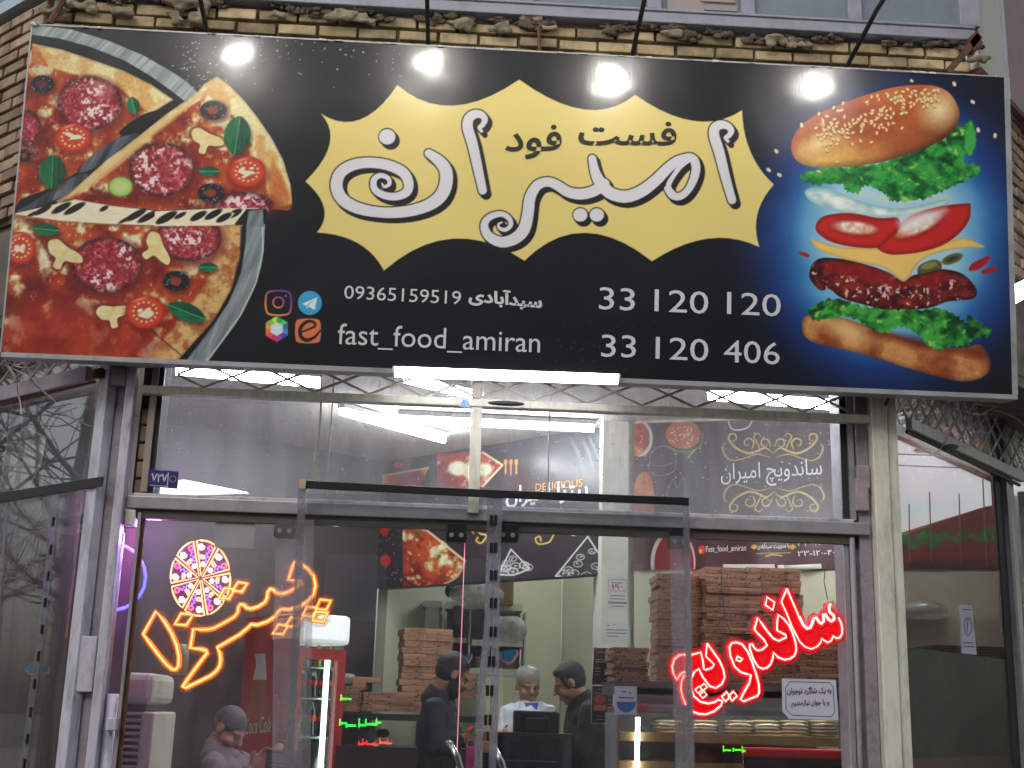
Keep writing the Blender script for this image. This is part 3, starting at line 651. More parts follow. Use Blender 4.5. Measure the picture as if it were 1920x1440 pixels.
def paint_sign(X, Y):
    P = Paint(X, Y, (15, 17, 25))
    # night blue glow behind the burger
    ix = P.sel(1330, 60, 1920, 760); xx, yy = P.X[ix], P.Y[ix]
    dd_ = np.hypot((xx-1672), (yy-445)/1.12)+(vnoise(xx, yy, 90, 5, 3)-.5)*30
    P.c[ix] = np.stack([np.interp(dd_, [120, 165, 195, 230, 270, 320], v) for v in ((170, 96, 44, 22, 17, 15), (216, 166, 104, 56, 28, 17), (238, 214, 172, 120, 62, 25))], 1)
    rr = random.Random(5)
    for k in range(150):
        g = rr.random()
        x, y = (rr.gauss(370, 26), rr.gauss(135, 25)) if g < .4 else (rr.uniform(330, 760), 66+abs(rr.gauss(14, 34)))
        P.ell(x, y, rr.uniform(.8, 2.1), rr.uniform(.8, 1.6), (215, 220, 225), alpha=rr.uniform(.5, 1))
    for k in range(24): P.ell(rr.uniform(1040, 1240), rr.uniform(600, 700), 1.1, 1, (120, 125, 130), alpha=.7)
    # pan rims
    outer = [(60, 44), (70, 47), (133, 55), (200, 75), (267, 103), (320, 133), (350, 153), (372, 175)]
    inner = [(347, 190), (318, 168), (283, 143), (233, 113), (167, 87), (110, 72), (60, 65)]
    P.poly(outer+inner, metal((112, 122, 126), (196, 212, 206), 4))
    P.poly([(60, 66), (110, 73), (167, 88), (233, 114), (283, 144), (318, 169), (352, 196), (330, 215), (240, 250), (60, 250)], (14, 16, 24))
    P.poly([(494, 390), (494, 470), (481, 530), (452, 592), (412, 648), (386, 680), (350, 690), (352, 672), (388, 625), (426, 570), (450, 510), (461, 450), (461, 395)], metal((90, 98, 106), (176, 188, 190), 7, -.8), smooth=4)
    P.stroke([(492, 390), (493, 470), (480, 530), (451, 590), (411, 646), (384, 682)], 2.5, (206, 214, 206))
    # left slice
    s1 = [(60, 81), (117, 93), (167, 110), (233, 133), (283, 158), (325, 187), (285, 212), (240, 243), (190, 285), (145, 322), (95, 352), (40, 372), (0, 420), (0, 200), (60, 90)]
    P.poly(s1, crust((238, 222, 164), (222, 176, 104), seed=4, w=34))
    P.poly([(60, 84), (72, 90), (100, 140), (58, 122)], lambda x, y, d: mixc((222, 170, 100), (190, 96, 50), vnoise(x, y, 6, 3, 2)))
    P.poly([(58, 119), (100, 128), (140, 140), (180, 142), (215, 158), (240, 180), (262, 200), (283, 213), (240, 243), (190, 285), (145, 322), (95, 352), (40, 372), (0, 420), (0, 200)], sauce(2), soft=5)
    salami(P, 168, 194, 61, 50, 11); salami(P, 52, 240, 24, 34, 12)
    olive(P, 80, 158, 22, 17, 3, (110, 40, 44)); olive(P, 46, 292, 12, 12, 8)
    P.ell(190, 165, 20, 14, (250, 225, 225), soft=18, alpha=.35)
    tomato(P, 137, 258, 35, 27, 5); leaf(P, 250, 198, 17, 12, 1.35, 4)
    # black gaps with the serving blade
    P.poly([(350, 188), (370, 185), (285, 235), (262, 243), (232, 254), (225, 245), (265, 216), (300, 205)], (18, 18, 22), smooth=3)
    P.poly([(245, 252), (262, 252), (230, 275), (200, 302), (160, 322), (145, 320), (175, 290), (215, 262)], metal((30, 34, 42), (110, 122, 134), 9, -.9), smooth=3)
    P.poly([(150, 326), (165, 332), (130, 360), (80, 385), (30, 398), (60, 380), (105, 350)], metal((30, 34, 40), (120, 132, 140), 12, -.6), smooth=3)
    leaf(P, 98, 322, 32, 26, 1.62, 7)
    # middle slice, lifted
    s2 = [(370, 173), (383, 157), (407, 143), (427, 157), (457, 187), (483, 220), (510, 260), (531, 300), (545, 347), (548, 383), (540, 394), (508, 391), (400, 389), (300, 394), (200, 384), (123, 372), (150, 345), (200, 300), (262, 254), (310, 215)]
    P.poly(s2, crust((242, 228, 172), (224, 178, 106), 6, 40))
    P.poly([(500, 330), (512, 300), (530, 330), (545, 370), (540, 392), (508, 391)], lambda x, y, d: mixc((220, 150, 80), (190, 96, 48), vnoise(x, y, 5, 3, 3)), soft=8)
    P.poly([(372, 190), (390, 178), (410, 196), (430, 208), (450, 232), (467, 262), (482, 290), (493, 312), (500, 350), (508, 391), (400, 389), (300, 394), (200, 384), (123, 372), (170, 345), (225, 300), (280, 255), (330, 215)], sauce(8), soft=4)
    P.stroke([(375, 178), (330, 215), (275, 255), (225, 298), (165, 345), (110, 378)], [6, 10, 16, 18, 14, 8], (226, 196, 130), smooth=3, soft=6, alpha=.8)
    salami(P, 303, 318, 61, 51, 21); salami(P, 456, 384, 56, 24, 22)
    olive(P, 400, 207, 25, 18, 31); olive(P, 396, 362, 25, 18, 33)
    leaf(P, 445, 254, 37, 25, 1.72, 2); leaf(P, 392, 321, 20, 9, 0, 3); tomato(P, 463, 322, 35, 29, 9); mushroom(P, 386, 264, 30, .2, 3)
    P.ell(226, 350, 24, 20, (110, 140, 50)); P.ell(226, 350, 21, 17, (176, 208, 110)); P.ell(226, 350, 14, 11, (196, 222, 140), soft=6)
    P.poly([(508, 391), (545, 394), (548, 380), (535, 386)], (150, 70, 40), soft=4)
    # strands of cheese
    band = [(28, 400), (90, 386), (140, 374), (210, 386), (300, 396), (400, 391), (486, 390), (462, 405), (440, 422), (380, 423), (290, 423), (190, 420), (110, 414), (30, 404)]
    P.poly(band, lambda x, y, d: mixc((236, 222, 178), (250, 244, 222), vnoise(x+y, y*3, 14, 3, 3)))
    for (cx, cy, rx, ry) in ((115, 390, 20, 6), (140, 391, 22, 6), (80, 394, 18, 5), (195, 391, 9, 4), (255, 403, 22, 6), (278, 406, 22, 6), (312, 408, 20, 7), (330, 412, 10, 4), (235, 412, 14, 3), (372, 405, 17, 6), (400, 402, 18, 6), (420, 408, 16, 6), (440, 400, 15, 6), (60, 402, 12, 3)):
        P.ell(cx, cy, rx, ry, (22, 20, 22), -.5, soft=2)
    P.poly([(462, 392), (500, 392), (500, 420), (455, 424), (440, 420)], (16, 17, 24)); P.poly([(466, 396), (493, 392), (494, 425), (462, 425)], metal((90, 98, 106), (150, 160, 165), 7, -.8))
    # lower pizza
    P.poly([(414, 422), (455, 422), (452, 480), (436, 540), (402, 600), (366, 640), (322, 690), (0, 690), (0, 405), (30, 402), (110, 414), (200, 421), (290, 424)], crust((222, 182, 118), (176, 106, 58), 9, 18))
    P.poly([(28, 404), (110, 415), (200, 421), (290, 424), (414, 423), (404, 470), (386, 530), (346, 590), (302, 640), (262, 690), (0, 690), (0, 420)], sauce(15), soft=6)
    P.poly([(20, 560), (150, 560), (260, 600), (300, 640), (262, 690), (0, 690)], lambda x, y, d: mixc((130, 24, 18), (190, 60, 34), np.clip(vnoise(x, y, 40, 77, 4)*2.2-.6, 0, 1)), soft=60, alpha=.75)
    P.poly([(452, 425), (462, 425), (452, 510), (426, 570), (388, 625), (352, 672), (335, 690), (322, 690), (366, 640), (402, 600), (436, 540), (450, 480)], (12, 12, 16), soft=5)
    salami(P, 200, 497, 66, 52, 41); 
    Q = [i for i in ()]
    salami(P, 354, 446, 61, 44, 42)
    P.poly([(290, 396), (420, 392), (440, 400), (420, 423), (290, 424)], lambda x, y, d: mixc((236, 222, 178), (250, 244, 222), vnoise(x+y, y*3, 14, 3, 3)))
    for (cx, cy, rx, ry) in ((312, 408, 22, 7), (372, 405, 17, 6), (400, 402, 18, 6), (420, 408, 16, 6), (338, 404, 12, 4)):
        P.ell(cx, cy, rx, ry, (22, 20, 22), -.5, soft=2)
    tomato(P, 38, 465, 29, 30, 12); mushroom(P, 118, 478, 34, .35, 5); mushroom(P, 292, 468, 32, .9, 6); mushroom(P, 212, 590, 30, -.25, 8)
    tomato(P, 272, 585, 37, 31, 14); olive(P, 330, 527, 25, 19, 35)
    leaf(P, 86, 430, 27, 12, .1, 5); leaf(P, 390, 501, 19, 9, 0, 6); leaf(P, 350, 585, 38, 17, .38, 8)
    P.stroke([(286, 622), (340, 666)], 2, (90, 30, 20))
    # yellow burst
    tip = zc([(410, 78), (867, 58), (1302, 115), (1703, 173), (1822, 452), (1768, 687), (1365, 740), (887, 738), (360, 775), (108, 632), (65, 440), (122, 185)], 2, 540, 120)
    mid = zc([(618, 156), (1110, 170), (1520, 213), (1735, 330), (1760, 565), (1575, 655), (1112, 633), (618, 655), (262, 672), (135, 540), (156, 300), (270, 208)], 2, 540, 120)
    pts = []
    for i in range(12):
        a, b, m_ = np.array(tip[i]), np.array(tip[(i+1) % 12]), np.array(mid[i]); c_ = 2*m_-(a+b)/2
        for t in np.arange(0, 1, .1): pts.append(tuple((1-t)**2*a+2*t*(1-t)*c_+t*t*b))
    P.poly(pts, (236, 216, 132))
    al1 = zc([(1665, 510), (1642, 430), (1617, 330), (1598, 270), (1601, 240), (1622, 228), (1648, 232), (1662, 250), (1654, 268), (1641, 276), (1650, 290)], 2, 540, 120)
    wa = [x/2 for x in (34, 38, 42, 42, 40, 36, 30, 26, 22, 18, 14)]
    al2 = zc([(730, 474), (714, 400), (692, 300), (674, 240), (678, 205), (700, 188), (724, 190), (738, 207), (730, 228), (718, 238), (726, 252)], 2, 540, 120)
    me_ = zc([(1452, 488), (1432, 470), (1428, 450), (1452, 410), (1480, 372), (1515, 352), (1530, 385), (1522, 430), (1498, 475), (1468, 497), (1440, 492), (1422, 468)], 2, 540, 120)
    wm = [x/2 for x in (16, 20, 22, 20, 28, 34, 36, 34, 30, 30, 30, 26)]
    bo = zc([(1505, 347), (1460, 362), (1420, 395), (1375, 440), (1320, 480), (1262, 498), (1205, 482), (1168, 440), (1150, 400), (1141, 355)], 2, 540, 120)
    wb = [x/2 for x in (30, 36, 42, 46, 48, 48, 48, 46, 38, 32)]
    bo2 = zc([(1185, 450), (1150, 475), (1100, 488), (1050, 480), (1010, 455), (975, 442), (935, 455), (908, 500), (900, 560), (885, 620), (850, 655), (800, 668), (752, 645), (736, 605), (755, 575), (800, 562), (830, 580), (835, 605), (815, 622), (792, 615), (790, 600), (803, 594)], 2, 540, 120)
    w2 = [x/2 for x in (44, 44, 44, 42, 40, 38, 40, 44, 46, 48, 46, 42, 38, 32, 28, 24, 22, 20, 18, 15, 12, 8)]
    no = zc([(528, 335), (565, 362), (592, 400), (590, 460), (560, 508), (500, 540), (420, 556), (340, 556), (260, 540), (205, 508), (182, 460), (195, 410), (240, 380), (300, 370), (370, 378), (430, 405), (452, 445), (445, 480), (405, 497), (360, 492), (325, 470), (322, 435), (345, 418), (375, 428), (380, 450), (362, 460), (352, 448)], 2, 540, 120)
    wn = [x/2 for x in (34, 44, 50, 52, 50, 46, 44, 42, 46, 48, 48, 46, 44, 42, 42, 42, 40, 36, 32, 30, 28, 26, 22, 20, 18, 14, 8)]
    S = [(al1, wa), (al2, wa), (me_, wm), (bo, wb), (bo2, w2), (no, wn)]
    dots = [(540+372/2, 120+273/2, 15.5), (540+1096/2, 120+566/2, 13.5), (540+1158/2, 120+566/2, 13.5)]
    for k in range(0, 6):
        for p_, w_ in S: P.stroke([(a+k*1.3, b+k*1.5) for a, b in p_], w_, (30, 28, 30), smooth=3, grow=1.6)
        for a, b, r_ in dots: P.ell(a+k*1.3, b+k*1.5, r_+1.6, r_+1.2, (30, 28, 30))
    for p_, w_ in S: P.stroke(p_, w_, (226, 226, 232), smooth=3, grow=-.6)
    for a, b, r_ in dots: P.ell(a, b, r_, r_-1, (226, 226, 232))
    # burger
    B = lambda pts: zc(pts, 2.25, 1400, 120)
    def green(seed, dk=(4, 66, 34), lt=(60, 170, 70)):
        def f(x, y, d):
            n = vnoise(x+6*np.sin(y/11.+x/23.), y, 24, seed, 4); k = vnoise(x+5*np.sin(y/7.-x/17.), y*1.3, 12, seed+4, 3)
            c = mixc(dk, lt, np.clip((n*.8+k*.6-.45)*2.6, 0, 1)); t = np.clip((k-.68)*6, 0, 1)*.9
            return c*(1-t[:, None])+np.array((170, 220, 90))*t[:, None]
        return f
    def frill(pts, amp, seed):
        C_ = catmull(pts, 8); n = len(C_); rr = random.Random(seed); out = []
        for i, p in enumerate(C_):
            q = C_[(i+1) % n]; t = np.array(q)-np.array(p); L = np.hypot(*t)+1e-6; nn = np.array((t[1], -t[0]))/L
            out.append(tuple(np.array(p)+nn*amp*(math.sin(i*1.9+seed)*.6+rr.uniform(-.5, .8))))
        return out
    P.poly(B([(250, 530), (300, 520), (400, 545), (520, 590), (660, 608), (840, 570), (845, 592), (750, 625), (640, 647), (500, 648), (380, 622), (290, 592), (250, 557)]), lambda x, y, d: mixc((150, 196, 196), (232, 244, 240), np.clip(-d/9, 0, 1)*vnoise(x, y*2, 20, 5, 2)*1.5), smooth=4, soft=2)
    P.poly(B([(390, 500), (480, 560), (640, 590), (850, 560), (800, 550), (640, 560), (500, 530), (420, 500)]), (196, 222, 220), smooth=4, soft=3, alpha=.8)
    P.poly(frill(B([(230, 475), (270, 450), (350, 440), (450, 430), (560, 420), (650, 390), (750, 350), (870, 270), (920, 255), (945, 235), (960, 270), (968, 340), (945, 385), (922, 372), (920, 420), (985, 425), (975, 460), (930, 490), (860, 520), (800, 550), (730, 570), (640, 580), (600, 575), (600, 560), (560, 535), (500, 510), (470, 545), (420, 535), (400, 505), (300, 510), (240, 490)]), 3, 2), green(3))
    P.poly(B([(925, 290), (945, 240), (962, 280), (966, 340), (945, 380), (922, 360)]), (70, 190, 80), smooth=3, soft=4, alpha=.8)
    bun = B([(188, 360), (196, 310), (235, 255), (310, 205), (420, 160), (520, 125), (620, 98), (720, 88), (800, 94), (858, 125), (892, 180), (898, 220), (880, 270), (830, 318), (750, 355), (650, 392), (560, 416), (450, 431), (330, 438), (250, 428), (205, 402)])
    def bunf(x, y, d):
        u = (x-1483)/315; n = vnoise(x, y, 50, 5, 4); k = vnoise(x, y, 4, 9, 2); v = (y-(283-u*98))/60+(n-.5)*.5
        c = mixc((168, 74, 34), (206, 116, 54), np.clip(n*1.6-.3, 0, 1)); t = np.clip(v*1.5, 0, 1)*np.clip(1.25-u*1.7, 0, 1)
        c = c*(1-t[:, None])+np.array((246, 204, 112))*t[:, None]; t = np.clip(1-np.hypot((u-.16)/.2, (v-.1)/.45), 0, 1); c = c*(1-t[:, None])+np.array((248, 222, 150))*t[:, None]
        t = np.clip((v-.1)*1.4, 0, 1)*np.clip(u*2-1, 0, 1)*.75; c = c*(1-t[:, None])+np.array((96, 44, 22))*t[:, None]
        t = np.clip(1-np.hypot((x-1762)/52, (y-205)/52), 0, 1); c = c*(1-t[:, None])+np.array((244, 228, 170))*t[:, None]*1.0
        e = np.clip((d+14)/14, 0, 1)*np.clip(v+.2, 0, 1)*.35; c = c*(1-e[:, None])
        return c+((k-.5)*16)[:, None]
    P.poly(bun, bunf, smooth=4)
    rr = random.Random(9)
    for k in range(170):
        u = rr.random(); x = 1530+u*230; y = 262-u*100+rr.gauss(0, 22)-abs(u-.5)*8
        if y < 160+8 or y < 300-(x-1483)*.5-62: y += 24
        P.ell(x, y+1.5, 4.4, 2.8, (150, 80, 40), rr.uniform(0, 3), alpha=.6); P.ell(x, y, 3.8, 2.3, (240, 216, 160), rr.uniform(0, 3))
    for px, py in ((125, 368), (93, 447), (138, 468), (876, 84), (954, 160), (977, 278), (1048, 302), (232, 258)):
        a, b = B([(px, py)])[0]; P.ell(a, b, 5, 3.2, (232, 222, 190), rr.uniform(.6, 1.8))
    ch = B([(268, 738), (300, 745), (400, 772), (550, 775), (740, 785), (850, 750), (920, 733), (1006, 772), (940, 775), (850, 787), (770, 810), (720, 845), (692, 890), (665, 917), (640, 905), (580, 860), (500, 842), (420, 825), (350, 802), (300, 782)])
    P.poly(B([(720, 870), (735, 845), (790, 825), (820, 838), (818, 870), (770, 890), (728, 893)]), (92, 92, 44), smooth=3); P.ell(1400+770/2.25, 120+850/2.25, 16, 6, (140, 140, 80), -.25)
    P.poly(B([(265, 880), (280, 840), (320, 818), (400, 822), (500, 845), (600, 880), (660, 917), (700, 892), (760, 882), (820, 865), (900, 880), (950, 920), (972, 960), (950, 992), (850, 1002), (780, 1027), (700, 1037), (600, 1040), (500, 1017), (400, 987), (350, 950), (310, 955), (270, 912)]),
           lambda x, y, d: (lambda n, k: (mixc((58, 10, 14), (150, 44, 36), np.clip(n*2-.5, 0, 1))*(1-np.clip((k-.66)*9, 0, 1)[:, None])+np.array((232, 190, 184))*np.clip((k-.66)*9, 0, 1)[:, None])*np.clip(.6-d/22, .6, 1)[:, None])(vnoise(x, y, 13, 6, 4), vnoise(x, y, 7, 8, 3)*np.clip((y-500+(1700-x)*.12)/14, .55, 1.05)), smooth=4)
    P.poly(B([(330, 835), (420, 835), (500, 850), (600, 885), (660, 920), (760, 890), (900, 895), (760, 935), (600, 935), (450, 905), (340, 870)]), (150, 26, 26), smooth=3, soft=8, alpha=.8)
    P.poly(ch, lambda x, y, d: mixc((240, 200, 110), (250, 214, 120), vnoise(x, y, 30, 3, 2))*np.clip(.86-d/40, .86, 1)[:, None], smooth=3)
    for tp, hl in ((B([(550, 775), (555, 740), (620, 690), (720, 630), (820, 600), (930, 588), (944, 602), (940, 655), (900, 712), (830, 762), (740, 792), (650, 804), (590, 800)]), (725, 680, 95, 22, -.42)),
                   (B([(290, 692), (310, 650), (370, 632), (450, 630), (560, 650), (640, 650), (640, 700), (600, 740), (550, 775), (450, 772), (360, 752), (310, 722)]), (455, 690, 85, 18, .1))):
        P.poly(tp, lambda x, y, d: mixc((150, 20, 20), (206, 40, 34), np.clip(-d/10, 0, 1)), smooth=4)
        a, b = B([(hl[0], hl[1])])[0]
        P.ell(a, b, hl[2]/2.25*1.25, hl[3], (176, 34, 30), hl[4], soft=5); P.ell(a, b, hl[2]/2.25, hl[3]*.62, lambda x, y, d: mixc((226, 150, 120), (250, 244, 232), np.clip(vnoise(x, y, 9, 4, 3)*1.8-.3, 0, 1)), hl[4], soft=7)
    P.poly(B([(640, 655), (740, 620), (840, 610), (820, 640), (720, 690), (660, 710)]), (244, 246, 246), smooth=3, soft=16, alpha=.75)
    P.ell(*B([(867, 822)])[0], 21, 9, (110, 112, 60), -.35); P.ell(*B([(867, 822)])[0], 14, 4.5, (60, 64, 40), -.35)
    for q in ([(936, 868), (950, 842), (990, 822), (1024, 808), (1018, 835), (980, 866), (950, 873)], [(990, 882), (1000, 868), (1060, 854), (1045, 874), (1010, 886)], [(216, 793), (245, 795), (265, 806), (258, 816), (235, 808)]): P.poly(B(q), (176, 24, 30), smooth=3)
    bb = B([(233, 1115), (238, 1075), (270, 1058), (400, 1070), (560, 1120), (750, 1180), (900, 1200), (980, 1182), (1018, 1225), (1030, 1275), (1002, 1318), (935, 1338), (850, 1330), (700, 1290), (550, 1242), (400, 1202), (300, 1182), (250, 1155)])
    P.poly(bb, lambda x, y, d: (lambda n, k: (mixc((150, 70, 36), (214, 150, 88), np.clip((n-.35)*3, 0, 1))+((k-.5)*30)[:, None])*np.clip(.65-d/26, .65, 1)[:, None])(vnoise(x, y, 44, 16, 4), vnoise(x, y, 4, 12, 2)), smooth=4)
    P.ell(*B([(420, 1125)])[0], 48, 16, (242, 208, 140), .35, soft=24, alpha=.8)
    P.poly(B([(520, 1130), (700, 1150), (860, 1195), (960, 1195), (1000, 1230), (880, 1225), (700, 1190)]), (110, 40, 26), smooth=3, soft=14, alpha=.75)
    P.poly(frill(B([(260, 1050), (290, 1018), (360, 990), (460, 1012), (560, 1035), (700, 1040), (800, 1030), (880, 1060), (925, 1095), (935, 1062), (985, 1095), (1030, 1125), (1020, 1150), (960, 1158), (930, 1185), (860, 1190), (800, 1203), (760, 1180), (700, 1122), (640, 1108), (570, 1135), (500, 1100), (430, 1062), (350, 1072), (290, 1078)]), 3.4, 5), green(13, (6, 60, 30), (70, 176, 66)))
    # the four round and square app marks
    P.ell(581, 568, 22.5, 22.5, (60, 170, 215)); P.poly([(566, 570), (595, 557), (590, 581), (579, 575), (575, 580), (574, 573)], (240, 244, 246))
    P.poly([(574, 573), (592, 559), (578, 574), (576, 580)], (150, 200, 225))
    def ig(x, y, d): return mixc((236, 150, 70), (130, 60, 160), np.clip((y-545)/-44+1+(x-522)/60, 0, 1))
    rs = [(508, 546), (536, 546), (545, 555), (545, 581), (536, 590), (508, 590), (499, 581), (499, 555)]
    P.stroke(catmull(rs, 3), 3.6, ig, closed=True); P.stroke([(522+10*math.cos(a), 567+10*math.sin(a)) for a in np.arange(0, 6.28, .5)], 3.4, ig, closed=True); P.ell(536, 555, 2.4, 2.4, (130, 80, 170))
    hx = [(519+24*math.sin(a), 617-24*math.cos(a)*1.02) for a in np.arange(0, 6.28, math.pi/3)]
    cl = [(70, 180, 90), (60, 120, 190), (120, 70, 160), (226, 60, 80), (240, 130, 60), (150, 200, 70)]
    for i in range(6): 
        a, b = hx[i], hx[(i+1) % 6]; m_ = ((a[0]+b[0])/2, (a[1]+b[1])/2); P.poly([(519, 617), a, m_], cl[i]); P.poly([(519, 617), m_, b], tuple(min(255, q*1.25) for q in cl[i]))
    P.poly([(519+13*math.sin(a), 617-13*math.cos(a)) for a in np.arange(0, 6.28, math.pi/3)], (222, 236, 242))
    P.poly(catmull([(562, 598), (593, 598), (601, 606), (601, 635), (593, 643), (562, 643), (554, 635), (554, 606)], 3), (222, 122, 78))
    P.stroke([(567, 622), (590, 612), (588, 604), (576, 603), (564, 614), (564, 630), (575, 638), (590, 632), (600, 620)], [3, 4, 5, 6, 7, 7, 7, 5, 3], (40, 30, 34), smooth=4)
    return P.c
SU = np.array([0, -.13, 1.297]); SU /= np.linalg.norm(SU)
SP = Pl((0, -.2, 2.753), (1, 0, 0), SU)
sBL = SP.at(2, 660); sBR = SP.at(1898, 743); sTL = SP.at(66, 47)
sH = float((sTL-sBL) @ SU); sW = float(sBR[0]-sBL[0])
P00 = np.array([sBL[0], -.2, 2.753]); P00 = P00+SU*float((sBL-P00) @ SU)
sign = empty('shop_sign', P00+np.array([sW/2, .06, 0]), 'long black shop sign with pizza, yellow burst logo and layered burger above the entrance', 'sign')
M_sign = vcol_mat('printed_sign', .34, coat=1, coat_rough=.13, stripes=.18)
grid_panel('sign_face', P00, np.array([sW, 0, 0]), SU*sH, 1500, 520, paint_sign, M_sign, sign)
mb = MB(); mb.prism([P00-SP.n*.003, P00+np.array([sW, 0, 0])-SP.n*.003, P00+np.array([sW, 0, 0])+SU*sH-SP.n*.003, P00+SU*sH-SP.n*.003], -SP.n*.10); mb.build('sign_box', M_dark, sign)
M_edge = mat('silver_edging', (170, 172, 176), .5, metal=.3, var=.12, dirt=(110, 108, 106), dscale=8)
mb = MB(); R_ = np.array([1., 0, 0])
mb.prism([P00-SU*.018+SP.n*.002, P00+R_*(sW+.02)-SU*.018+SP.n*.002, P00+R_*(sW+.02)+SP.n*.002, P00+SP.n*.002], -SP.n*.10)
mb.prism([P00+R_*(sW+.0)+SP.n*.003, P00+R_*(sW+.022)+SP.n*.003, P00+R_*(sW+.022)+SU*sH+SP.n*.003, P00+R_*(sW)+SU*sH+SP.n*.003], -SP.n*.10)
mb.prism([P00+SU*sH+SP.n*.002, P00+R_*sW+SU*sH+SP.n*.002, P00+R_*sW+SU*(sH+.006)+SP.n*.002, P00+SU*(sH+.006)+SP.n*.002], -SP.n*.10)
mb.prism([P00-R_*.006+SP.n*.001, P00+SP.n*.001, P00+SU*sH+SP.n*.001, P00-R_*.006+SU*sH+SP.n*.001], -SP.n*.10)
mb.build('sign_edging', M_edge, sign)
M_torn = mat('torn_film', (200, 202, 206), .4, var=.1); rr = random.Random(4)
for k in range(34):
    mb = MB(); q = P00+R_*rr.uniform(.02, sW-.02)+SU*(sH+.002); mb.ball(q+SP.n*.004, (rr.uniform(.005, .022), .004, rr.uniform(.002, .006)), 4, jit=.3); mb.build('film_scrap', M_torn, sign)
mb = MB(); mb.ball(sTL+SU*.004, (.018, .012, .01), 5, jit=.3); mb.build('film_scrap', M_torn, sign)
M_let = mat('sign_lettering', (206, 208, 214), .5, var=.02)
M_letk = mat('sign_black_lettering', (34, 32, 30), .5, var=.02)
for tx, a, b, h, bo_, m_ in (('33', (1123, 580), (1190, 583), 42, 0, 0), ('120', (1227, 584), (1328, 589), 42, 0, 0), ('120', (1363, 589), (1464, 594), 42, 0, 0),
    ('33', (1127, 669), (1192, 671), 42, 0, 0), ('120', (1229, 673), (1328, 678), 42, 0, 0), ('406', (1357, 679), (1462, 684), 42, 0, 0),
    ('09365159519', (645, 560), (864, 571), 25, 0, 0), ('fast_food_amiran', (632, 652), (1012, 668), 46, 0, 0), (fa('سیدآبادی'), (878, 572), (1016, 585), 35, .035, 0),
    (fa('فست'), (1084, 272), (1268, 274), 46, .02, 1), (fa('فود'), (946, 299), (1052, 297), 64, .02, 1)):
    mb = MB(); text(mb, tx, SP, a, b, h, bold=bo_); mb.build('sign_lettering', M_letk if m_ else M_let, sign)
# floodlights on rods over the sign: each is what the glossy film mirrors back
M_rod = mat('green_black_rod', (26, 40, 42), .5, var=.2)
M_flood = emit('floodlight_glass', (255, 250, 240), 36)
for i, ((rx, ry), (bx, by)) in enumerate((((390, 68), (443, 106)), ((803, 90), (803, 122)), ((1183, 110), (1150, 148)), ((1583, 130), (1528, 162)))):
    S = SP.at(bx, by); d = S-CAM; d /= np.linalg.norm(d); n = SP.n; rf = d-2*(d @ n)*n
    L_ = S+rf*.85; base = SP.at(rx, ry+4, -.05)
    t = empty('floodlight', base, ['floodlight on the rod nearest the pizza end of the sign', 'floodlight on the second rod, above the left part of the yellow burst', 'floodlight on the third rod, above the right part of the yellow burst', 'floodlight on the outermost rod at the burger end of the sign'][i], 'floodlight', 'floodlights on rods over the sign')
    aim = SP.at(bx+ (0), 400)-L_; aim /= np.linalg.norm(aim)
    up_ = np.array([0, 0, 1.]); e1 = np.cross(aim, up_); e1 /= np.linalg.norm(e1); e2 = np.cross(e1, aim)
    MB().box(L_-aim*.045, e1*.09, e2*.075, aim*.04).build('housing', M_black, t, bevel=.006)
    c = L_-aim*.002
    MB().tube([c-aim*.003, c+aim*.003], .068, 24).build('lamp_glass', M_flood, t)
    MB().tube([base, base+(L_-base)*np.array([.5, .35, .8]), L_-aim*.08], .0095, 8).build('rod', M_rod, t, smooth=True)
# bracket and rusty ties
M_rb = M_rust
mb = MB(); mb.tube([F0.at(1010, 52, .03), F0.at(1012, 100, .12)], .009, 6); kind(mb.build('tie_rod', M_rb), 'short rusty tie rod hanging from foam above the middle of the sign', 'rod', 'rusty ties holding the sign')
mb = MB(); mb.box((F0.at(1865-60, 100, .1)), (.0, 0, 0), (0, 0, 0), (0, 0, 0)) if 0 else None
a, b = F0.at(1832, 70, .08), F0.at(1775, 136, .2)
mb = MB(); pbar(mb, FY(-.15), (1834, 70), (1775, 138), .028, .02); mb.box(FY(-.15).at(1826, 80), (.02, 0, .02), (0, .02, 0), (.01, 0, -.03)); kind(mb.build('tie_bracket', M_rb), 'dark rusty angle bracket at the top right corner of the sign', 'bracket', 'rusty ties holding the sign')
mb = MB(); mb.tube([F0.at(118, 0, .05), F0.at(104, 28, .08), F0.at(92, 46, .2)], .013, 6); kind(mb.build('tie_rod', M_rb), 'bent rusty tie rod behind the top left corner of the sign', 'rod', 'rusty ties holding the sign')
# fluorescent batten under the sign
M_tube = emit("tube_light", (255, 250, 255), 12)
a = SP.at(738, 699, .0)-SU*.03; bq = SP.at(1160, 712, .0)
TBa, TBb = F0.at(738, 697, .19), F0.at(1160, 711, .19)
bt = empty('batten_light', (TBa+TBb)/2, 'lit white batten tube fixed along the bottom edge of the sign', 'lamp')
MB().tube([TBa, TBb], .021, 14).build('lit_tube', M_tube, bt, smooth=True)
MB().box((TBa+TBb)/2+np.array([0, .02, .02]), (TBb-TBa)/2, (0, .015, 0), (0, 0, .008)).build('tube_base', M_white, bt)
MB().tube([TBa+(TBa-TBb)*.004, TBa-(TBa-TBb)*.006], .023, 14).build('end_cap', M_white, bt); MB().tube([TBb+(TBb-TBa)*.004, TBb-(TBb-TBa)*.006], .023, 14).build('end_cap', M_white, bt)
# small lamp at the right wing, beyond the sign edge
a, b = RWB.at(1893, 556, .12), RWB.at(1935, 535, .12)
t = empty('batten_light', a, 'bright batten lamp on the right wing wall just past the sign edge', 'lamp')
MB().tube([a, b], .035, 12).build('lit_tube', M_tube, t, smooth=True); MB().box((a+b)/2+np.array([0.02, .03, .01]), (b-a)*.52, (0, .012, 0), (0, 0, .02)).build('tube_base', M_white, t)
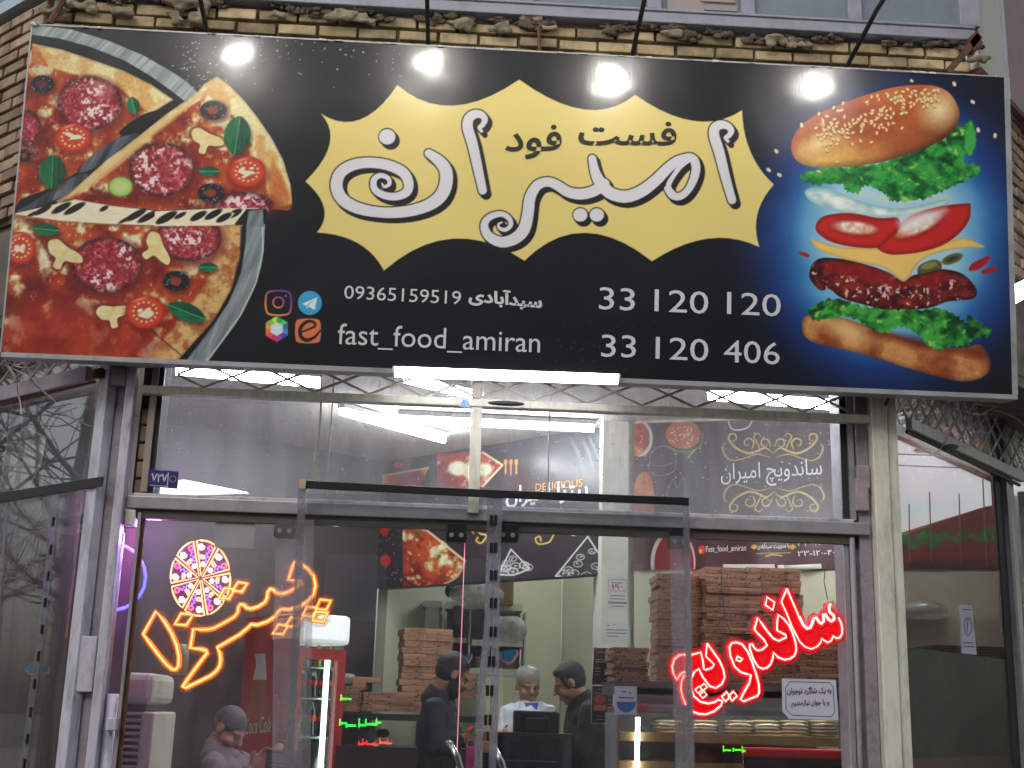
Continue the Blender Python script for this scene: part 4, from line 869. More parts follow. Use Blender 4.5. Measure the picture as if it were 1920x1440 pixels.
# ------------------------------------------------------------------ across the street: what the glass and the glossy sign mirror
M_opp = mat('opposite_plaster', (52, 48, 46), .9, var=.3, scale=.6)
M_oppr = mat('opposite_red_brick', (52, 26, 24), .9, var=.3, scale=1.5)
ob = empty('opposite_building', (1, -27, 0), 'dark four storey building across the street behind the camera', 'building')
MB().abox((-22, -34, -.1), (22, -27, 21)).build('wall', M_opp, ob)
mb = MB()
for i in range(9):
    for j in range(6): mb.abox((-12.5+i*3.2, -27.03, 3.6+j*2.6), (-11+i*3.2, -26.98, 5.2+j*2.6))
mb.build('window', M_upg, ob)
ob2 = empty('red_brick_building', (24, 12, 0), 'low red brick building down the street mirrored in the right wing glass', 'building')
mb = MB(); mb.prism([(24, -4, -.1), (24, 8, -.1), (24, 30, -.1), (24, 30, 7.0), (24, 13.5, 6.6), (24, 12.2, 6.35), (24, 10.2, 5.6), (24, 8, 4.9), (24, -4, 4.6)], (6, 0, 0)); mb.build('wall', M_oppr, ob2)
mb = MB()
for y_, h_ in ((10.3, 6.3), (10.8, 6.6), (11.5, 6.6), (12.1, 7.4)): mb.tube([(23.9, y_, 5), (23.9, y_+.05, h_)], .016, 5)
mb.build('aerial', M_dark, ob2)
for k, (zz, sg) in enumerate(((7.5, .25), (7.0, .22), (6.75, .2))):
    mb = MB(); mb.tube([(21, -6+i*3, zz-sg*math.sin(math.pi*i/8)) for i in range(9)], .014, 4)
    kind(mb.build('overhead_wire', M_black), 'thin overhead wire across the sky mirrored in the right wing glass, %s of three' % ('highest', 'middle', 'lowest')[k], 'wire', 'overhead wires down the street')
M_bark = mat('bare_bark', (60, 54, 50), .95, var=.3)
def bare_tree(x, y, h, seed):
    rr = random.Random(seed); t = empty('bare_tree', (x, y, 0), ['slender bare tree mirrored in the left wing glass, nearest the shop', 'taller bare tree mirrored in the left wing glass, behind the first', 'wide bare tree mirrored in the left wing glass, farthest out', 'small bare tree mirrored low in the left wing glass'][seed % 4], 'tree', 'bare trees along the street')
    tr = MB(); tr.tube([(x, y, 0), (x+.05, y, h*.3), (x-.05, y+.1, h*.65), (x, y, h)], [.14, .11, .06, .02], 8); tr.build('trunk', M_bark, t)
    br = MB()
    def grow(p, d, L, r, n):
        q = p+d*L; m_ = (p+q)/2+np.array([rr.gauss(0, 1), rr.gauss(0, 1), rr.gauss(0, 1)])*L*.06
        br.tube([p, m_, q], [r, r*.8, r*.6], 4)
        if n:
            for _ in range(3):
                e = d+np.array([rr.gauss(0, .5), rr.gauss(0, .5), rr.gauss(.1, .4)]); e /= np.linalg.norm(e); grow(q, e, L*rr.uniform(.6, .85), r*.6, n-1)
    for k in range(9):
        a = rr.uniform(0, 6.28); z = h*rr.uniform(.2, .8); d = np.array([math.cos(a), math.sin(a), rr.uniform(.4, 1.1)]); d /= np.linalg.norm(d)
        grow(np.array([x, y, z]), d, h*.16, .035, 3)
    br.build('branches', M_bark, t)
for i, a in enumerate(((-9.5, 1.4, 5.5), (-14, 3.4, 7.5), (-18, 2.0, 7.5), (-12, 4.6, 4.6))): bare_tree(*a, i)
# ------------------------------------------------------------------ inside walls and banners
def onz(px, py, z):
    d = Fv+Rv*(px-960)/FPX-Uv*(py-720)/FPX; return CAM+d*((z-CAM[2])/d[2])
M_print = vcol_mat('printed_banner', .38, coat=.5, coat_rough=.25)
def strip_of(pl, pts): return [pl.at(*p) for p in pts]
def chalk(P, pts, w=2, c=(205, 205, 200), **k): P.stroke(pts, w, c, smooth=4, **k)
def scroll(P, cx, cy, s, fx=1, fy=1, c=(196, 166, 96)):
    T_ = lambda q: [(cx+fx*a*s, cy+fy*b*s) for a, b in q]
    P.stroke(T_([(0, 12), (14, 2), (30, 8), (48, 12), (70, 2), (84, -14), (82, -24), (72, -24), (70, -14), (78, -12)]), [1, 3, 4, 4, 4, 4, 3, 3, 2, 1.5], c, smooth=4)
    P.stroke(T_([(6, 20), (30, 14), (56, 22), (76, 26), (90, 18), (96, 2), (90, -8)]), [1, 2, 2, 2, 3, 3, 1], c, smooth=4)
    P.stroke(T_([(4, -2), (10, -14), (20, -14), (22, -4), (14, 0), (10, -6)]), [2, 3, 3, 2.5, 2, 1], c, smooth=4)
    P.stroke(T_([(40, 4), (36, -8), (44, -16), (54, -12), (52, -3), (45, -4)]), [2, 3, 3, 2.5, 2, 1], c, smooth=4)
    P.stroke(T_([(24, 6), (30, -8), (36, -20), (28, -26), (22, -20)]), [2, 2.5, 2.5, 2, 1.5], c, smooth=4)
def chalk_slice(P, a, b, c, seed):
    rr = random.Random(seed)
    a, b, c = map(np.array, (a, b, c)); L = lambda p, q, t: tuple(p*(1-t)+q*t)
    P.poly([tuple(a), tuple(b), tuple(c)], (52, 46, 46))
    for p, q in ((a, b), (a, c)): P.stroke([tuple(p), L(p, q, .5), tuple(q)], 2.6, (210, 208, 204), smooth=2)
    P.stroke([tuple(b), tuple((b+c)/2+np.array((0, 6))), tuple(c)], 3, (210, 208, 204), smooth=4)
    for k in range(11):
        t, u = rr.random()**.6, rr.random(); p = a*(1-t)+(b*(1-u)+c*u)*t; r = 5+5*t
        P.stroke([(p[0]+r*math.cos(q), p[1]+r*.7*math.sin(q)) for q in np.arange(0, 6.28, .7)], 1.5, (196, 194, 190), closed=True)
        for m_ in range(4): P.ell(p[0]+rr.uniform(-3, 3), p[1]+rr.uniform(-2, 2), 1.1, 1, (190, 190, 186))
def paint_B(X, Y):
    n = vnoise(X, Y, 60, 3, 3); P = Paint(X, Y, (0, 0, 0)); P.c[:] = mixc((40, 34, 36), (56, 48, 50), n)
    t = np.clip((X-700)/430, 0, 1)*np.clip((960-Y)/120, 0, 1); P.c = P.c*(1-t[:, None]*.5)+np.array((60, 70, 76))*t[:, None]*.5
    rr = random.Random(3)
    for k in range(50): P.ell(rr.uniform(700, 760), rr.uniform(960, 1090), rr.uniform(.6, 1.8), rr.uniform(.5, 1.4), (150, 150, 146))
    P.poly([(755, 985), (790, 990), (832, 1015), (872, 1052), (862, 1075), (838, 1093), (800, 1100), (755, 1102)], sauce(31)); 
    for k in range(16): P.ell(rr.uniform(762, 850), rr.uniform(1000, 1095), rr.uniform(3, 8), rr.uniform(2, 4), rr.choice([(40, 96, 44), (230, 220, 190), (226, 214, 180), (150, 30, 26)]), rr.uniform(0, 3), alpha=.85, soft=3)
    P.stroke([(758, 986), (800, 994), (872, 1052)], 4, (226, 206, 160)); P.stroke([(872, 1052), (858, 1080), (832, 1096)], 4, (200, 160, 110), smooth=3)
    P.ell(723, 1051, 10, 11, (196, 40, 34)); P.poly([(708, 985), (735, 985), (724, 1006), (712, 1000)], (186, 44, 44))
    P.poly([(820, 852), (900, 846), (942, 872), (902, 915), (818, 915)], sauce(44)); P.ell(858, 878, 18, 14, (226, 220, 190), soft=6); P.ell(910, 880, 14, 12, (224, 214, 180), soft=6); P.stroke([(905, 848), (942, 872), (905, 912)], 4, (222, 200, 150))
    P.poly([(714, 892), (760, 884), (804, 876), (794, 900), (770, 918), (716, 918)], sauce(45), alpha=.75); P.stroke([(716, 892), (804, 877)], 4, (200, 180, 140), alpha=.7); P.ell(747, 872, 9, 6, (180, 40, 40))
    for k, dx in enumerate((0, 10, 20)):
        x = 948+dx; P.stroke([(x, 866), (x, 888)], 3, (226, 150, 60)); P.ell(x, 866, 3.4, 5, (226, 150, 60))
    P.poly([(950, 905), (985, 885), (1010, 905), (985, 930), (955, 930)], (80, 40, 36), soft=6, alpha=.7)
    chalk_slice(P, (958, 1030), (935, 1077), (993, 1066), 3); chalk_slice(P, (1102, 1006), (1042, 1080), (1150, 1080), 5)
    P.stroke([(893, 985), (900, 1000), (912, 1004), (903, 1018), (893, 1014), (896, 1008)], 3.4, (200, 164, 92), smooth=4); P.stroke([(893, 975), (880, 985), (888, 1000)], 3, (200, 164, 92), smooth=4)
    P.stroke([(1095, 994), (1075, 1004), (1055, 992), (1040, 1000), (1030, 1016), (1010, 1020), (1004, 1010), (1012, 1006), (1014, 1014)], 3, (200, 164, 92), smooth=4); P.stroke([(1048, 985), (1060, 996), (1080, 990), (1092, 985)], 2.5, (200, 164, 92), smooth=3)
    for x0 in (1070, 1090, 1105, 1118): P.stroke([(x0, 820), (x0+14, 850), (x0+24, 885)], [1, 5, 1], (120, 130, 132), soft=5, alpha=.7, smooth=3)
    return P.c
L_B = float(np.linalg.norm((WB.at(1130, 1000)-WB.at(712, 1000))[:2])); LB_ = WB.at(1131, 1000)
nb = WB.n*.012
g0 = K+nb+Z*BZ; eB = db*float((LB_-K) @ db)
bb_ = grid_panel('banner', g0, eB, Z*(CZ-BZ-.005), 420, 300, paint_B, M_print)
kind(bb_, 'dark pizza banner with chalk slices and golden scrolls on the band over the kitchen opening', 'banner')
mb = MB(); text(mb, 'DELICIOUS', WB, (1004, 921), (1092, 912), 14, off=.016); mb.build('lettering', mat('orange_print', (226, 150, 60), .5), bb_)
mb = MB(); text(mb, fa('پیتزا امیران'), WB, (948, 956), (1102, 944), 44, off=.016, bold=.02); mb.build('lettering', M_let, bb_)
# right hand wall with the sandwich banner
D0, D1 = onz(1190, 795, 3.38), onz(1369, 789, 3.38)
dd = (D1-D0); dd[2] = 0; DW = Pl(D0, dd)
sR = float((DW.at(1875, 1000)-D0) @ DW.r)
struct(MB().prism([D0*[1, 1, 0]+Z*FZ, D0*[1, 1, 0]+DW.r*(sR+.6)+Z*FZ, D0*[1, 1, 0]+DW.r*(sR+.6)+Z*CZ, D0*[1, 1, 0]+Z*CZ], -DW.n*.1), 'wall_right', M_beige)
zD = float(DW.at(1190, 1069)[2]); 
def paint_D(X, Y):
    n = vnoise(X, Y, 50, 7, 3); P = Paint(X, Y, (0, 0, 0)); P.c[:] = mixc((52, 42, 42), (66, 54, 52), n)
    t = np.clip((Y-960)/60, 0, 1)[:, None]*.8; P.c = P.c*(1-t)+np.array((66, 24, 28))*t
    rr = random.Random(8)
    P.ell(1200, 822, 24, 34, (190, 186, 176)); P.ell(1196, 822, 22, 31, sauce(51))
    def bun(x, y, d): return mixc((150, 70, 44), (186, 104, 66), vnoise(x, y, 14, 4, 3))
    P.ell(1281, 815, 33, 27, bun)
    for k in range(40): P.ell(1281+rr.gauss(0, 14), 812+rr.gauss(0, 11), 1.6, 1.1, (226, 200, 150))
    P.stroke([(1252, 838), (1280, 848), (1312, 838), (1318, 812)], 4, (70, 120, 50), smooth=3); P.stroke([(1290, 858), (1303, 843)], 3, (196, 160, 70))
    chalk(P, [(1217, 880), (1222, 848), (1245, 836), (1264, 846), (1266, 880), (1240, 892), (1217, 884)], 1.6, (130, 124, 122)); chalk(P, [(1217, 868), (1240, 874), (1266, 866)], 1.4, (130, 124, 122))
    chalk(P, [(1250, 925), (1262, 898), (1270, 915), (1282, 896), (1284, 928), (1262, 940), (1250, 926)], 1.6, (130, 124, 122))
    P.poly([(1190, 905), (1208, 884), (1222, 900), (1226, 960), (1190, 965)], lambda x, y, d: mixc((190, 130, 66), (150, 60, 40), vnoise(x, y, 9, 6, 3)), smooth=3)
    chalk(P, [(1366, 790), (1372, 804), (1388, 806), (1404, 800), (1410, 788)], 2.5, (220, 220, 216))
    for fx in (1, -1): scroll(P, 1449, 838, .98, fx, 1); scroll(P, 1451, 934, .98, fx, -1)
    chalk(P, [(1566, 955), (1570, 925), (1576, 910), (1584, 930), (1590, 960)], 1.8, (150, 130, 90))
    P.ell(1262, 1055, 42, 62, (190, 180, 170)); P.ell(1264, 1057, 37, 58, (120, 24, 30))
    P.ell(1316, 1031, 7, 8, (206, 50, 50)); P.ell(1314, 1034, 3, 4, (240, 170, 60))
    P.stroke([(1418, 1014), (1482, 1012)], 1.6, (196, 160, 90)); P.stroke([(1418, 1038), (1482, 1036)], 1.6, (196, 160, 90))
    for sx in (1414, 1486): P.poly([(sx-7, 1026), (sx, 1020), (sx+7, 1025), (sx, 1031)], (210, 150, 70))
    P.stroke([(1436, 1043), (1450, 1040), (1466, 1042)], 2.5, (206, 164, 90), smooth=3)
    # large burger at the far right, behind the wing glass
    P.poly([(1660, 900), (1672, 840), (1700, 805), (1740, 790), (1800, 800), (1860, 830), (1890, 880), (1890, 940), (1660, 940)], lambda x, y, d: mixc((110, 44, 34), (140, 66, 50), vnoise(x, y, 22, 4, 3)))
    for k in range(50): P.ell(rr.uniform(1680, 1860), rr.uniform(805, 900), 3, 2, (220, 190, 150), rr.uniform(0, 3))
    P.poly([(1670, 985), (1720, 965), (1800, 950), (1860, 940), (1890, 950), (1890, 1046), (1670, 1052)], lambda x, y, d: mixc((96, 24, 24), (140, 44, 36), vnoise(x, y, 18, 9, 4)))
    pts = [(1680, 1015), (1700, 998), (1715, 1010), (1735, 990), (1750, 1004), (1770, 992), (1790, 1005), (1810, 990), (1830, 1003), (1850, 985), (1868, 1000), (1866, 1012), (1840, 1016), (1815, 1008), (1795, 1020), (1775, 1010), (1752, 1030), (1735, 1018), (1715, 1032), (1698, 1022)]
    P.poly(pts, lambda x, y, d: mixc((12, 56, 24), (60, 160, 52), np.clip(vnoise(x, y, 9, 3, 3)*1.6-.3, 0, 1)), smooth=4)
    return P.c
DB0 = D0+DW.n*.012; sB = float((DW.at(1868, 1000)-D0) @ DW.r)
zDb = lambda s: 0
bd = grid_panel('banner', DB0*[1, 1, 0]+Z*zD, DW.r*sB, Z*(3.38-zD), 700, 300, paint_D, M_print,
                wave=lambda u, v: DW.n*(.004*np.sin(u*40)*(1-v))[:, None])
kind(bd, 'long dark sandwich banner with golden scrolls, burger and phone numbers on the right hand wall', 'banner')
M_letw = mat('white_print', (214, 212, 206), .5, var=.02)
mb = MB(); text(mb, fa('ساندویچ امیران'), DW, (1352, 916), (1542, 906), 46, off=.02); text(mb, 'Fast_food_amiran', DW, (1324, 1037), (1399, 1034), 13, off=.02)
text(mb, fa('با مدیریت: سیدآبادی'), DW, (1420, 1031), (1480, 1029), 12, off=.02, bold=.02)
text(mb, '۳۳-۱۲۰-۱۲۰', DW, (1495, 1024), (1578, 1020), 10, off=.02); text(mb, '۳۳-۱۲۰-۴۰۶', DW, (1496, 1043), (1574, 1040), 10, off=.02)
mb.build('lettering', M_letw, bd)
# white column
cA, cB = FY(3.3).at(1129, 1000), FY(3.3).at(1178, 1000)
struct(MB().abox((cA[0], 3.3, FZ), (cB[0], 3.75, CZ-.002)), 'column', mat('white_column', (206, 202, 190), .5, var=.03))
cC = FY(3.3).at(1192, 1000); struct(MB().abox((cB[0]+.001, 3.34, FZ), (cC[0], 3.7, CZ-.003)), 'column_return', mat('cream_return', (190, 186, 168), .5, var=.03))
# ------------------------------------------------------------------ ceiling tubes
M_t2 = emit('ceiling_tube', (250, 250, 255), 78)
def tube_lamp(a, b, label, w=.022, z=CZ-.06):
    A, B = onz(*a, z), onz(*b, z); t = empty('ceiling_tube_light', (A+B)/2, label, 'lamp', 'fluorescent tubes on the ceiling')
    MB().tube([A, B], w, 12).build('lit_tube', M_t2, t, smooth=True)
    MB().box((A+B)/2+Z*.038, (B-A)*.51, np.cross((B-A)/np.linalg.norm(B-A), Z)*.03, Z*.015).build('fitting', M_white, t)
KA, KB = np.array([.9, 5.0, CZ-.06]), np.array([1.9, 4.6, CZ-.06])
kt = empty('ceiling_tube_light', (KA+KB)/2, 'lit kitchen ceiling tube hidden behind the printed band', 'lamp', 'fluorescent tubes on the ceiling')
MB().tube([KA, KB], .03, 12).build('lit_tube', M_t2, kt, smooth=True); MB().box((KA+KB)/2+Z*.04, (KB-KA)*.51, (.012, .03, 0), (0, 0, .01)).build('fitting', M_white, kt)
KA, KB = np.array([2.35, 1.35, CZ-.06]), np.array([2.95, 1.95, CZ-.06])
kt = empty('ceiling_tube_light', (KA+KB)/2, 'added unseen ceiling tube brightening the cream counter beyond the right posts', 'lamp', 'fluorescent tubes on the ceiling')
MB().tube([KA, KB], .05, 12).build('lit_tube', M_t2, kt, smooth=True); MB().box((KA+KB)/2+Z*.04, (KB-KA)*.51, (.02, -.02, 0), (0, 0, .01)).build('fitting', M_white, kt)  # added unseen tube, brightens the room behind the right wing
tube_lamp((641, 772), (832, 825), 'slanting lit ceiling tube left of the white mullion')
tube_lamp((748, 786), (1113, 804), 'long lit ceiling tube passing behind the white mullion')
tube_lamp((330, 694), (600, 719), 'added tube standing in for a ceiling reflection behind the left end of the grille', .022, 3.0)  # tube put in where a bright ceiling reflection shows
tube_lamp((1330, 742), (1578, 762), 'lit ceiling tube close behind the grille at the right end of the front', .022, 3.0)
tube_lamp((760, 712), (884, 742), 'lit ceiling tube seen through the middle of the grille', .016, 3.02)
lb = empty('white_wedge', F0.at(400, 925), 'glowing white wedge just inside above the left end of the transom', 'lamp')
ppoly(MB(), FY(.5), [(300, 905), (350, 902), (466, 925), (300, 930)], .03).build('glowing_wedge', emit('glowing_wedge', (255, 255, 255), 3), lb)  # emissive white wedge, narrowing to the right
# ------------------------------------------------------------------ grilles, wires, plate
def lattice(pl, s0, s1, z0, z1, p, h, off, phase=0, clipf=None, r=.0055):
    mb = MB(); k0, k1 = int((s0-phase)/p)-14, int((s1-phase)/p)+14
    for k in range(k0, k1):
        for sg in (1, -1):
            pts = []
            n = int((z1-z0)/h)+1
            for i in range(n+1):
                s = phase+k*p+sg*i*p/2; z = z0+i*h
                if z > z1+1e-6 or s < s0 or s > s1 or (clipf and not clipf(s, z)): 
                    if len(pts) > 1: mb.tube(pts, r, 5)
                    pts = []; continue
                pts.append(pl.P*[1, 1, 0]+pl.r*s+pl.n*(off+sg*r)+Z*z)
            if len(pts) > 1: mb.tube(pts, r, 5)
    return mb
xv0, xv1 = F0.at(593.6, 727)[0], F0.at(1202.8, 753)[0]; pv = (xv1-xv0)/6
mb = lattice(F0, F0.at(296, 700)[0], F0.at(1622, 760)[0], 2.695, 2.93, pv, .047, .03, xv0)
kind(mb.build('security_grille', mat('grille_paint', (186, 180, 170), .6, var=.15, dirt=(90, 70, 54), dscale=12)), 'row of grey diamond grille above the front rail, half hidden by the sign', 'grille')
zlb = lambda s: float(LW.at(60, 745)[2])
s_a = float((LW.at(0, 745)-LW.P) @ LW.r); 
mb = lattice(LW, -3, -.08, float(LW.at(60, 735)[2]), 2.93, .125, .047, .045, 0)
kind(mb.build('security_grille', M_wire), 'grey diamond grille over the left wing rail beside the post', 'grille')
mb = lattice(RW, .02, 2.6, float(RW.at(1790, 838)[2]), 2.93, .13, .052, .045, .03)
kind(mb.build('security_grille', M_wire), 'pale diamond grille over the right wing rail beside the cream posts', 'grille')
def tangle(pl, x0, x1, y0, y1, n, seed):
    rr = random.Random(seed); mb = MB()
    for k in range(n):
        a = np.array((rr.uniform(x0, x1), rr.uniform(y0, y1))); ang = rr.gauss(.25, .5); pts = []
        for i in range(6):
            pts.append(pl.at(a[0], a[1], .12+rr.uniform(-.05, .06))); ang += rr.gauss(0, .4); a = a+np.array((math.cos(ang), math.sin(ang)))*rr.uniform(14, 30)
        mb.tube([tuple(q) for q in catmull(pts, 3, False)], .0028, 4)
    return mb
kind(tangle(RW, 1750, 1900, 738, 790, 9, 3).build('wire_tangle', M_wire), 'tangled pale wire netting under the right end of the sign', 'wire netting')
kind(tangle(LW, -40, 70, 668, 690, 9, 5).build('wire_tangle', M_wire), 'tangled rusty wire netting under the left end of the sign', 'wire netting')
mb = MB(); mb.tube([tuple(q) for q in catmull([F0.at(*p, .02) for p in ((602, 690), (602, 740), (600, 790), (596, 830), (590, 862), (594, 890), (598, 904))], 4, False)], .0035, 6); kind(mb.build('hanging_cable', mat('cream_cable', (150, 140, 110), .6)), 'thin cable hanging down in front of the left transom window', 'cable')
mb = MB(); mb.tube([F0.at(1660, 760, .08), F0.at(1668, 742, .1), F0.at(1700, 728, .14)], .008, 6); kind(mb.build('bent_rebar', M_rust), 'bent rusty bar against the top of the cream posts', 'rod')
mb = MB(); pbar(mb, F0, (1592, 745), (1645, 749), .014, .02, .06); kind(mb.build('tie_strap', M_postr), 'short cream strap joining the right posts under the sign', 'strap')
mb = MB(); pbar(mb, F0, (243, 693), (293, 694), .012, .02, .055); kind(mb.build('tie_strap', M_grey), 'short grey strap on the left post under the sign', 'strap')
pl_ = empty('number_plate', F0.at(306, 898), 'small blue house number plate on the left end of the transom', 'number plate')
mb = MB(); ppoly(mb, F0, [(279, 880), (336, 885), (333, 917), (277, 912)], .006, .03); mb.build('plate', mat('blue_enamel', (50, 52, 100), .3, coat=.5), pl_)
mb = MB(); text(mb, '۷۲۷', F0, (283, 903), (313, 905), 16, off=.0375, bold=.02); ppoly(mb, F0, [(281, 909), (313, 911.5), (313, 912.5), (281, 910)], .001, .0366); ppoly(mb, F0, [(315, 886), (316.5, 886), (314.5, 914), (313, 914)], .001, .0366)
mb.tube([F0.at(324+6*math.cos(a), 898+6*math.sin(a), .037) for a in np.arange(0, 6.28, .4)], .0008, 4, True); mb.build('numerals', mat('plate_white', (190, 190, 210), .5), pl_)
# ------------------------------------------------------------------ clear strip curtains
def pvc_strip(pts, pl, w0, parent, name='strip', m=None, d=.0015):
    mb = MB()
    for i in range(len(pts)-1):
        (x0, y0), (x1, y1) = pts[i], pts[i+1]
        q = [pl.at(x0-w0/2, y0), pl.at(x0+w0/2, y0), pl.at(x1+w0/2, y1), pl.at(x1-w0/2, y1)]
        mb.prism(q, pl.n*d)
    return mb.build(name, m or G_pvc, parent)
G_mag = glass('strip_edge', refl=.03, dirt=.42, dcol=(150, 148, 160), dscale=8)
CP = FY(-.085)
cur = empty('strip_curtain', CP.at(910, 930), 'clear plastic door curtain on a black rail hanging in front of the glass doors', 'curtain')
mb = MB(); pbar(mb, CP, (570, 909), (890, 925), .03, .012); pbar(mb, CP, (888, 925), (1291, 941), .03, .012); mb.build('rail', M_black, cur, bevel=.002)
mb = MB(); pbar(mb, CP, (562, 908), (574, 909), .036, .02); mb.build('end_block', mat('wood_block', (176, 160, 130), .7), cur)
pvc_strip([(566, 918), (556, 1180), (541, 1440), (535, 1560)], CP, 15, cur, 'edge_strip', G_mag)
pvc_strip([(553, 975), (549, 1200), (546, 1440), (544, 1560)], CP.off(.004), 72, cur)
pvc_strip([(921, 926), (919, 1060), (915, 1180), (902, 1300), (896, 1440), (890, 1560)], CP, 15, cur, 'edge_strip', G_mag)
pvc_strip([(935, 927), (931, 1060), (929, 1180), (927, 1300), (924, 1440), (920, 1560)], CP.off(.003), 15, cur, 'edge_strip', G_mag)
pvc_strip([(1286, 940), (1290, 1180), (1297, 1440), (1300, 1560)], CP, 12, cur, 'edge_strip', G_mag)
pvc_strip([(740, 926), (737, 1200), (730, 1560)], CP.off(-.004), 330, cur, 'sheet', glass('thin_pvc', refl=.01, dirt=.016))
pvc_strip([(1110, 942), (1112, 1200), (1116, 1560)], CP.off(-.004), 340, cur, 'sheet', bpy.data.materials['thin_pvc'])
pvc_strip([(1272, 1005), (1276, 1200), (1284, 1440), (1290, 1560)], CP.off(.004), 34, cur)
for i, y in enumerate((975, 1027, 1079, 1131, 1185, 1240, 1295, 1350)):
    for sx in (-1, 1):
        x = (925 if y < 1180 else 925-(y-1180)*.06)+sx*4; c = CP.at(x, y, .006)
        MB().box(c, (.006, 0, 0), (0, .003, 0), (0, 0, .019)).build('magnet_clip', M_black, cur)
CL = LW.off(.03)
cu2 = empty('strip_curtain', CL.at(100, 920), 'clear plastic curtain with dark magnet clips hanging on the left wing window', 'curtain')
mb = MB(); pbar(mb, CL, (-20, 937), (194, 903), .036, .01); mb.build('rail', M_black, cu2)
pvc_strip([(104, 925), (93, 1050), (76, 1200), (60, 1310), (44, 1440), (34, 1540)], CL, 13, cu2, 'edge_strip', G_mag)
pvc_strip([(14, 935), (4, 1060), (-12, 1300)], CL, 6, cu2, 'edge_strip', G_mag)
pvc_strip([(64, 915), (34, 1190), (10, 1440), (0, 1540)], CL.off(-.004), 190, cu2, 'sheet', glass('aged_pvc', refl=.02, dirt=.10, dcol=(150, 138, 134), dscale=5))
for y in (978, 1030, 1080, 1130, 1180, 1230, 1282, 1335, 1385, 1432):
    x = np.interp(y, [925, 1050, 1200, 1310, 1440], [104, 93, 76, 60, 44]); MB().box(CL.at(x, y, .006), CL.r*.005, CL.n*.003, Z*.018).build('magnet_clip', M_black, cu2)
# drape and rod inside the left wing
M_drape = mat('brown_drape', (112, 94, 90), .8, var=.15, scale=4)
cd_ = empty('drape', LW.at(60, 1000, -.25), 'brown drape on a green rod inside the left wing window', 'curtain')
PD = LW.off(-.25); mb = MB(); vs = []; nS = 90
for i in range(nS+1):
    s = -1.9+1.85*i/nS
    w_ = .025*math.sin(i*.9)+.012*math.sin(i*2.3); b0 = PD.P*[1, 1, 0]+PD.r*s+PD.n*w_
    vs += [b0+Z*.3, b0+Z*float(PD.at(60, 1010)[2])]
mb.add(vs, [(2*i, 2*i+2, 2*i+3, 2*i+1) for i in range(nS)]); mb.build('cloth', M_drape, cd_, smooth=True)
mb = MB(); pbar(mb, PD.off(.03), (-20, 1004), (235, 962), .03, .03); mb.build('rod', mat('green_rod', (84, 92, 76), .5), cd_)
mb = MB(); c = LW.at(36, 862, -.12); e = LW.r
mb.prism([c+e*a+Z*b for a, b in ((-.14, -.12), (.06, -.13), (.14, -.02), (.15, .09), (.02, .14), (-.13, .17))], -LW.n*.03); kind(mb.build('white_panel', mat('white_card', (176, 174, 156), .6, var=.05), bevel=.01), 'cream rounded board standing inside high in the left wing window', 'board')
# ------------------------------------------------------------------ neon signs
class Neon:
    def __init__(s, core, sleeve, k=4): s.c, s.s = core, sleeve
NY = FY(.09)
def neon(mbc, mbs, pl, pts, closed=True, w=2.4, sm=0, off=0):
    if sm: pts = catmull(pts, sm, closed)
    P3 = [pl.at(x, y, off) for x, y in pts]
    mbs.tube(P3, w*2.0/455, 8, closed); mbc.tube([p+pl.n*w*1.35/455 for p in P3], w/455*.85, 6, closed)
def dia(cx, cy, a, b, sl=0): return [(cx+sl, cy-b), (cx+a, cy-sl*.2), (cx-sl, cy+b), (cx-a, cy+sl*.2)]
M_yc = emit('neon_yellow_core', (255, 205, 90), 1.35); M_yo = emit('neon_orange_sleeve', (255, 122, 4), .95, (255, 120, 20))
M_rc = emit('neon_pale_red_core', (255, 225, 190), 1.2); M_rs = emit('neon_red_sleeve', (255, 0, 36), 1.2, (255, 20, 40))
def backing(name, col, al, base):
    m = glass(name, refl=.0, dirt=al, dcol=col, streak=False); return m
s3 = lambda p: zc(p, 3, 0, 960)
pz = empty('neon_sign', NY.at(430, 1150), 'orange neon lettering with a yellow ringed pizza wheel in the left window', 'neon sign')
shp = [s3([(878, 560), (925, 615), (965, 680), (995, 750), (1008, 815), (1006, 865), (990, 888), (968, 885), (935, 855), (890, 800), (845, 740), (807, 688)]),
       s3([(1020, 572), (1088, 578), (1050, 638), (985, 632)]),
       s3([(1090, 658), (1130, 663), (1170, 662), (1205, 654), (1260, 625), (1320, 590), (1338, 565), (1342, 535), (1352, 520), (1372, 524), (1388, 540), (1412, 546), (1452, 535), (1490, 510), (1503, 485), (1508, 450), (1520, 434), (1538, 440), (1560, 458), (1590, 461), (1625, 450), (1662, 428), (1694, 404), (1692, 392), (1668, 386), (1622, 383), (1645, 312), (1657, 284), (1692, 292), (1732, 320), (1764, 362), (1776, 415), (1764, 465), (1724, 510), (1680, 535), (1625, 550), (1585, 548), (1566, 560), (1548, 590), (1505, 617), (1450, 636), (1412, 634), (1396, 652), (1350, 690), (1290, 725), (1222, 764), (1238, 792), (1243, 832), (1236, 868), (1216, 898), (1185, 922), (1125, 952), (1045, 990), (1028, 984), (1050, 950), (1110, 868), (1168, 792), (1160, 780), (1130, 772), (1072, 765)]),
       s3([(1340, 396), (1392, 403), (1362, 450), (1308, 444)]), s3([(1265, 430), (1322, 436), (1288, 490), (1234, 483)]),
       s3([(1802, 494), (1862, 500), (1836, 552), (1778, 546)]), s3([(1727, 535), (1786, 540), (1757, 590), (1703, 584)]), s3([(1778, 563), (1845, 568), (1820, 620), (1758, 612)]),
       s3([(1638, 594), (1697, 600), (1664, 648), (1606, 642)]), s3([(1566, 634), (1622, 640), (1592, 690), (1536, 684)])]
mc, ms, mbk = MB(), MB(), MB()
for k, q in enumerate(shp):
    neon(mc, ms, NY, q, True, 2.2)
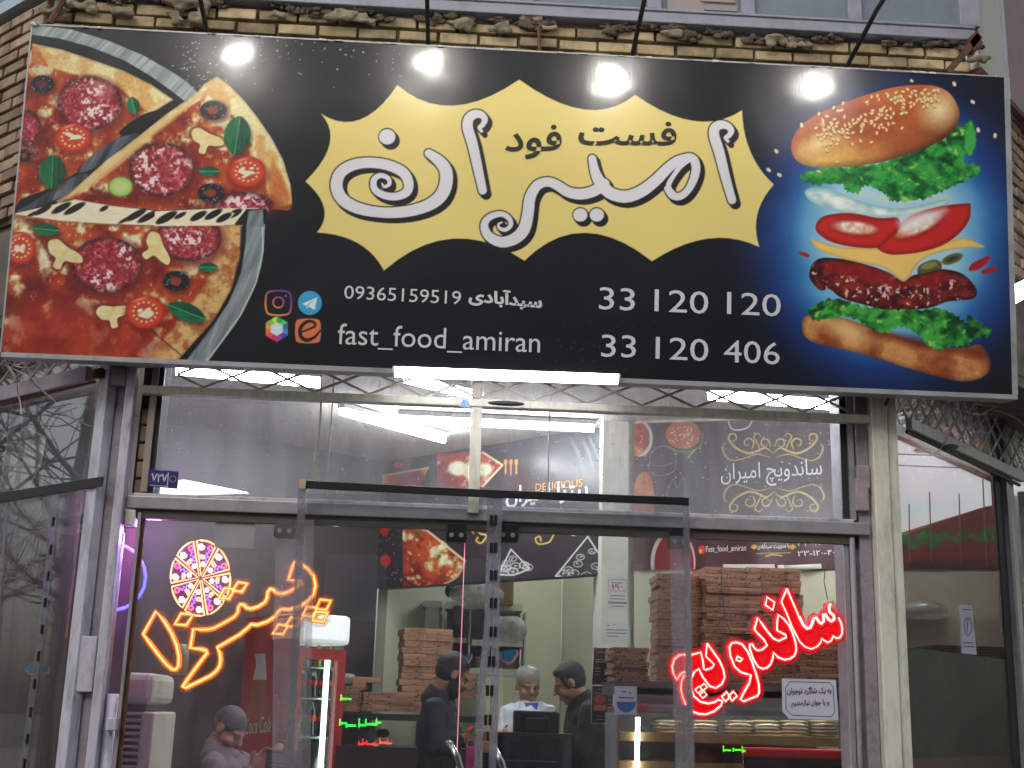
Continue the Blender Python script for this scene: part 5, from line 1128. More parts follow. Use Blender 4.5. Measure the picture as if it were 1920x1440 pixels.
def ribbon(pts, closed, w, pl, off, k):
    m = MB(); P = catmull(pts, 2, closed); n = len(P); L = []
    for i in range(n):
        a, b = P[(i-1) % n if closed or i else 0], P[(i+1) % n if closed or i < n-1 else n-1]; t = b-a; t = t/(np.hypot(*t)+1e-6); nn = np.array((t[1], -t[0])); L.append((P[i]+nn*w, P[i]-nn*w))
    for i in range(n if closed else n-1):
        (a, b), (c, d) = L[i], L[(i+1) % n]; m.add([pl.at(*a, off-k), pl.at(*b, off-k), pl.at(*d, off-k), pl.at(*c, off-k)], [(0, 1, 2, 3)])
    return m
M_halo = glass('orange_halo_acrylic', refl=0, dirt=.30, dcol=(255, 130, 40), streak=False)  # tinted ribbons added round the tubes; their colour stands for the halo
M_halr = glass('red_halo_acrylic', refl=0, dirt=.5, dcol=(240, 20, 40), streak=False)  # same for the red tubes: the glow is put into the ribbon's tint
hb0 = MB()
for k, q in enumerate(shp): r_ = ribbon(q, True, 9, NY, -.005, k*.0006); hb0.add(r_.v, r_.f)
hb0.build('acrylic_halo', M_halo, pz)
mc.build('lit_core', M_yc, pz); ms.build('lit_sleeve', M_yo, pz)
M_clr = backing('clear_acrylic', (120, 80, 70), .16, None)
for q in shp[:1]+shp[2:3]:
    mbk.prism([NY.at(x, y, -.008) for x, y in q], -NY.n*.003)
mbk.build('acrylic_backing', M_clr, pz)
# the pizza wheel: eight slices
wc, ws, wp, wbl, ww, wpk, wor = MB(), MB(), MB(), MB(), MB(), MB(), MB()
cx, cy, rx, ry = 376, 1084, 52, 67
for k in range(8):
    am = math.radians(-78+45*k); a0, a1 = am-.36, am+.36; ex, ey = 4*math.cos(am), 4*math.sin(am)
    arc = [(cx+ex+rx*math.cos(a), cy+ey+ry*math.sin(a)) for a in np.linspace(a0, a1, 6)]
    q = [(cx+ex*1.2, cy+ey*1.2)]+arc
    neon(wc, ws, NY, q, True, 1.0)
    pt = lambda r, da: (cx+ex+rx*r*math.cos(am+da), cy+ey+ry*r*math.sin(am+da))
    for (r, da_, R_n, mb_) in ((.84, .2, 4, wpk), (.34, 0, 3, ww)):
        c_ = pt(r, da_); neon(mb_, ws if 0 else mb_, NY, [(c_[0]+R_n*math.cos(t), c_[1]+R_n*1.1*math.sin(t)) for t in np.arange(0, 6.28, .8)], True, .9)
    c_ = pt(.82, -.18); neon(ww, ww, NY, [(c_[0]+5*math.cos(t), c_[1]+5*math.sin(t)) for t in np.arange(0, 5, .7)]+[(c_[0]-2, c_[1]+5), (c_[0]-1, c_[1]-1), (c_[0]+2, c_[1]-1)], True, .9)
    c_ = pt(.58, -.12); neon(wor, wor, NY, [(c_[0]+6*math.cos(am+1.57+t)*.8, c_[1]+6*math.sin(am+1.57+t)) for t in np.arange(0, 3.2, .6)], True, .9)
    neon(wbl, wbl, NY, [pt(.45+.07*i, .16+.07*(-1)**i) for i in range(5)], False, .9)
wc.build('lit_core', emit('neon_warm_yellow', (255, 225, 120), 1.5), pz); ws.build('lit_sleeve', emit('neon_amber', (255, 140, 20), .9), pz)
ww.build('lit_mushrooms', emit('neon_white', (225, 235, 255), 1.6), pz); wpk.build('lit_salami', emit('neon_pink', (255, 40, 130), 1.2), pz)
wbl.build('lit_peppers', emit('neon_violet', (110, 60, 255), 1.6), pz); wor.build('lit_tomatoes', emit('neon_peach', (255, 170, 120), 1.2), pz)
mb = MB(); mb.prism([NY.at(cx+rx*1.02*math.cos(a), cy+ry*1.02*math.sin(a), -.01) for a in np.arange(0, 6.2, .25)], -NY.n*.003); mb.build('acrylic_backing', backing('violet_acrylic', (190, 60, 160), .55, None), pz)
# sandwich sign
s8 = lambda p: zc(p, 4.8, 1200, 1040); s9 = lambda p: zc(p, 3, 1080, 960)
sw = empty('neon_sign', NY.at(1430, 1220), 'red neon lettering on red acrylic in the right window', 'neon sign')
O1 = s8([(1318, 308), (1350, 385), (1390, 475), (1425, 560), (1462, 635), (1495, 668), (1525, 660), (1542, 620), (1556, 575), (1580, 570), (1602, 605), (1625, 625), (1645, 600), (1642, 545), (1660, 538), (1688, 585), (1716, 602), (1740, 585), (1735, 550), (1700, 520), (1692, 480), (1706, 445)])
O1b = s8([(1318, 308), (1268, 425), (1318, 535), (1362, 645), (1400, 720), (1432, 782), (1480, 830), (1535, 850), (1590, 828), (1622, 790), (1632, 755), (1655, 775), (1685, 792), (1715, 775), (1735, 732), (1760, 752), (1790, 750), (1810, 720), (1816, 670), (1805, 615), (1780, 568)])
O2 = s8([(1240, 542), (1290, 580), (1335, 635), (1370, 710), (1395, 790), (1402, 860), (1385, 910), (1345, 938), (1295, 946), (1240, 925), (1195, 880), (1192, 930), (1172, 985), (1140, 1018), (1100, 1028), (1060, 1010), (1020, 950), (998, 890), (982, 840), (986, 808), (1005, 806), (1025, 842), (1055, 864), (1095, 856), (1140, 818), (1110, 765), (1060, 715), (1025, 675), (1055, 568), (1090, 618), (1140, 690), (1195, 755), (1245, 778), (1312, 745), (1308, 725), (1262, 700), (1228, 682), (1230, 610)])
O3 = s8([(1140, 384), (1206, 430), (1190, 500), (1124, 455)])
O4 = s9([(900, 735), (932, 745), (962, 785), (988, 845), (1008, 905), (1025, 965), (1028, 1015), (1018, 1034), (940, 1065), (922, 1055), (945, 1010), (972, 965), (982, 918), (958, 912), (925, 902), (890, 870), (866, 810), (860, 760), (876, 738)])
O5 = s9([(905, 812), (935, 828), (922, 842), (897, 832)])
O6 = s9([(735, 740), (768, 785), (803, 835), (826, 885), (834, 930), (818, 968), (785, 990), (750, 980), (712, 930), (688, 882), (662, 902), (646, 940), (645, 985), (660, 1035), (698, 1068), (742, 1078), (778, 1070), (800, 1056), (822, 1064), (812, 1090), (772, 1122), (730, 1138), (690, 1136), (648, 1120)])
O7 = s9([(735, 740), (728, 812), (752, 835), (776, 860), (760, 878), (728, 888), (716, 882), (712, 840), (700, 790), (645, 805)])
O8 = s9([(617, 803), (580, 806), (552, 828), (540, 868), (545, 908), (566, 945), (586, 912), (612, 897)])
O9 = s9([(609, 916), (592, 950), (588, 1000), (600, 1048), (616, 1086)])
mc, ms = MB(), MB()
for q, c_ in ((O1, 0), (O1b, 0), (O2, 1), (O3, 1), (O4, 1), (O5, 1), (O6, 0), (O7, 0), (O8, 0), (O9, 0)): neon(mc, ms, NY, q, bool(c_), 2.0)
for a, b in ((842, 1040), (880, 1036)): neon(mc, ms, NY, s9([(a+4, b-26), (a+24, b), (a-4, b+26), (a-24, b)]), True, 1.9)
for a, b in ((688, 1000), (716, 985), (714, 1028)): neon(mc, ms, NY, s9([(a+3, b-20), (a+20, b), (a-3, b+20), (a-20, b)]), True, 1.6)
neon(mc, ms, NY, O1[3:], False, 3.2, 0, .004)
hb0 = MB()
for k, (q, c_) in enumerate(((O1+O1b[::-1], 1), (O2, 1), (O3, 1), (O4, 1), (O6, 0), (O7, 0), (O8, 0), (O9, 0))): r_ = ribbon(q, bool(c_), 10, NY, -.0045, k*.0006); hb0.add(r_.v, r_.f)
hb0.build('acrylic_halo', M_halr, sw)
mc.build('lit_core', M_rc, sw); ms.build('lit_sleeve', M_rs, sw)
mb = MB()
for q in (O1+O1b[::-1], O2, O3, O4, O6+O7[::-1][:9] if 0 else O6, O8+[s9([(630, 805)])[0]], O7+[s9([(640, 900)])[0]]):
    mb.prism([NY.at(x, y, -.01-.001*(len(mb.f) % 5)) for x, y in q], -NY.n*.003)
mb.build('acrylic_backing', emit('red_acrylic_glow', (255, 0, 24), .32, (200, 14, 30)), sw)
for k, q in enumerate(([(1352, 1066), (1354, 1110), (1360, 1160), (1372, 1190)], [(1548, 1056), (1545, 1090), (1552, 1124)])):
    mb = MB(); mb.tube([NY.at(*p) for p in q], .002, 5); kind(mb.build('hanging_wire', M_black), ['thin dark wire hanging behind the middle of the red neon sign', 'thin dark wire holding up the right end of the red neon sign'][k], 'wire')
# round neon sign seen past the left posts
ring = empty('neon_sign', LW.at(205, 1080, -.1), 'round blue and red neon sign hidden behind the left posts', 'neon sign')
NR = FY(.12); mb = MB(); mb.tube([NR.at(212+61*math.cos(a), 1082+62*math.sin(a)) for a in np.arange(0, 6.2, .3)], .0065, 6, True); mb.build('lit_ring', emit('neon_blue', (40, 40, 255), 5), ring)
mb = MB(); mb.tube([NR.at(186+6*math.sin(t*2.3), 1030+t*9) for t in np.arange(0, 9, .6)], .0055, 6); mb.build('lit_figure', emit('neon_red', (255, 20, 50), 4), ring)
pl2 = bpy.data.lights.new('violet_fill', 'POINT'); pl2.energy = 3; pl2.color = (.75, .25, 1); pl2.shadow_soft_size = .05  # added violet point light, unseen, lends a glow to the left glass
o = bpy.data.objects.new('violet_fill', pl2); COL.objects.link(o); o.location = FY(.15).at(278, 1000)
# ------------------------------------------------------------------ things in the room
def mirror_sign(txt, px0, px1, py0, py1, col, st, label):
    """small lit sign on the opposite building; the door glass mirrors it back towards the street"""
    def hit(x, y):
        S = F0.at(x, y); d = S-CAM; d /= np.linalg.norm(d); r = d*np.array([1, -1, 1]); return S+r*((-26.93-S[1])/r[1])
    A, B = hit(px0, py1), hit(px1, py0); t = empty('led_sign', (A+B)/2-np.array([0, 0, 0]), label, 'sign', 'lit signs across the street')
    A[2], B[2] = min(A[2], B[2]), max(A[2], B[2])
    x0, x1 = min(A[0], B[0]), max(A[0], B[0])
    MB().abox((x0-.1, -26.99, A[2]-.1), (x1+.1, -26.94, B[2]+.1)).build('panel', M_black, t)
    m = MB(); rr = random.Random(txt); h_ = B[2]-A[2]; x = x0
    while x < x1-h_*.2:
        l = h_*rr.uniform(.3, 1.1); z = A[2]+h_*rr.uniform(.15, .5)
        m.abox((x, -26.935, z), (min(x1, x+l), -26.92, z+h_*.17)); m.abox((x, -26.938, z-h_*.1), (x+h_*.1, -26.925, z+h_*rr.uniform(.3, .6))); x += l*rr.uniform(.8, 1.3)
    m.build('lettering', emit('led_'+label.split()[0], col, st), t)
mirror_sign(3, 636, 716, 1344, 1366, (20, 255, 60), 9, 'green lit lettering on the opposite building, the wide one on the left')
mirror_sign(4, 672, 735, 1384, 1400, (255, 20, 30), 12, 'red lit lettering on the opposite building')
mirror_sign(5, 1356, 1398, 1398, 1416, (90, 255, 40), 10, 'lime lit lettering on the opposite building, the small one')
mirror_sign(6, 638, 660, 1300, 1322, (20, 255, 60), 7, 'green lit numerals on the opposite building')
# evaporative cooler at the left
M_cool = mat('cooler_plastic', (196, 192, 180), .5, var=.04)
def plbox(mb, pl, x0, y0, x1, y1, d, off=0, mi=0):     # upright box given by two photo corners on a plane, d metres deep behind it
    A, B = pl.at(x0, y1), pl.at(x1, y0); r = pl.r; w_ = (B-A) @ r; h_ = B[2]-A[2]
    o_ = A+pl.n*off
    return mb.prism([o_, o_+r*w_, o_+r*w_+Z*h_, o_+Z*h_], -pl.n*d, mi)
PC = FY(.75); cl = empty('air_cooler', PC.at(160, 1440)*[1, 1, 0]+Z*FZ, 'tall cream air cooler with louvred front standing behind the left posts', 'air cooler')
ctop, cbot = 1266, 1440
A, B = PC.at(28, 1262), PC.at(291, 1262); x0, x1, zt = A[0], B[0], B[2]
MB().abox((x0, .75, zt-.13), (x1, 1.2, zt)).build('top', M_cool, cl, bevel=.03)
mb = MB(); mb.abox((x0-.005, .76, FZ), (x0+.04, 1.2, zt-.131)); mb.build('side_post', M_cool, cl, bevel=.01)
mb = MB(); mb.abox((x1-.04, .74, FZ), (x1+.016, 1.2, zt-.16)); mb.build('side_post', M_cool, cl, bevel=.01)
MB().abox((x0+.041, .82, FZ), (x1-.041, 1.19, zt-.131)).build('body', M_dark, cl)
mb = MB()
for i in range(40):
    z = zt-.17-i*.027
    if z < FZ+.05: break
    mb.box(((x0+x1)/2, .775, z), ((x1-x0)/2-.041, 0, 0), (0, .006, -.002), (0, 0, .0055))
mb.build('louvres', M_cool, cl)
mb = MB(); mb.lathe((F0.at(252, 1250)[0]-.01, .9, zt), [(.035, 0), (.035, .09), (.028, .12), (.022, .13)], 14); kind(mb.build('spray_bottle', mat('green_white_bottle', (150, 170, 130), .4, var=.2, scale=12), smooth=True), 'pale green and white can standing on the cream air cooler', 'can')
# fridge with red side and lit glass door
Q = FY(3.72).at(557, 1215); sd_ = np.array([-.634, .773, 0]); dr_ = np.array([.773, .634, 0])
wS = float(abs((Pl(Q, sd_).at(452, 1300)-Q) @ sd_)); wD = float(abs((Pl(Q, dr_).at(640, 1300)-Q) @ dr_))
zh0, zh1 = float(Pl(Q, dr_).at(600, 1208)[2]), float(Pl(Q, dr_).at(600, 1152)[2])
Qb = Q*[1, 1, 0]
fr = empty('drinks_fridge', Qb+Z*FZ, 'tall red drinks fridge with lit glass door and white header', 'fridge')
M_red = mat('fridge_red', (176, 24, 34), .35, var=.05); M_redd = mat('fridge_door_red', (150, 30, 36), .4, var=.05)
mb = MB(); mb.prism([Qb+Z*FZ, Qb+sd_*wS+Z*FZ, Qb+sd_*wS+Z*zh1*.995, Qb+Z*zh1*.995], dr_*.02); mb.build('side_panel', M_red, fr)
P2 = Qb+dr_*wD
mb = MB(); mb.prism([P2+Z*FZ, P2+sd_*wS+Z*FZ, P2+sd_*wS+Z*zh0, P2+Z*zh0], -dr_*.02); mb.prism([Qb+sd_*wS+dr_*.021+Z*FZ, P2+sd_*wS-dr_*.021+Z*FZ, P2+sd_*wS-dr_*.021+Z*zh0, Qb+sd_*wS+dr_*.021+Z*zh0], -sd_*.02); mb.build('cabinet', mat('fridge_inside', (120, 124, 122), .5), fr)
nD = np.cross(dr_, Z)*1.0
mb = MB()
H0, H1 = Qb-sd_*.06, P2-sd_*.06+dr_*.01
mb.prism([H0+Z*zh0, H1+Z*zh0, H1+Z*zh1, H0+Z*zh1], sd_*.4); mb.build('header', emit('fridge_header', (240, 238, 232), .42), fr, bevel=.03)
zt_ = zh0-.03
def dbar(a, b, z0, z1, m, name, th=.05, o_=0):
    p0, p1 = Qb+dr_*a-sd_*(.03+o_), Qb+dr_*b-sd_*(.03+o_)
    MB().prism([p0+Z*z0, p1+Z*z0, p1+Z*z1, p0+Z*z1], sd_*th).build(name, m, fr)
fw = .07
dbar(.0, wD, zt_-fw, zt_, M_redd, 'door_rail'); dbar(0, fw*.5, FZ, zt_-fw-.001, M_redd, 'door_stile'); dbar(wD-fw*.9, wD, FZ, zt_-fw-.001, M_redd, 'door_stile')
dbar(fw*.5+.001, wD-fw*.9-.001, FZ, zt_-fw-.001, G_door, 'door_glass', .006, -.02)
tb = MB(); p = Qb+dr_*(wD-fw*.9-.045)+sd_*.03; tb.tube([p+Z*FZ, p+Z*(float(Pl(p, dr_).at(603, 1220)[2]))], .018, 10); tb.build('lit_tube', emit('fridge_tube', (225, 250, 240), 4), fr)
M_shelf = mat('wire_shelf', (190, 190, 186), .4)
sh_z = [float(Pl(p, dr_).at(600, y)[2]) for y in (1254, 1312, 1385)]
for z in sh_z: MB().prism([Qb+dr_*.04+sd_*.05+Z*z, P2-dr_*.05+sd_*.05+Z*z, P2-dr_*.05+sd_*.4+Z*z, Qb+dr_*.04+sd_*.4+Z*z], Z*.012).build('shelf', M_shelf, fr)
def bottle(c, h, m1, m2, label, grp, cat='bottle', name='drink_bottle'):
    t = empty(name, c, label, cat, grp); r = h*.145
    MB().lathe(c, [(r*.9, 0), (r, h*.05), (r*.86, h*.3), (r, h*.5), (r*.95, h*.62), (r*.4, h*.85), (r*.36, h*.93)], 12).build('body', m1, t, smooth=True)
    MB().lathe(c+Z*h*.932, [(r*.42, 0), (r*.42, h*.06)], 10).build('cap', m2, t)
    MB().lathe(c+Z*h*.33, [(r*.93, 0), (r*1.03, h*.08), (r*1.03, h*.14)], 12).build('label_band', m2, t)
    return t
M_cola = mat('cola', (30, 12, 12), .12, coat=.5); M_lem = mat('lime_drink', (120, 150, 20), .15, coat=.5); M_capr = mat('red_cap', (190, 20, 26), .4); M_capg = mat('green_cap', (30, 150, 60), .4); M_milk = mat('milky_drink', (214, 214, 204), .4); M_capw = mat('white_cap', (214, 216, 214), .4)
for k in range(4):
    bottle(Qb+dr_*(.12+.085*k)+sd_*.10+Z*(sh_z[1]+.012), .24, M_cola, M_capr, '%s dark cola bottle from the left on the middle fridge shelf' % ('first', 'second', 'third', 'fourth')[k], 'cola bottles on the middle fridge shelf')
for k in range(3): bottle(Qb+dr_*(.10+.11*k)+sd_*.11+Z*(sh_z[2]+.012), .29, M_cola, M_capr, '%s large cola bottle from the left on the lower fridge shelf' % ('first', 'second', 'third')[k], 'cola bottles on the lower fridge shelf')
for k in range(3): bottle(Qb+dr_*(.14+.1*k)+sd_*.10+Z*(sh_z[0]+.012), .17, M_lem if k else M_milk, M_capg, 'small lime drink bottle on the top fridge shelf, %s one' % ('', 'left', 'right')[k] if k else 'small clear bottle left of the lime drinks on the top fridge shelf', 'small bottles on the top fridge shelf')
bottle(Qb+dr_*.30+sd_*.10+Z*(sh_z[2]-.36), .3, M_milk, M_capg, 'white yoghurt drink bottle with green cap at the bottom of the fridge', None)
# the picture on the fridge side
SPn = Pl(Q, -sd_)
def bp(px, w0): return px
mb = MB(); off = .003
ppoly(mb, SPn, [(489, 1226), (497, 1225), (498, 1236), (500, 1275), (474, 1275), (480, 1250), (480, 1236), (478, 1226)], .001, off)
mb.build('bottle_cap_print', mat('print_white', (206, 200, 196), .5), fr)
mb = MB(); ppoly(mb, SPn, catmull([(475, 1276), (499, 1276), (501, 1300), (507, 1325), (509, 1370), (458, 1370), (461, 1325), (470, 1300)], 3), .001, off); mb.build('bottle_print', mat('print_amber', (170, 84, 40), .3, var=.4, scale=14, stretch=(6, 6, 1), coat=.5), fr)
mb = MB(); text(mb, 'Coca Cola', SPn, (458, 1378), (508, 1372), 30, off=.006); mb.build('lettering', mat('print_white2', (214, 210, 208), .5), fr)
# kitchen shelves, cabinet
M_lam = mat('white_laminate', (196, 196, 184), .5, var=.03); M_bk = mat('shelf_back', (120, 116, 104), .6, var=.1)
PS = FY(5.15); ss = empty('shelf_unit', PS.at(900, 1300)*[1, 1, 0]+Z*1.6, 'white open shelf unit on the kitchen wall above the cook', 'shelf unit')
def sp(x0, y0, x1, y1, d=.3, m=M_lam, nm='board', off=0, par=None):
    return plbox(MB(), PS, x0, y0, x1, y1, d, off).build(nm, m, par or ss)
sp(826, 1133, 834, 1252); sp(981, 1148, 988, 1268); sp(876, 1140, 884, 1262); sp(834.5, 1133, 980.5, 1141); sp(834.5, 1196, 875.5, 1204); sp(884.5, 1202, 980.5, 1210); sp(834.5, 1255, 980.5, 1263)
sp(834.5, 1141.5, 980.5, 1254.5, .02, M_bk, 'back_board', -.28)
cb = empty('cabinet', PS.at(790, 1320)*[1, 1, 0]+Z*FZ, 'grey cabinet beside the white shelf unit in the kitchen', 'cabinet')
sp(785, 1140, 825, 1420, .3, mat('grey_cabinet', (150, 146, 132), .5), 'door', .02, cb); sp(793, 1127, 830, 1138.5, .3, M_lam, 'top', .02, cb)
def blob(name, px, py, yd, r, m, label, cat, seed=0, par=None, n=7):
    mb = MB(); c = FY(yd).at(px, py); rr = random.Random(seed)
    st = random.getstate(); random.seed(seed); mb.ball(c, r, n, jit=.14); random.setstate(st)
    return kind(mb.build(name, m, smooth=True), label, cat)
M_bag = glass('thin_bag_plastic', refl=.06, dirt=.5, dcol=(205, 208, 205), streak=False, dscale=14, rib=1)
for a in ((858, 1165, 5.0, (.06, .08, .12), mat('dark_sack', (40, 36, 40), .6), 'dark sack on the upper left shelf of the kitchen unit', 'sack', 1), (950, 1180, 5.0, (.16, .09, .1), M_bag, 'crumpled white bags on the upper right shelf of the kitchen unit', 'bag', 2),
          (895, 1115, 5.0, (.2, .12, .09), M_bag, 'clear bag of bottles on top of the kitchen shelf unit', 'bag', 3), (846, 1108, 5.05, (.05, .05, .05), mat('dark_green_lump', (50, 56, 44), .7), 'dark green bundle on top of the kitchen shelf unit', 'bundle', 4),
          (652, 1272, 4.25, (.06, .05, .035), M_bag, 'crumpled white bag on the low pizza boxes beside the fridge', 'bag', 5), (688, 1376, 4.4, (.07, .06, .07), M_bag, 'grey plastic bag on the counter under the box shelf', 'bag', 6),
          (718, 1375, 4.4, (.05, .04, .03), mat('yellow_plastic', (196, 160, 30), .4), 'yellow plastic thing on the counter under the box shelf', 'bag', 7), (1735, 1144, 2.0, (.12, .07, .05), M_bag, 'clear knotted bag lying on the cream shelf in the right wing window', 'bag', 8),
          (1708, 1146, 1.95, (.05, .05, .04), M_bag, 'small clear bag beside the larger one on the cream shelf', 'bag', 9)):
    blob('plastic_bag' if a[6] == 'bag' else 'bundle', *a[:5], a[5], a[6], a[7])
for k, (x, y) in enumerate(((845, 1225), (905, 1235), (930, 1235), (955, 1240))):
    t = MB()
    for i in range(6 if k else 4): t.tube([PS.at(x, y+16-i*4)+np.array([0, .12, 0]), PS.at(x, y+13.4-i*4)+np.array([0, .12, 0])], .055, 14)
    kind(t.build('plate_stack', mat('buff_plates%d' % k, (176, 160, 120), .5)), ['stack of pale dishes on the lower left kitchen shelf', 'leftmost buff stack on the lower right kitchen shelf', 'middle buff stack on the lower right kitchen shelf', 'rightmost buff stack on the lower right kitchen shelf'][k], 'dishes', 'stacks of dishes on the kitchen shelf')
MB_ = MB(); plbox(MB_, FY(5.0), 912, 1086, 964, 1132, .25); kind(MB_.build('carton', mat('brown_carton', (150, 116, 72), .8), bevel=.004), 'brown carton on top of the kitchen shelf unit behind the curtain strips', 'carton')
# pizza boxes
M_box = mat('kraft_board', (146, 104, 78), .8, var=.14, scale=12); M_ink = mat('box_ink', (60, 34, 26), .8); M_boxd = mat('box_gap', (50, 34, 24), .9)
def pizza_box_proto(h, w_, label, variant):
    t = empty('pizza_box', (0, 0, 0), label, 'pizza box'); a = w_/2
    MB().abox((-a, -a, 0), (a, a, h*.94)).build('tray', M_box, t, bevel=.0015)
    m = MB(); m.abox((-a-.002, -a-.003, h*.42), (a+.002, -a-.0005, h*.96)); m.build('lid_flap', M_box, t)
    m = MB(); F_ = Pl((0, -a-.0035, 0), (1, 0, 0))
    vs, fs, isl = text_geo(['pizza pizza', 'TODAY', 'pizza', 'a pizza a'][variant], .0); lo, hi = vs.min(0), vs.max(0); q = (vs-lo)/np.maximum(hi-lo, 1e-6)
    wd = [.24, .12, .1, .26][variant]; x0 = [-.14, -.02, -.12, -.12][variant]; sl = [.12, 0, .16, -.1][variant]
    P = np.stack([x0+q[:, 0]*wd, np.full(len(q), -a-.0034)-(isl % 2)*.0002, h*.36+q[:, 1]*h*.56+0*sl*q[:, 0]], 1); m.add(P, fs)
    for s in (-1, 1): m.abox((s*.07-.012, -a-.0008, h*.12), (s*.07+.012, -a-.0002, h*.3))
    m.build('print', M_ink, t)
    return t
def dup(root, loc, rz, label=None, group=None):
    r = root.copy(); COL.objects.link(r); r.location = loc; r.rotation_euler = (0, 0, rz)
    if label: r['label'] = label
    if group: r['group'] = group
    for ch in [c for c in root.children]:
        c = ch.copy(); COL.objects.link(c); c.parent = r
    return r
protos = {}
rb = random.Random(12)
ORD = 'lowest second third fourth fifth sixth seventh eighth ninth tenth eleventh twelfth thirteenth fourteenth fifteenth sixteenth seventeenth eighteenth'.split()
def stack(px, pyb, yd, n, h, w_, rz, label, group, lean=0):
    c = FY(yd).at(px, pyb); x, y, z = c; base = label
    for i in range(n):
        label = ('lowest %s' % base if i == 0 else 'topmost %s' % base if i == n-1 else '%s from the bottom, %s' % (ORD[i], base))
        v = rb.randrange(4); key = (h, w_, v); loc = (x+rb.uniform(-.009, .009)+lean*i, y+w_/2+rb.uniform(-.01, .01), z+i*(h+.0015)); a = rz+rb.uniform(-.06, .06)
        if key not in protos:
            protos[key] = t = pizza_box_proto(h, w_, label, v); t['group'] = group; t.location = loc; t.rotation_euler = (0, 0, a)
        else: dup(protos[key], loc, a, label, group)
bpy.context.view_layer.update()
stack(790, 1334, 4.2, 13, .042, .34, .15, 'kraft box in the tall stack behind the bearded man', 'boxes in the tall kitchen stack')
for k, (px, n) in enumerate(((655, 4), (706, 3), (748, 3))): stack(px, 1334, 4.15+.0*k, n, .042, .19 if k else .16, .02, 'low kitchen box pile %s' % ('next to the fridge', 'midway to the tall stack', 'touching the tall stack')[k], 'boxes in the low kitchen rows')
MB_ = MB(); A = FY(4.15).at(688, 1292); MB_.abox((A[0]-.1, 4.15, A[2]+.045), (A[0]+.09, 4.35, A[2]+.08)); MB_.abox((A[0]-.1, 4.15, A[2]-.005), (A[0]-.01, 4.35, A[2]+.0449)); kind(MB_.build('pizza_box', M_box, bevel=.002), 'open kraft pizza box lying on the low rows beside the fridge', 'pizza box')
stack(870, 1310, 4.6, 3, .06, .16, 0, 'small kraft box under the kitchen shelf unit', 'small boxes under the shelf unit')
stack(1180, 1291, 2.3, 6, .036, .20, .1, 'small kraft box in the short stack beside the white column', 'boxes in the short counter stack')
stack(1287, 1288, 1.75, 17, .0325, .30, -.03, 'kraft box in the tall left stack on the display counter', 'boxes in the left counter stack', .0006)
stack(1372, 1290, 1.68, 18, .0325, .29, .04, 'kraft box in the tall middle stack on the display counter', 'boxes in the middle counter stack')
stack(1462, 1288, 1.76, 18, .0325, .29, -.1, 'kraft box in the tall right stack on the display counter', 'boxes in the right counter stack', -.0006)
stack(1550, 1288, 1.66, 8, .0325, .26, -.05, 'kraft box in the short stack above the paper notice', 'boxes in the end counter stack')
ks = empty('wall_shelf', FY(4.1).at(700, 1342), 'dark shelf board carrying the kitchen pizza boxes', 'shelf')
A, B = FY(4.1).at(628, 1335), FY(4.1).at(905, 1336); MB().abox((A[0], 4.1, A[2]-.045), (B[0], 4.6, A[2]-.003)).build('board', M_black, ks)
kc = empty('counter', FY(3.9).at(740, 1420)*[1, 1, 0]+Z*FZ, 'dark brown low counter under the pizza box shelf', 'counter')
A, B = FY(3.9).at(560, 1396), FY(3.9).at(900, 1396); MB().abox((A[0]+.25, 3.9, FZ), (B[0], 4.4, A[2])).build('body', mat('dark_maroon', (46, 24, 26), .35, coat=.4), kc)
# till counter with monitor
tc_ = empty('till_counter', FY(2.7).at(1010, 1440)*[1, 1, 0]+Z*FZ, 'black till counter in front of the cook', 'counter')
A, B = FY(2.7).at(912, 1372), FY(2.7).at(1112, 1376)
MB().abox((A[0], 2.7, FZ), (B[0]-.12, 3.2, A[2]-.02)).build('body', mat('black_laminate', (24, 20, 22), .25, coat=.5), tc_); MB().abox((A[0]-.01, 2.69, A[2]-.0199), (B[0]-.12, 3.2, A[2])).build('top', mat('till_top', (60, 24, 34), .3), tc_)
MB().abox((A[0]+.1, 2.684, FY(2.7).at(1000, 1427)[2]-.005), (B[0]-.2, 2.6895, FY(2.7).at(1000, 1427)[2]+.004)).build('chrome_strip', M_chrome, tc_)
mo = empty('monitor', FY(2.85).at(1005, 1380), 'black till monitor seen from behind on the counter', 'monitor')
mb = MB(); plbox(mb, FY(2.8), 961, 1334, 1049, 1384, .05); mb.build('screen_case', mat('gloss_black', (12, 12, 13), .12, coat=1), mo, bevel=.012)
mb = MB(); plbox(mb, FY(2.8), 985, 1347, 1030, 1370, .015, .0155); mb.build('back_hump', mat('gloss_black2', (12, 12, 13), .3), mo, bevel=.006)
mb = MB(); plbox(mb, FY(2.8), 996, 1380, 1014, 1400, .05, -.01); mb.build('stand', M_black, mo)
# display case on the right
dc = empty('display_case', FY(1.65).at(1370, 1440)*[1, 1, 0]+Z*FZ, 'glass fronted display counter full of bread bags under the pizza boxes', 'display case')
PD_ = FY(1.62)
def dpart(x0, y0, x1, y1, d, m, nm, off=0, bevel=0): return plbox(MB(), PD_, x0, y0, x1, y1, d, off).build(nm, m, dc, bevel=bevel)
dpart(1152, 1289, 1592, 1300, .5, mat('case_top', (96, 92, 94), .3, metal=.4), 'top')
dpart(1160, 1301, 1592, 1330, .04, mat('case_fascia', (112, 108, 110), .3, metal=.3), 'fascia'); dpart(1160, 1331, 1592, 1335, .04, M_chrome, 'trim', .004)
dpart(1578, 1290, 1590, 1460, .04, mat('brass_post', (150, 106, 50), .4, metal=.3), 'corner_post', .02)
dpart(1160, 1336, 1578, 1600, .006, G_door, 'front_glass', .006)
for y in (1384, 1438): dpart(1163, y, 1577, y+5, .4, mat('wood_shelf%d' % y, (170, 130, 84), .5), 'shelf', -.03)
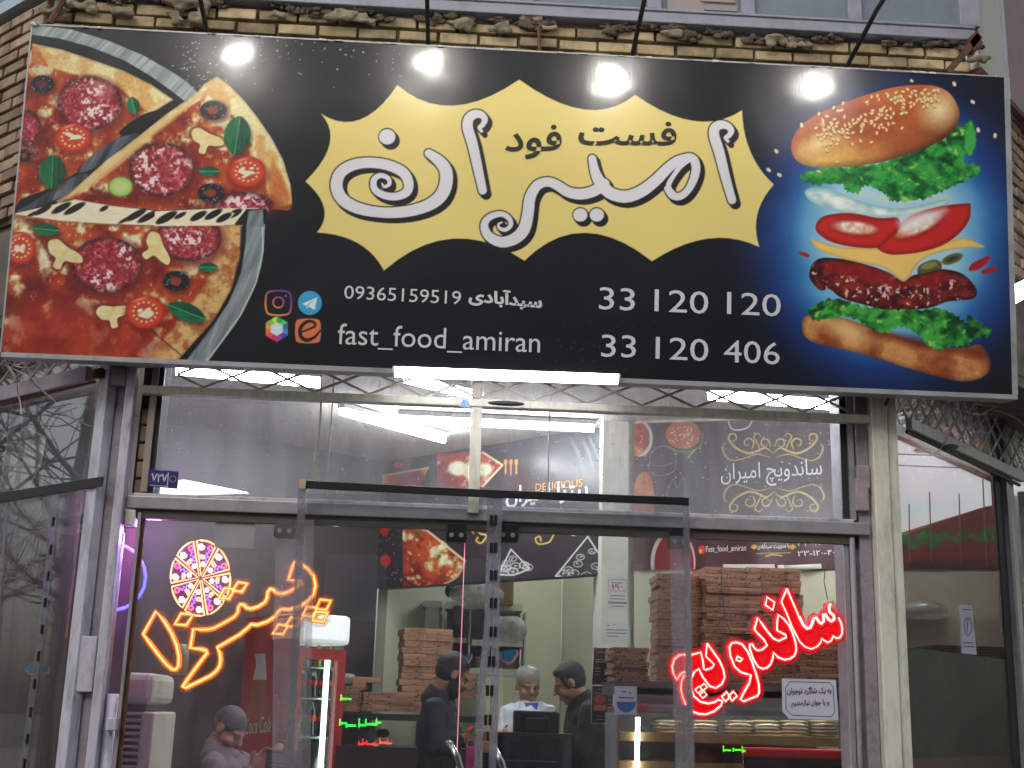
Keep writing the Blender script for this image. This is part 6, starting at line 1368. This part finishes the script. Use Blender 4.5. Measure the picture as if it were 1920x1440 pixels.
dpart(1160, 1336, 1578, 1600, .02, mat('case_back', (120, 110, 100), .6), 'back_panel', -.46)
dpart(1152, 1336, 1159, 1600, .4, M_alu, 'end_frame')
mb = MB(); mb.tube([PD_.at(1196, 1345, -.02), PD_.at(1192, 1560, -.02)], .011, 10); mb.build('lit_tube', emit('case_tube', (250, 252, 255), 16), dc)
mb = MB(); mb.tube([PD_.at(1215, 1322, -.06), PD_.at(1560, 1326, -.06)], .009, 10); mb.build('lit_tube', bpy.data.materials['case_tube'], dc)  # added unseen tube behind the fascia, brightens the case
rr = random.Random(2)
M_bread = mat('pale_bread', (206, 170, 120), .8, var=.2, scale=20, bump=.3); M_breadb = mat('brown_bread', (120, 60, 34), .7, var=.25, scale=18)
lab = ['bread bag nearest the lit tube on the upper case shelf', 'bread bag under the left end of the red neon sign', 'bread bag in the middle of the upper case shelf', 'bread bag left of the notice on the upper case shelf', 'bread bag under the paper notice on the upper case shelf', 'rightmost bread bag by the brass post on the upper case shelf']
for k, px in enumerate((1250, 1318, 1385, 1436, 1490, 1545)):
    c = FY(1.8).at(px, 1383); t = empty('bread_bag', c, 'clear '+lab[k], 'bread', 'bags of flat bread in the display case')
    m = MB()
    for i in range(5): m.ball(c+np.array([rr.uniform(-.01, .01), 0, .012+i*.017]), (.075, .06, .0085), 8)
    m.build('bread', M_bread, t, smooth=True)
    m = MB(); st = random.getstate(); random.seed(k); m.ball(c+Z*.05, (.086, .07, .055), 7, jit=.1); random.setstate(st); m.build('bag', glass('bread_film%d' % k, refl=.05, dirt=.12, streak=False, dscale=16), t, smooth=True)
for k, px in enumerate((1330, 1400, 1460)):
    c = FY(1.8).at(px, 1437); blob('brown_bread', px, 1420, 1.82, (.07, .06, .045), M_breadb, 'brown bread loaf on the lower case shelf, %s' % ('left one', 'middle one', 'right one')[k], 'bread', k)
chr_ = empty('red_chair', FY(.9).at(1485, 1440)*[1, 1, 0]+Z*FZ, 'red topped dark screen board standing inside the right window below the notice', 'board')
plbox(MB(), FY(.9), 1398, 1420, 1584, 1600, .03).build('dark_panel', mat('black_red', (26, 10, 12), .25, coat=.6), chr_); plbox(MB(), FY(.9), 1396, 1406, 1586, 1419.5, .045, .004).build('top_rail', mat('red_rail', (170, 30, 30), .35), chr_, bevel=.01)
# posters, papers
def paper(name, pl, q, m, label, cat, off=.003, d=.0012, grp=None):
    t = empty(name, pl.at(*q[3]), label, cat, grp); ppoly(MB(), pl, q, d, off).build('sheet', m, t); return t
M_pap = mat('paper', (196, 196, 192), .8, var=.03); M_papb = mat('bluish_paper', (188, 188, 206), .8, var=.03); M_blk = mat('poster_black', (34, 30, 34), .4, var=.1); M_inkd = mat('ink_dark', (50, 44, 60), .7); M_inkr = mat('ink_maroon', (92, 28, 40), .7)
def lines(pl, rows, m, t, off=.0046, hh=1.2):
    mb = MB()
    for (x0, y, x1) in rows: ppoly(mb, pl, [(x0, y), (x1, y+(x1-x0)*.03), (x1, y+(x1-x0)*.03+hh), (x0, y+hh)], .0003, off)
    mb.build('fine_print', m, t)
GI = FY(-.0)
t = paper('paper_notice', F0, [(1466, 1272), (1567, 1275), (1572, 1350), (1480, 1348), (1467, 1334)], M_papb, 'white notice with two lines of dark lettering taped inside the right glass', 'notice', .0)
mb = MB(); text(mb, fa('به یک شاگرد نوجوان'), F0, (1476, 1304), (1559, 1303), 16, off=.002, bold=.03); text(mb, fa('و یا جوان نیازمندیم'), F0, (1484, 1328), (1555, 1326), 15, off=.002, bold=.03)
mb.build('lettering', M_inkr, t)
fr_ = [(1481, 1278), (1556, 1280), (1562, 1288), (1565, 1336), (1558, 1344), (1486, 1341), (1474, 1330), (1473, 1290)]
mb = MB(); mb.tube([F0.at(x, y, .0018) for x, y in fr_], .0012, 4, True); mb.build('border', M_inkd, t)
t = paper('paper_sheet', F0, [(404, 979), (479, 980), (475, 1029), (403, 1026)], mat('grey_paper', (150, 146, 150), .8), 'plain grey sheet on the glass above the neon pizza', 'paper', .0)
t = paper('paper_notice', RW, [(1801, 1133), (1822, 1136), (1831, 1228), (1804, 1225)], M_papb, 'narrow bluish notice on the right wing glass', 'notice', .002)
mb = MB(); mb.tube([RW.at(1815+7*math.cos(a), 1174+17*math.sin(a), .0045) for a in np.arange(0, 6.28, .4)], .0012, 4, True); mb.tube([RW.at(1815, 1160, .0045), RW.at(1813, 1186, .0045)], .002, 4); mb.build('emblem', M_inkd, t)
lines(RW, [(1805, 1142, 1820), (1806, 1204, 1826), (1806, 1211, 1826)], M_inkr, t)
fz = MB(); q0, q1 = RW.at(1694, 1212, -.002), RW.at(1894, 1238, -.002); zlo = float(RW.at(1800, 1419)[2])
fz.prism([q0*[1, 1, 0]+Z*zlo, q1*[1, 1, 0]+Z*zlo, q1, q0], RW.n*.0008*-1); kind(fz.build('frosted_film', glass('green_frost', refl=.0, dirt=.85, dcol=(176, 200, 180), streak=False, dscale=1.5)), 'greenish frosted film across the lower right wing glass', 'film')
CO = FY(3.3)
t = paper('price_list', CO, [(1140, 1078), (1176, 1079), (1177, 1144), (1138, 1142)], M_pap, 'white price sheet with red numerals high on the white column', 'poster')
mb = MB(); text(mb, '۱۹۰', CO, (1147, 1105), (1167, 1105), 10, off=.006, bold=.02); mb.build('numerals', mat('ink_red', (170, 30, 40), .7), t); lines(CO, [(1146, 1092, 1168), (1144, 1116, 1172), (1144, 1122, 1172), (1140, 1128, 1176), (1140, 1130, 1176), (1146, 1136, 1170)], M_inkd, t)
mb = MB(); mb.tube([CO.at(x, y, .006) for x, y in ((1141, 1086), (1174, 1087), (1174, 1108), (1141, 1108))], .0015, 4, True); mb.build('border', M_inkr, t)
t = paper('licence_sheet', CO, [(1134, 1166), (1180, 1168), (1181, 1206), (1132, 1204)], M_pap, 'white licence sheet low on the white column', 'poster'); lines(CO, [(1138, 1172, 1143), (1150, 1171, 1154), (1138, 1180, 1174), (1138, 1186, 1174), (1138, 1192, 1160)], M_inkd, t)
MP = FY(2.55)
t = paper('menu_poster', MP, [(1114, 1215), (1144, 1215), (1144, 1284), (1110, 1284)], M_blk, 'dark menu poster beside the white column, upper one', 'poster', .0); lines(MP, [(1120, 1222, 1140), (1117, 1236, 1142), (1117, 1240, 1142), (1116, 1252, 1126), (1116, 1258, 1126), (1116, 1264, 1126), (1132, 1258, 1142), (1132, 1264, 1142), (1132, 1272, 1142)], mat('poster_ink', (150, 120, 116), .6), t, .0016, 1.4)
mb = MB(); ppoly(mb, MP, [(1113, 1214), (1122, 1214), (1112, 1226)], .0006, .0016); mb.build('red_corner', mat('poster_red', (150, 50, 50), .5), t)
t = paper('menu_poster', MP, [(1110, 1286), (1150, 1286), (1148, 1356), (1108, 1356)], M_blk, 'dark menu poster with a pizza and an orange label, lower one', 'poster', .0)
mb = MB(); mb.prism([MP.at(1125+12*math.cos(a), 1311+8*math.sin(a), .0013) for a in np.arange(0, 6.28, .4)], MP.n*.0004); mb.build('pizza_print', mat('poster_pizza', (170, 60, 50), .5, var=.4, scale=90), t)
mb = MB(); ppoly(mb, MP, [(1114, 1322), (1137, 1323), (1137, 1333), (1114, 1332)], .0004, .0014); mb.build('orange_print', mat('poster_orange', (190, 96, 44), .5), t); lines(MP, [(1122, 1292, 1132), (1116, 1299, 1136), (1141, 1296, 1147), (1141, 1304, 1147), (1141, 1312, 1147), (1141, 1320, 1147), (1141, 1328, 1147), (1120, 1342, 1130), (1118, 1348, 1132)], bpy.data.materials['poster_ink'], t, .0015, 1.3)
mb = MB(); mb.tube([MP.at(x, y, .001) for x, y in ((1110, 1286), (1150, 1286), (1148, 1356), (1108, 1356))], .0018, 4, True); mb.build('white_border', M_pap, t)
BP = FY(1.6)
t = paper('blue_poster', BP, [(1152, 1286), (1194, 1287), (1194, 1340), (1152, 1340)], M_papb, 'white poster with a blue half disc on the display counter', 'poster', .008)
mb = MB(); mb.prism([BP.at(1174+18*math.cos(a), 1316+20*math.sin(a), .0095) for a in np.linspace(0, math.pi, 12)], BP.n*.0004); mb.build('blue_half_disc', mat('poster_blue', (60, 96, 170), .5), t); lines(BP, [(1166, 1296, 1174), (1180, 1298, 1184), (1160, 1307, 1188)], M_inkd, t, .0095, 2)
t = paper('warning_board', CO, [(1133, 1366), (1165, 1366), (1164, 1440), (1132, 1440)], mat('amber_board', (196, 150, 50), .6), 'amber and white warning board at the foot of the white column', 'sign', .004)
mb = MB(); ppoly(mb, CO, [(1136, 1380), (1162, 1380), (1161, 1426), (1136, 1426)], .001, .0055); mb.build('white_field', M_pap, t)
mb = MB(); mb.tube([CO.at(1149+9*math.cos(a), 1400+13*math.sin(a), .007) for a in np.arange(0, 6.28, .4)], .006, 5, True); mb.build('red_ring', mat('ring_red', (170, 40, 40), .5), t)
mb = MB()
for i in range(5): ppoly(mb, CO, [(1135+i*6, 1376), (1138+i*6, 1376), (1141+i*6, 1368), (1138+i*6, 1368)], .0006, .0055)
mb.build('hazard_stripes', M_black, t)
t = paper('small_menu', FY(.4), [(500, 1406), (576, 1408), (574, 1460), (496, 1460)], M_blk, 'small dark menu card standing inside the left door beside the seated man', 'card', 0); lines(FY(.4), [(508, 1414, 530), (508, 1420, 540), (506, 1426, 528), (506, 1434, 538)], bpy.data.materials['poster_ink'], t, .0016, 1.4)
# tissue stickers on glass: teal leaf shapes
M_teal = mat('teal_sticker', (40, 120, 160), .4, var=.3, scale=40); M_pk = mat('pink_edge', (216, 130, 150), .5)
def sticker(pl, pts, label, off=.0015):
    t = empty('sticker', pl.at(*pts[0]), label, 'sticker', 'teal stickers on the glass'); ppoly(MB(), pl, pts, .0006, off).build('film', M_teal, t)
    c = np.mean(np.array(pts), 0); q = [tuple(c+(np.array(p)-c)*1.16+np.array((1, 2))) for p in pts]; ppoly(MB(), pl, q, .0004, off-.0006).build('rim', M_pk, t)
sticker(F0, zc([(1068, 740), (1090, 732), (1150, 730), (1155, 750), (1130, 785), (1105, 797), (1080, 780)], 2.8235, 560, 960), 'teal leaf shaped sticker on the glass left of the cook')
sticker(F0, [(873, 1231), (884, 1225), (884, 1232), (878, 1241)], 'small teal sticker on the left door above the bearded man')
sticker(LW, [(46, 1253), (56, 1243), (64, 1250), (62, 1262), (54, 1262)], 'teal sticker left of the magnet strip on the left wing window'); sticker(LW, [(75, 1254), (84, 1247), (91, 1250), (90, 1260), (80, 1262)], 'teal sticker right of the magnet strip on the left wing window')
# air conditioner and pipes on the right wall
ac = empty('wall_unit', DW.at(1420, 1078), 'white wall unit on the right hand wall above the pizza boxes', 'air conditioner')
plbox(MB(), DW, 1360, 1062, 1455, 1092, .01, .12).build('front', mat('ac_white', (210, 208, 196), .4), ac, bevel=.008); plbox(MB(), DW, 1362, 1064, 1453, 1090, .108, .1099).build('case', M_white, ac)
mb = MB(); mb.tube([DW.at(1464, 1060, .05), DW.at(1466, 1110, .05)], .02, 10); mb.tube([DW.at(1470, 1065, .04), DW.at(1540, 1062, .04)], .016, 10); kind(mb.build('wall_pipe', M_white, smooth=True), 'white pipe beside the wall unit on the right hand wall', 'pipe')
# shelf in the right wing
sh = empty('counter', FY(1.9).at(1780, 1200), 'cream shelf counter seen through the right wing window', 'counter')
A, B = FY(2.1).at(1640, 1158), FY(2.1).at(1872, 1157)
MB().abox((A[0], 2.0, .5), (B[0]+.3, 2.5, A[2])).build('body', mat('cream_counter', (196, 190, 166), .5), sh)
mb = MB()
for i in range(5): A = FY(1.5).at(1752+i*3, 1209+i*5); B = FY(1.5).at(1900, 1206); mb.abox((A[0], 1.5, A[2]-.008), (B[0]+.2, 1.8, A[2]))
kind(mb.build('tray_stack', M_black), 'stack of black trays under the notice in the right wing window', 'trays')
# ------------------------------------------------------------------ people
def oball(mb, c, B, r, n=9, mi=0):
    k = len(mb.v); mb.ball((0, 0, 0), 1, n, mi)
    M = np.stack([B[0]*r[0], B[1]*r[1], B[2]*r[2]]); mb.v[k:] = [tuple(np.array(c)+np.array(v) @ M) for v in mb.v[k:]]
def remesh(mb, name, m, parent, vox=.009, sm=2):
    me = bpy.data.meshes.new(name); me.from_pydata(mb.v, [], mb.f); me.update(); o = bpy.data.objects.new('tmp', me); COL.objects.link(o)
    r = o.modifiers.new('r', 'REMESH'); r.mode = 'VOXEL'; r.voxel_size = vox; s = o.modifiers.new('s', 'SMOOTH'); s.iterations = sm; s.factor = .6
    dg = bpy.context.evaluated_depsgraph_get(); dg.update(); me2 = bpy.data.meshes.new_from_object(o.evaluated_get(dg)); bpy.data.objects.remove(o); bpy.data.meshes.remove(me); me2.name = name
    me2.materials.clear()
    return mesh_obj(name, me2, m, parent, True)
def hand(mb, w_, d, side, up, s=1., curl=.5):
    """palm with four unequal bent fingers and a thumb; w_ wrist, d direction, side towards the thumb"""
    d = d/np.linalg.norm(d); side = side-d*(side @ d); side /= np.linalg.norm(side); n = np.cross(d, side)
    if n @ up < 0: n = -n
    c = w_+d*.045*s; oball(mb, c, (side, d, n), (.04*s, .052*s, .017*s), 7)
    for i, L in enumerate((.07, .08, .074, .058)):
        b = w_+d*.085*s+side*(.028-.019*i)*s; a = d*math.cos(curl*.5)-n*math.sin(curl*.5); k1 = b+a*L*.42*s; a2 = d*math.cos(curl*1.4)-n*math.sin(curl*1.4); k2 = k1+a2*L*.33*s; a3 = d*math.cos(curl*2.1)-n*math.sin(curl*2.1)
        mb.tube([b-d*.02*s, k1, k2, k2+a3*L*.28*s], [.0095*s, .0088*s, .008*s, .0068*s], 8)
    b = w_+d*.025*s+side*.032*s; k1 = b+(side*.7+d*.75-n*.2)*.032*s; mb.tube([b-side*.012*s, k1, k1+(d*.9+side*.25-n*.3)*.032*s], [.012*s, .011*s, .0085*s], 8)
SK = {}
def person(label, head, f, up, J, skin, top, hairc, trous=(40, 40, 46), hs=1., beard=None, cap=None, glasses=False, bald=0, collar=None, arms_r=.052, extra=None, seated=False, shw=.2):
    """head: centre; f: where the face looks; J: world points neck, sl, sr, el, er, hl, hr, chest, waist, feet"""
    t = empty('person', tuple(np.array(J['waist'])*[1, 1, 0]+Z*FZ), label, 'person')
    f = np.array(f, float); f /= np.linalg.norm(f); up = np.array(up, float); up -= f*(up @ f); up /= np.linalg.norm(up); s = np.cross(f, up); B = (s, f, up)
    hp = lambda a, b, c: head+(s*a+f*b+up*c)*hs
    mskin = mat('skin_'+label.split()[-1], skin, .55, var=.06, scale=12); mtop = mat('cloth_'+label.split()[-1], top, .85, var=.12, scale=14, bump=.2, sheen=.2)
    b = MB(); R = lambda *r: tuple(x*hs for x in r)
    oball(b, hp(0, -.015, .035), B, R(.074, .094, .084)); oball(b, hp(0, .022, -.035), B, R(.061, .07, .068)); oball(b, hp(0, .05, -.09), B, R(.034, .034, .028)); oball(b, hp(0, .07, .022), B, R(.052, .026, .014), 7)
    for q in (-1, 1): oball(b, hp(.04*q, .062, -.03), B, R(.024, .026, .024), 7); oball(b, hp(.077*q, -.012, -.005), B, R(.011, .022, .034), 7)
    b.tube([hp(0, .085, .012), hp(0, .104, -.012), hp(0, .113, -.03)], [.011*hs, .013*hs, .017*hs], 8); oball(b, hp(0, .092, -.058), B, R(.024, .012, .006), 6); oball(b, hp(0, .089, -.071), B, R(.02, .012, .007), 6)
    nk = np.array(J['neck']); b.tube([hp(0, -.02, -.05), nk*.5+hp(0, -.02, -.05)*.5, nk, nk+(np.array(J['chest'])-nk)*.3], [.055*hs, .052*hs, .06*hs, .075*hs], 12)
    ch, wa = np.array(J['chest']), np.array(J['waist']); sl, sr = np.array(J['sl']), np.array(J['sr'])
    b.tube([(sl+sr)/2-Z*.03, ch, wa], [.1, .115, .1], 14)
    hips = wa-Z*.12; feet = J.get('feet') or [np.array([hips[0]-.1, hips[1], FZ]), np.array([hips[0]+.1, hips[1], FZ])]
    for q, ft in enumerate(feet):
        ft = np.array(ft, float); h0 = hips+(sr-sl)/np.linalg.norm(sr-sl)*(-.09 if q == 0 else .09); kn = J['knees'][q] if 'knees' in J else (h0+ft)/2+np.array([0, -.02, 0])
        b.tube([h0, kn, ft+Z*.08], [.08, .056, .04], 10); oball(b, ft+Z*.035+np.array([f[0], f[1], 0])*.07, (s, f*[1, 1, 0]+1e-6, Z), (.045, .12, .035), 6)
    for S_, E_, H_, q in ((sl, J['el'], J['hl'], 1), (sr, J['er'], J['hr'], -1)):
        E_, H_ = np.array(E_), np.array(H_); b.tube([S_, E_, H_], [.048, .038, .027], 10); hand(b, H_, H_-E_+(J.get('hd', np.zeros(3))), np.array(J.get('thumb', (0, 0, 1.)), float)+s*q*.3, Z, 1., J.get('curl', .55))
    remesh(b, 'body', mskin, t, .0085)
    # clothing
    c = MB(); sdir = (sr-sl)/np.linalg.norm(sr-sl); fd = np.cross(Z, sdir); BB = (sdir, fd, Z)
    mid = (sl+sr)/2
    oball(c, mid-Z*.06, BB, (np.linalg.norm(sr-sl)/2+.015, .1, .11), 10); oball(c, ch, BB, (shw*.92, .125, .17), 10); oball(c, (ch+wa)/2, BB, (shw*.86, .125, .17), 10); oball(c, wa-Z*.05, BB, (shw*.88, .13, .16), 10)
    c.tube([nk+(hp(0, -.02, -.05)-nk)*(.1 if collar else .5), nk-Z*.01, mid-Z*.03], [.066, .082, .11], 14)
    for S_, E_, H_ in ((sl, J['el'], J['hl']), (sr, J['er'], J['hr'])):
        E_, H_ = np.array(E_), np.array(H_); c.tube([S_+(mid-S_)*.2, S_, (S_+E_)/2, E_, E_+(H_-E_)*.45, E_+(H_-E_)*.96], [.06, .068, .06, arms_r, arms_r*.88, arms_r*.74], 12)
    jk = remesh(c, 'jacket', mtop, t, .011)
    tx = bpy.data.textures.get('folds') or bpy.data.textures.new('folds', 'CLOUDS'); tx.noise_scale = .09
    dm = jk.modifiers.new('folds', 'DISPLACE'); dm.texture = tx; dm.strength = .028; dm.mid_level = .5
    g = MB()
    for q, ft in enumerate(feet):
        ft = np.array(ft, float); h0 = hips+sdir*(-.09 if q == 0 else .09); kn = J['knees'][q] if 'knees' in J else (h0+ft)/2+np.array([0, -.02, 0]); g.tube([wa-Z*.04, h0, kn, ft+Z*.1], [.1, .095, .072, .06], 10)
    remesh(g, 'trousers', mat('trousers_'+label.split()[-1], trous, .9), t, .014)
    # face
    e = MB(); w2 = MB()
    for q in (-1, 1): oball(w2, hp(.031*q, .0745, -.002), B, R(.012, .008, .006), 6); oball(e, hp(.031*q, .0785, -.002), B, R(.0065, .0055, .006), 6); 
    w2.build('eye', mat('eye_white', (112, 98, 92), .6), t, smooth=True); e.build('pupil', M_black, t, smooth=True)
    mh = mat('hair_'+label.split()[-1], hairc, .6, var=.6, scale=90, bump=.9, stretch=(1, 1, 2.5)); hb = MB()
    for q in (-1, 1): hb.tube([hp(.014*q, .09, .016), hp(.03*q, .089, .022), hp(.05*q, .074, .014)], [.004*hs, .005*hs, .003*hs], 6)
    if cap is None:
        if bald: oball(hb, hp(0, -.012, .046), B, R(.0795, .092, .083))
        else:
            oball(hb, hp(0, -.025, .045), B, R(.082, .096, .088)); oball(hb, hp(0, .022, .09), B, R(.058, .052, .03)); oball(hb, hp(0, -.035, .01), B, R(.077, .078, .075))
            for q in (-1, 1): oball(hb, hp(.074*q, .018, .005), B, R(.01, .016, .038), 6)
    else: oball(hb, hp(0, -.045, -.005), B, R(.074, .062, .05))
    remesh(hb, 'hair', mh, t, .006, 1)
    if cap is not None:
        k = MB(); oball(k, hp(0, -.02, .055), B, R(.088, .106, .082), 12); remesh(k, 'hair_net', cap, t, .008, 1)
    if beard:
        k = MB(); oball(k, hp(0, .04, -.088), B, R(.058, .052, .046)); oball(k, hp(0, .088, -.05), B, R(.03, .012, .008), 6)
        for q in (-1, 1): oball(k, hp(.058*q, .018, -.05), B, R(.018, .036, .045), 6)
        remesh(k, 'beard', mat('beard_hair', beard, .85, bump=.4, scale=60), t, .006, 1)
    if glasses:
        k = MB()
        for q in (-1, 1):
            k.tube([hp(.033*q+.023*math.cos(a), .098, -.004+.017*math.sin(a)) for a in np.arange(0, 6.28, .6)], .002*hs, 5, True); k.tube([hp(.056*q, .095, .002), hp(.076*q, .01, .004)], .002*hs, 5)
        k.tube([hp(-.01, .1, 0), hp(.01, .1, 0)], .002*hs, 5); k.build('glasses', M_black, t)
    if collar:
        k = MB()
        for q in (-1, 1): k.prism([nk+sdir*.02*q+fd*0-Z*.0+np.array(collar[0])*.0+(f*[1, 1, 0])*.07, nk+sdir*.075*q+(f*[1, 1, 0])*.05+Z*.015, nk+sdir*.09*q+(f*[1, 1, 0])*.1-Z*.1, nk+sdir*.01*q+(f*[1, 1, 0])*.125-Z*.17], (f*[1, 1, 0])*.008)
        k.build('lapels', collar[1], t)
        k = MB(); k.prism([nk+sdir*-.045+(f*[1, 1, 0])*.078+Z*.0, nk+sdir*.045+(f*[1, 1, 0])*.078, nk+(f*[1, 1, 0])*.122-Z*.15], (f*[1, 1, 0])*.006); k.build('shirt', collar[2], t)
    return t
at_ = lambda x, y, d: FY(d).at(x, y)
# bearded man, seen from the side, bending over the counter
y = 2.55
J = dict(neck=at_(818, 1302, y), sl=at_(814, 1326, y-.15), sr=at_(832, 1322, y+.17), chest=at_(820, 1375, y), waist=at_(828, 1470, y), el=at_(815, 1405, y-.22), er=at_(858, 1385, y+.2), hl=at_(866, 1385, y-.1), hr=at_(880, 1390, y+.12), hd=np.array([.05, 0, -.02]), curl=.8)
bm = person('bearded man in black jacket looking down at his hands beside the tall box stack', at_(848, 1266, y), (.8, .28, -.45), (.35, .1, 1), J, (150, 100, 76), (26, 26, 30), (16, 15, 16), beard=(18, 15, 15), hs=.98)
mb = MB(); text(mb, "IT'S", FY(y-.2), (834, 1323), (846, 1325), 5, off=.06); 
# boy in a white coat and hair net
y = 3.75
J = dict(neck=at_(990, 1318, y), sl=at_(1022, 1334, y), sr=at_(955, 1334, y), chest=at_(988, 1362, y), waist=at_(988, 1440, y), el=at_(1036, 1392, y-.05), er=at_(944, 1392, y-.05), hl=at_(1020, 1404, y-.3), hr=at_(942, 1380, y-.3), curl=.4)
person('young cook in a white coat, blue shirt and hair net standing behind the till', at_(990, 1286, y), (.22, -.93, -.28), (0, -.2, 1), J, (158, 108, 80), (190, 194, 200), (24, 20, 20), cap=glass('net_cloth', refl=.02, dirt=.45, dcol=(170, 182, 182), streak=False, dscale=20), collar=(np.zeros(3), mat('coat_lapel', (200, 204, 208), .8), mat('blue_shirt', (40, 70, 150), .8)), shw=.17, hs=.97)
# man in glasses leaning in from the right
y = 2.95
J = dict(neck=at_(1092, 1308, y), sl=at_(1108, 1330, y-.17), sr=at_(1084, 1328, y+.17), chest=at_(1098, 1380, y), waist=at_(1096, 1470, y), el=at_(1090, 1410, y-.2), er=at_(1066, 1400, y+.2), hl=at_(1050, 1440, y-.1), hr=at_(1046, 1436, y+.1), curl=.5)
person('dark haired man in glasses and black jacket leaning over the till from the right', at_(1068, 1281, y), (-.84, .1, -.42), (-.36, 0, 1), J, (160, 112, 84), (36, 30, 28), (20, 16, 15), glasses=True, hs=.97)
# seated man
y = 2.35
J = dict(neck=at_(402, 1404, y), sl=at_(398, 1428, y-.17), sr=at_(446, 1424, y+.14), chest=at_(424, 1470, y), waist=at_(430, 1560, y), el=at_(408, 1510, y-.18), er=at_(470, 1490, y+.05), hl=at_(470, 1442, y-.12), hr=at_(498, 1436, y-.02), curl=.6,
         feet=[at_(480, 1440, y-.4)*[1, 1, 0]+Z*FZ, at_(500, 1440, y-.1)*[1, 1, 0]+Z*FZ], knees=[at_(500, 1600, y-.35)*[1, 1, 0]+Z*(FZ+.5), at_(520, 1600, y-.05)*[1, 1, 0]+Z*(FZ+.5)])
person('seated greying man in a lilac grey jacket looking down, behind the neon pizza lettering', at_(428, 1368, y), (.72, -.3, -.5), (.4, -.1, 1), J, (156, 104, 88), (112, 98, 108), (78, 72, 74), bald=1)
hb_ = empty('shopping_bag', at_(885, 1420, 2.3), 'glossy pink and violet carrier bag below the bearded man\'s hands', 'bag')
mb = MB(); plbox(mb, FY(2.4), 870, 1400, 897, 1500, .08); mb.build('sack', mat('pink_bag', (170, 60, 120), .25, var=.4, scale=9), hb_, bevel=.01); mb = MB(); mb.tube([at_(874, 1402, 2.42), at_(878, 1388, 2.42), at_(888, 1388, 2.42), at_(893, 1402, 2.42)], .004, 6); mb.build('handle', M_pk, hb_)
fl_ = empty('wrapped_flowers', at_(893, 1378, 2.35), 'small red and green bunch held in front of the bearded man', 'flowers')
mb = MB(); mb.ball(at_(899, 1360, 2.35), .018, 6, jit=.2); mb.ball(at_(882, 1368, 2.36), .018, 6, jit=.2); mb.build('blooms', mat('bloom_red', (220, 40, 50), .5), fl_); mb = MB()
for k in range(7): mb.ball(at_(884+k*3, 1372+(k % 3)*3, 2.36), (.016, .008, .007), 5, jit=.2)
mb.build('leaves', mat('bloom_green', (30, 140, 50), .5), fl_)
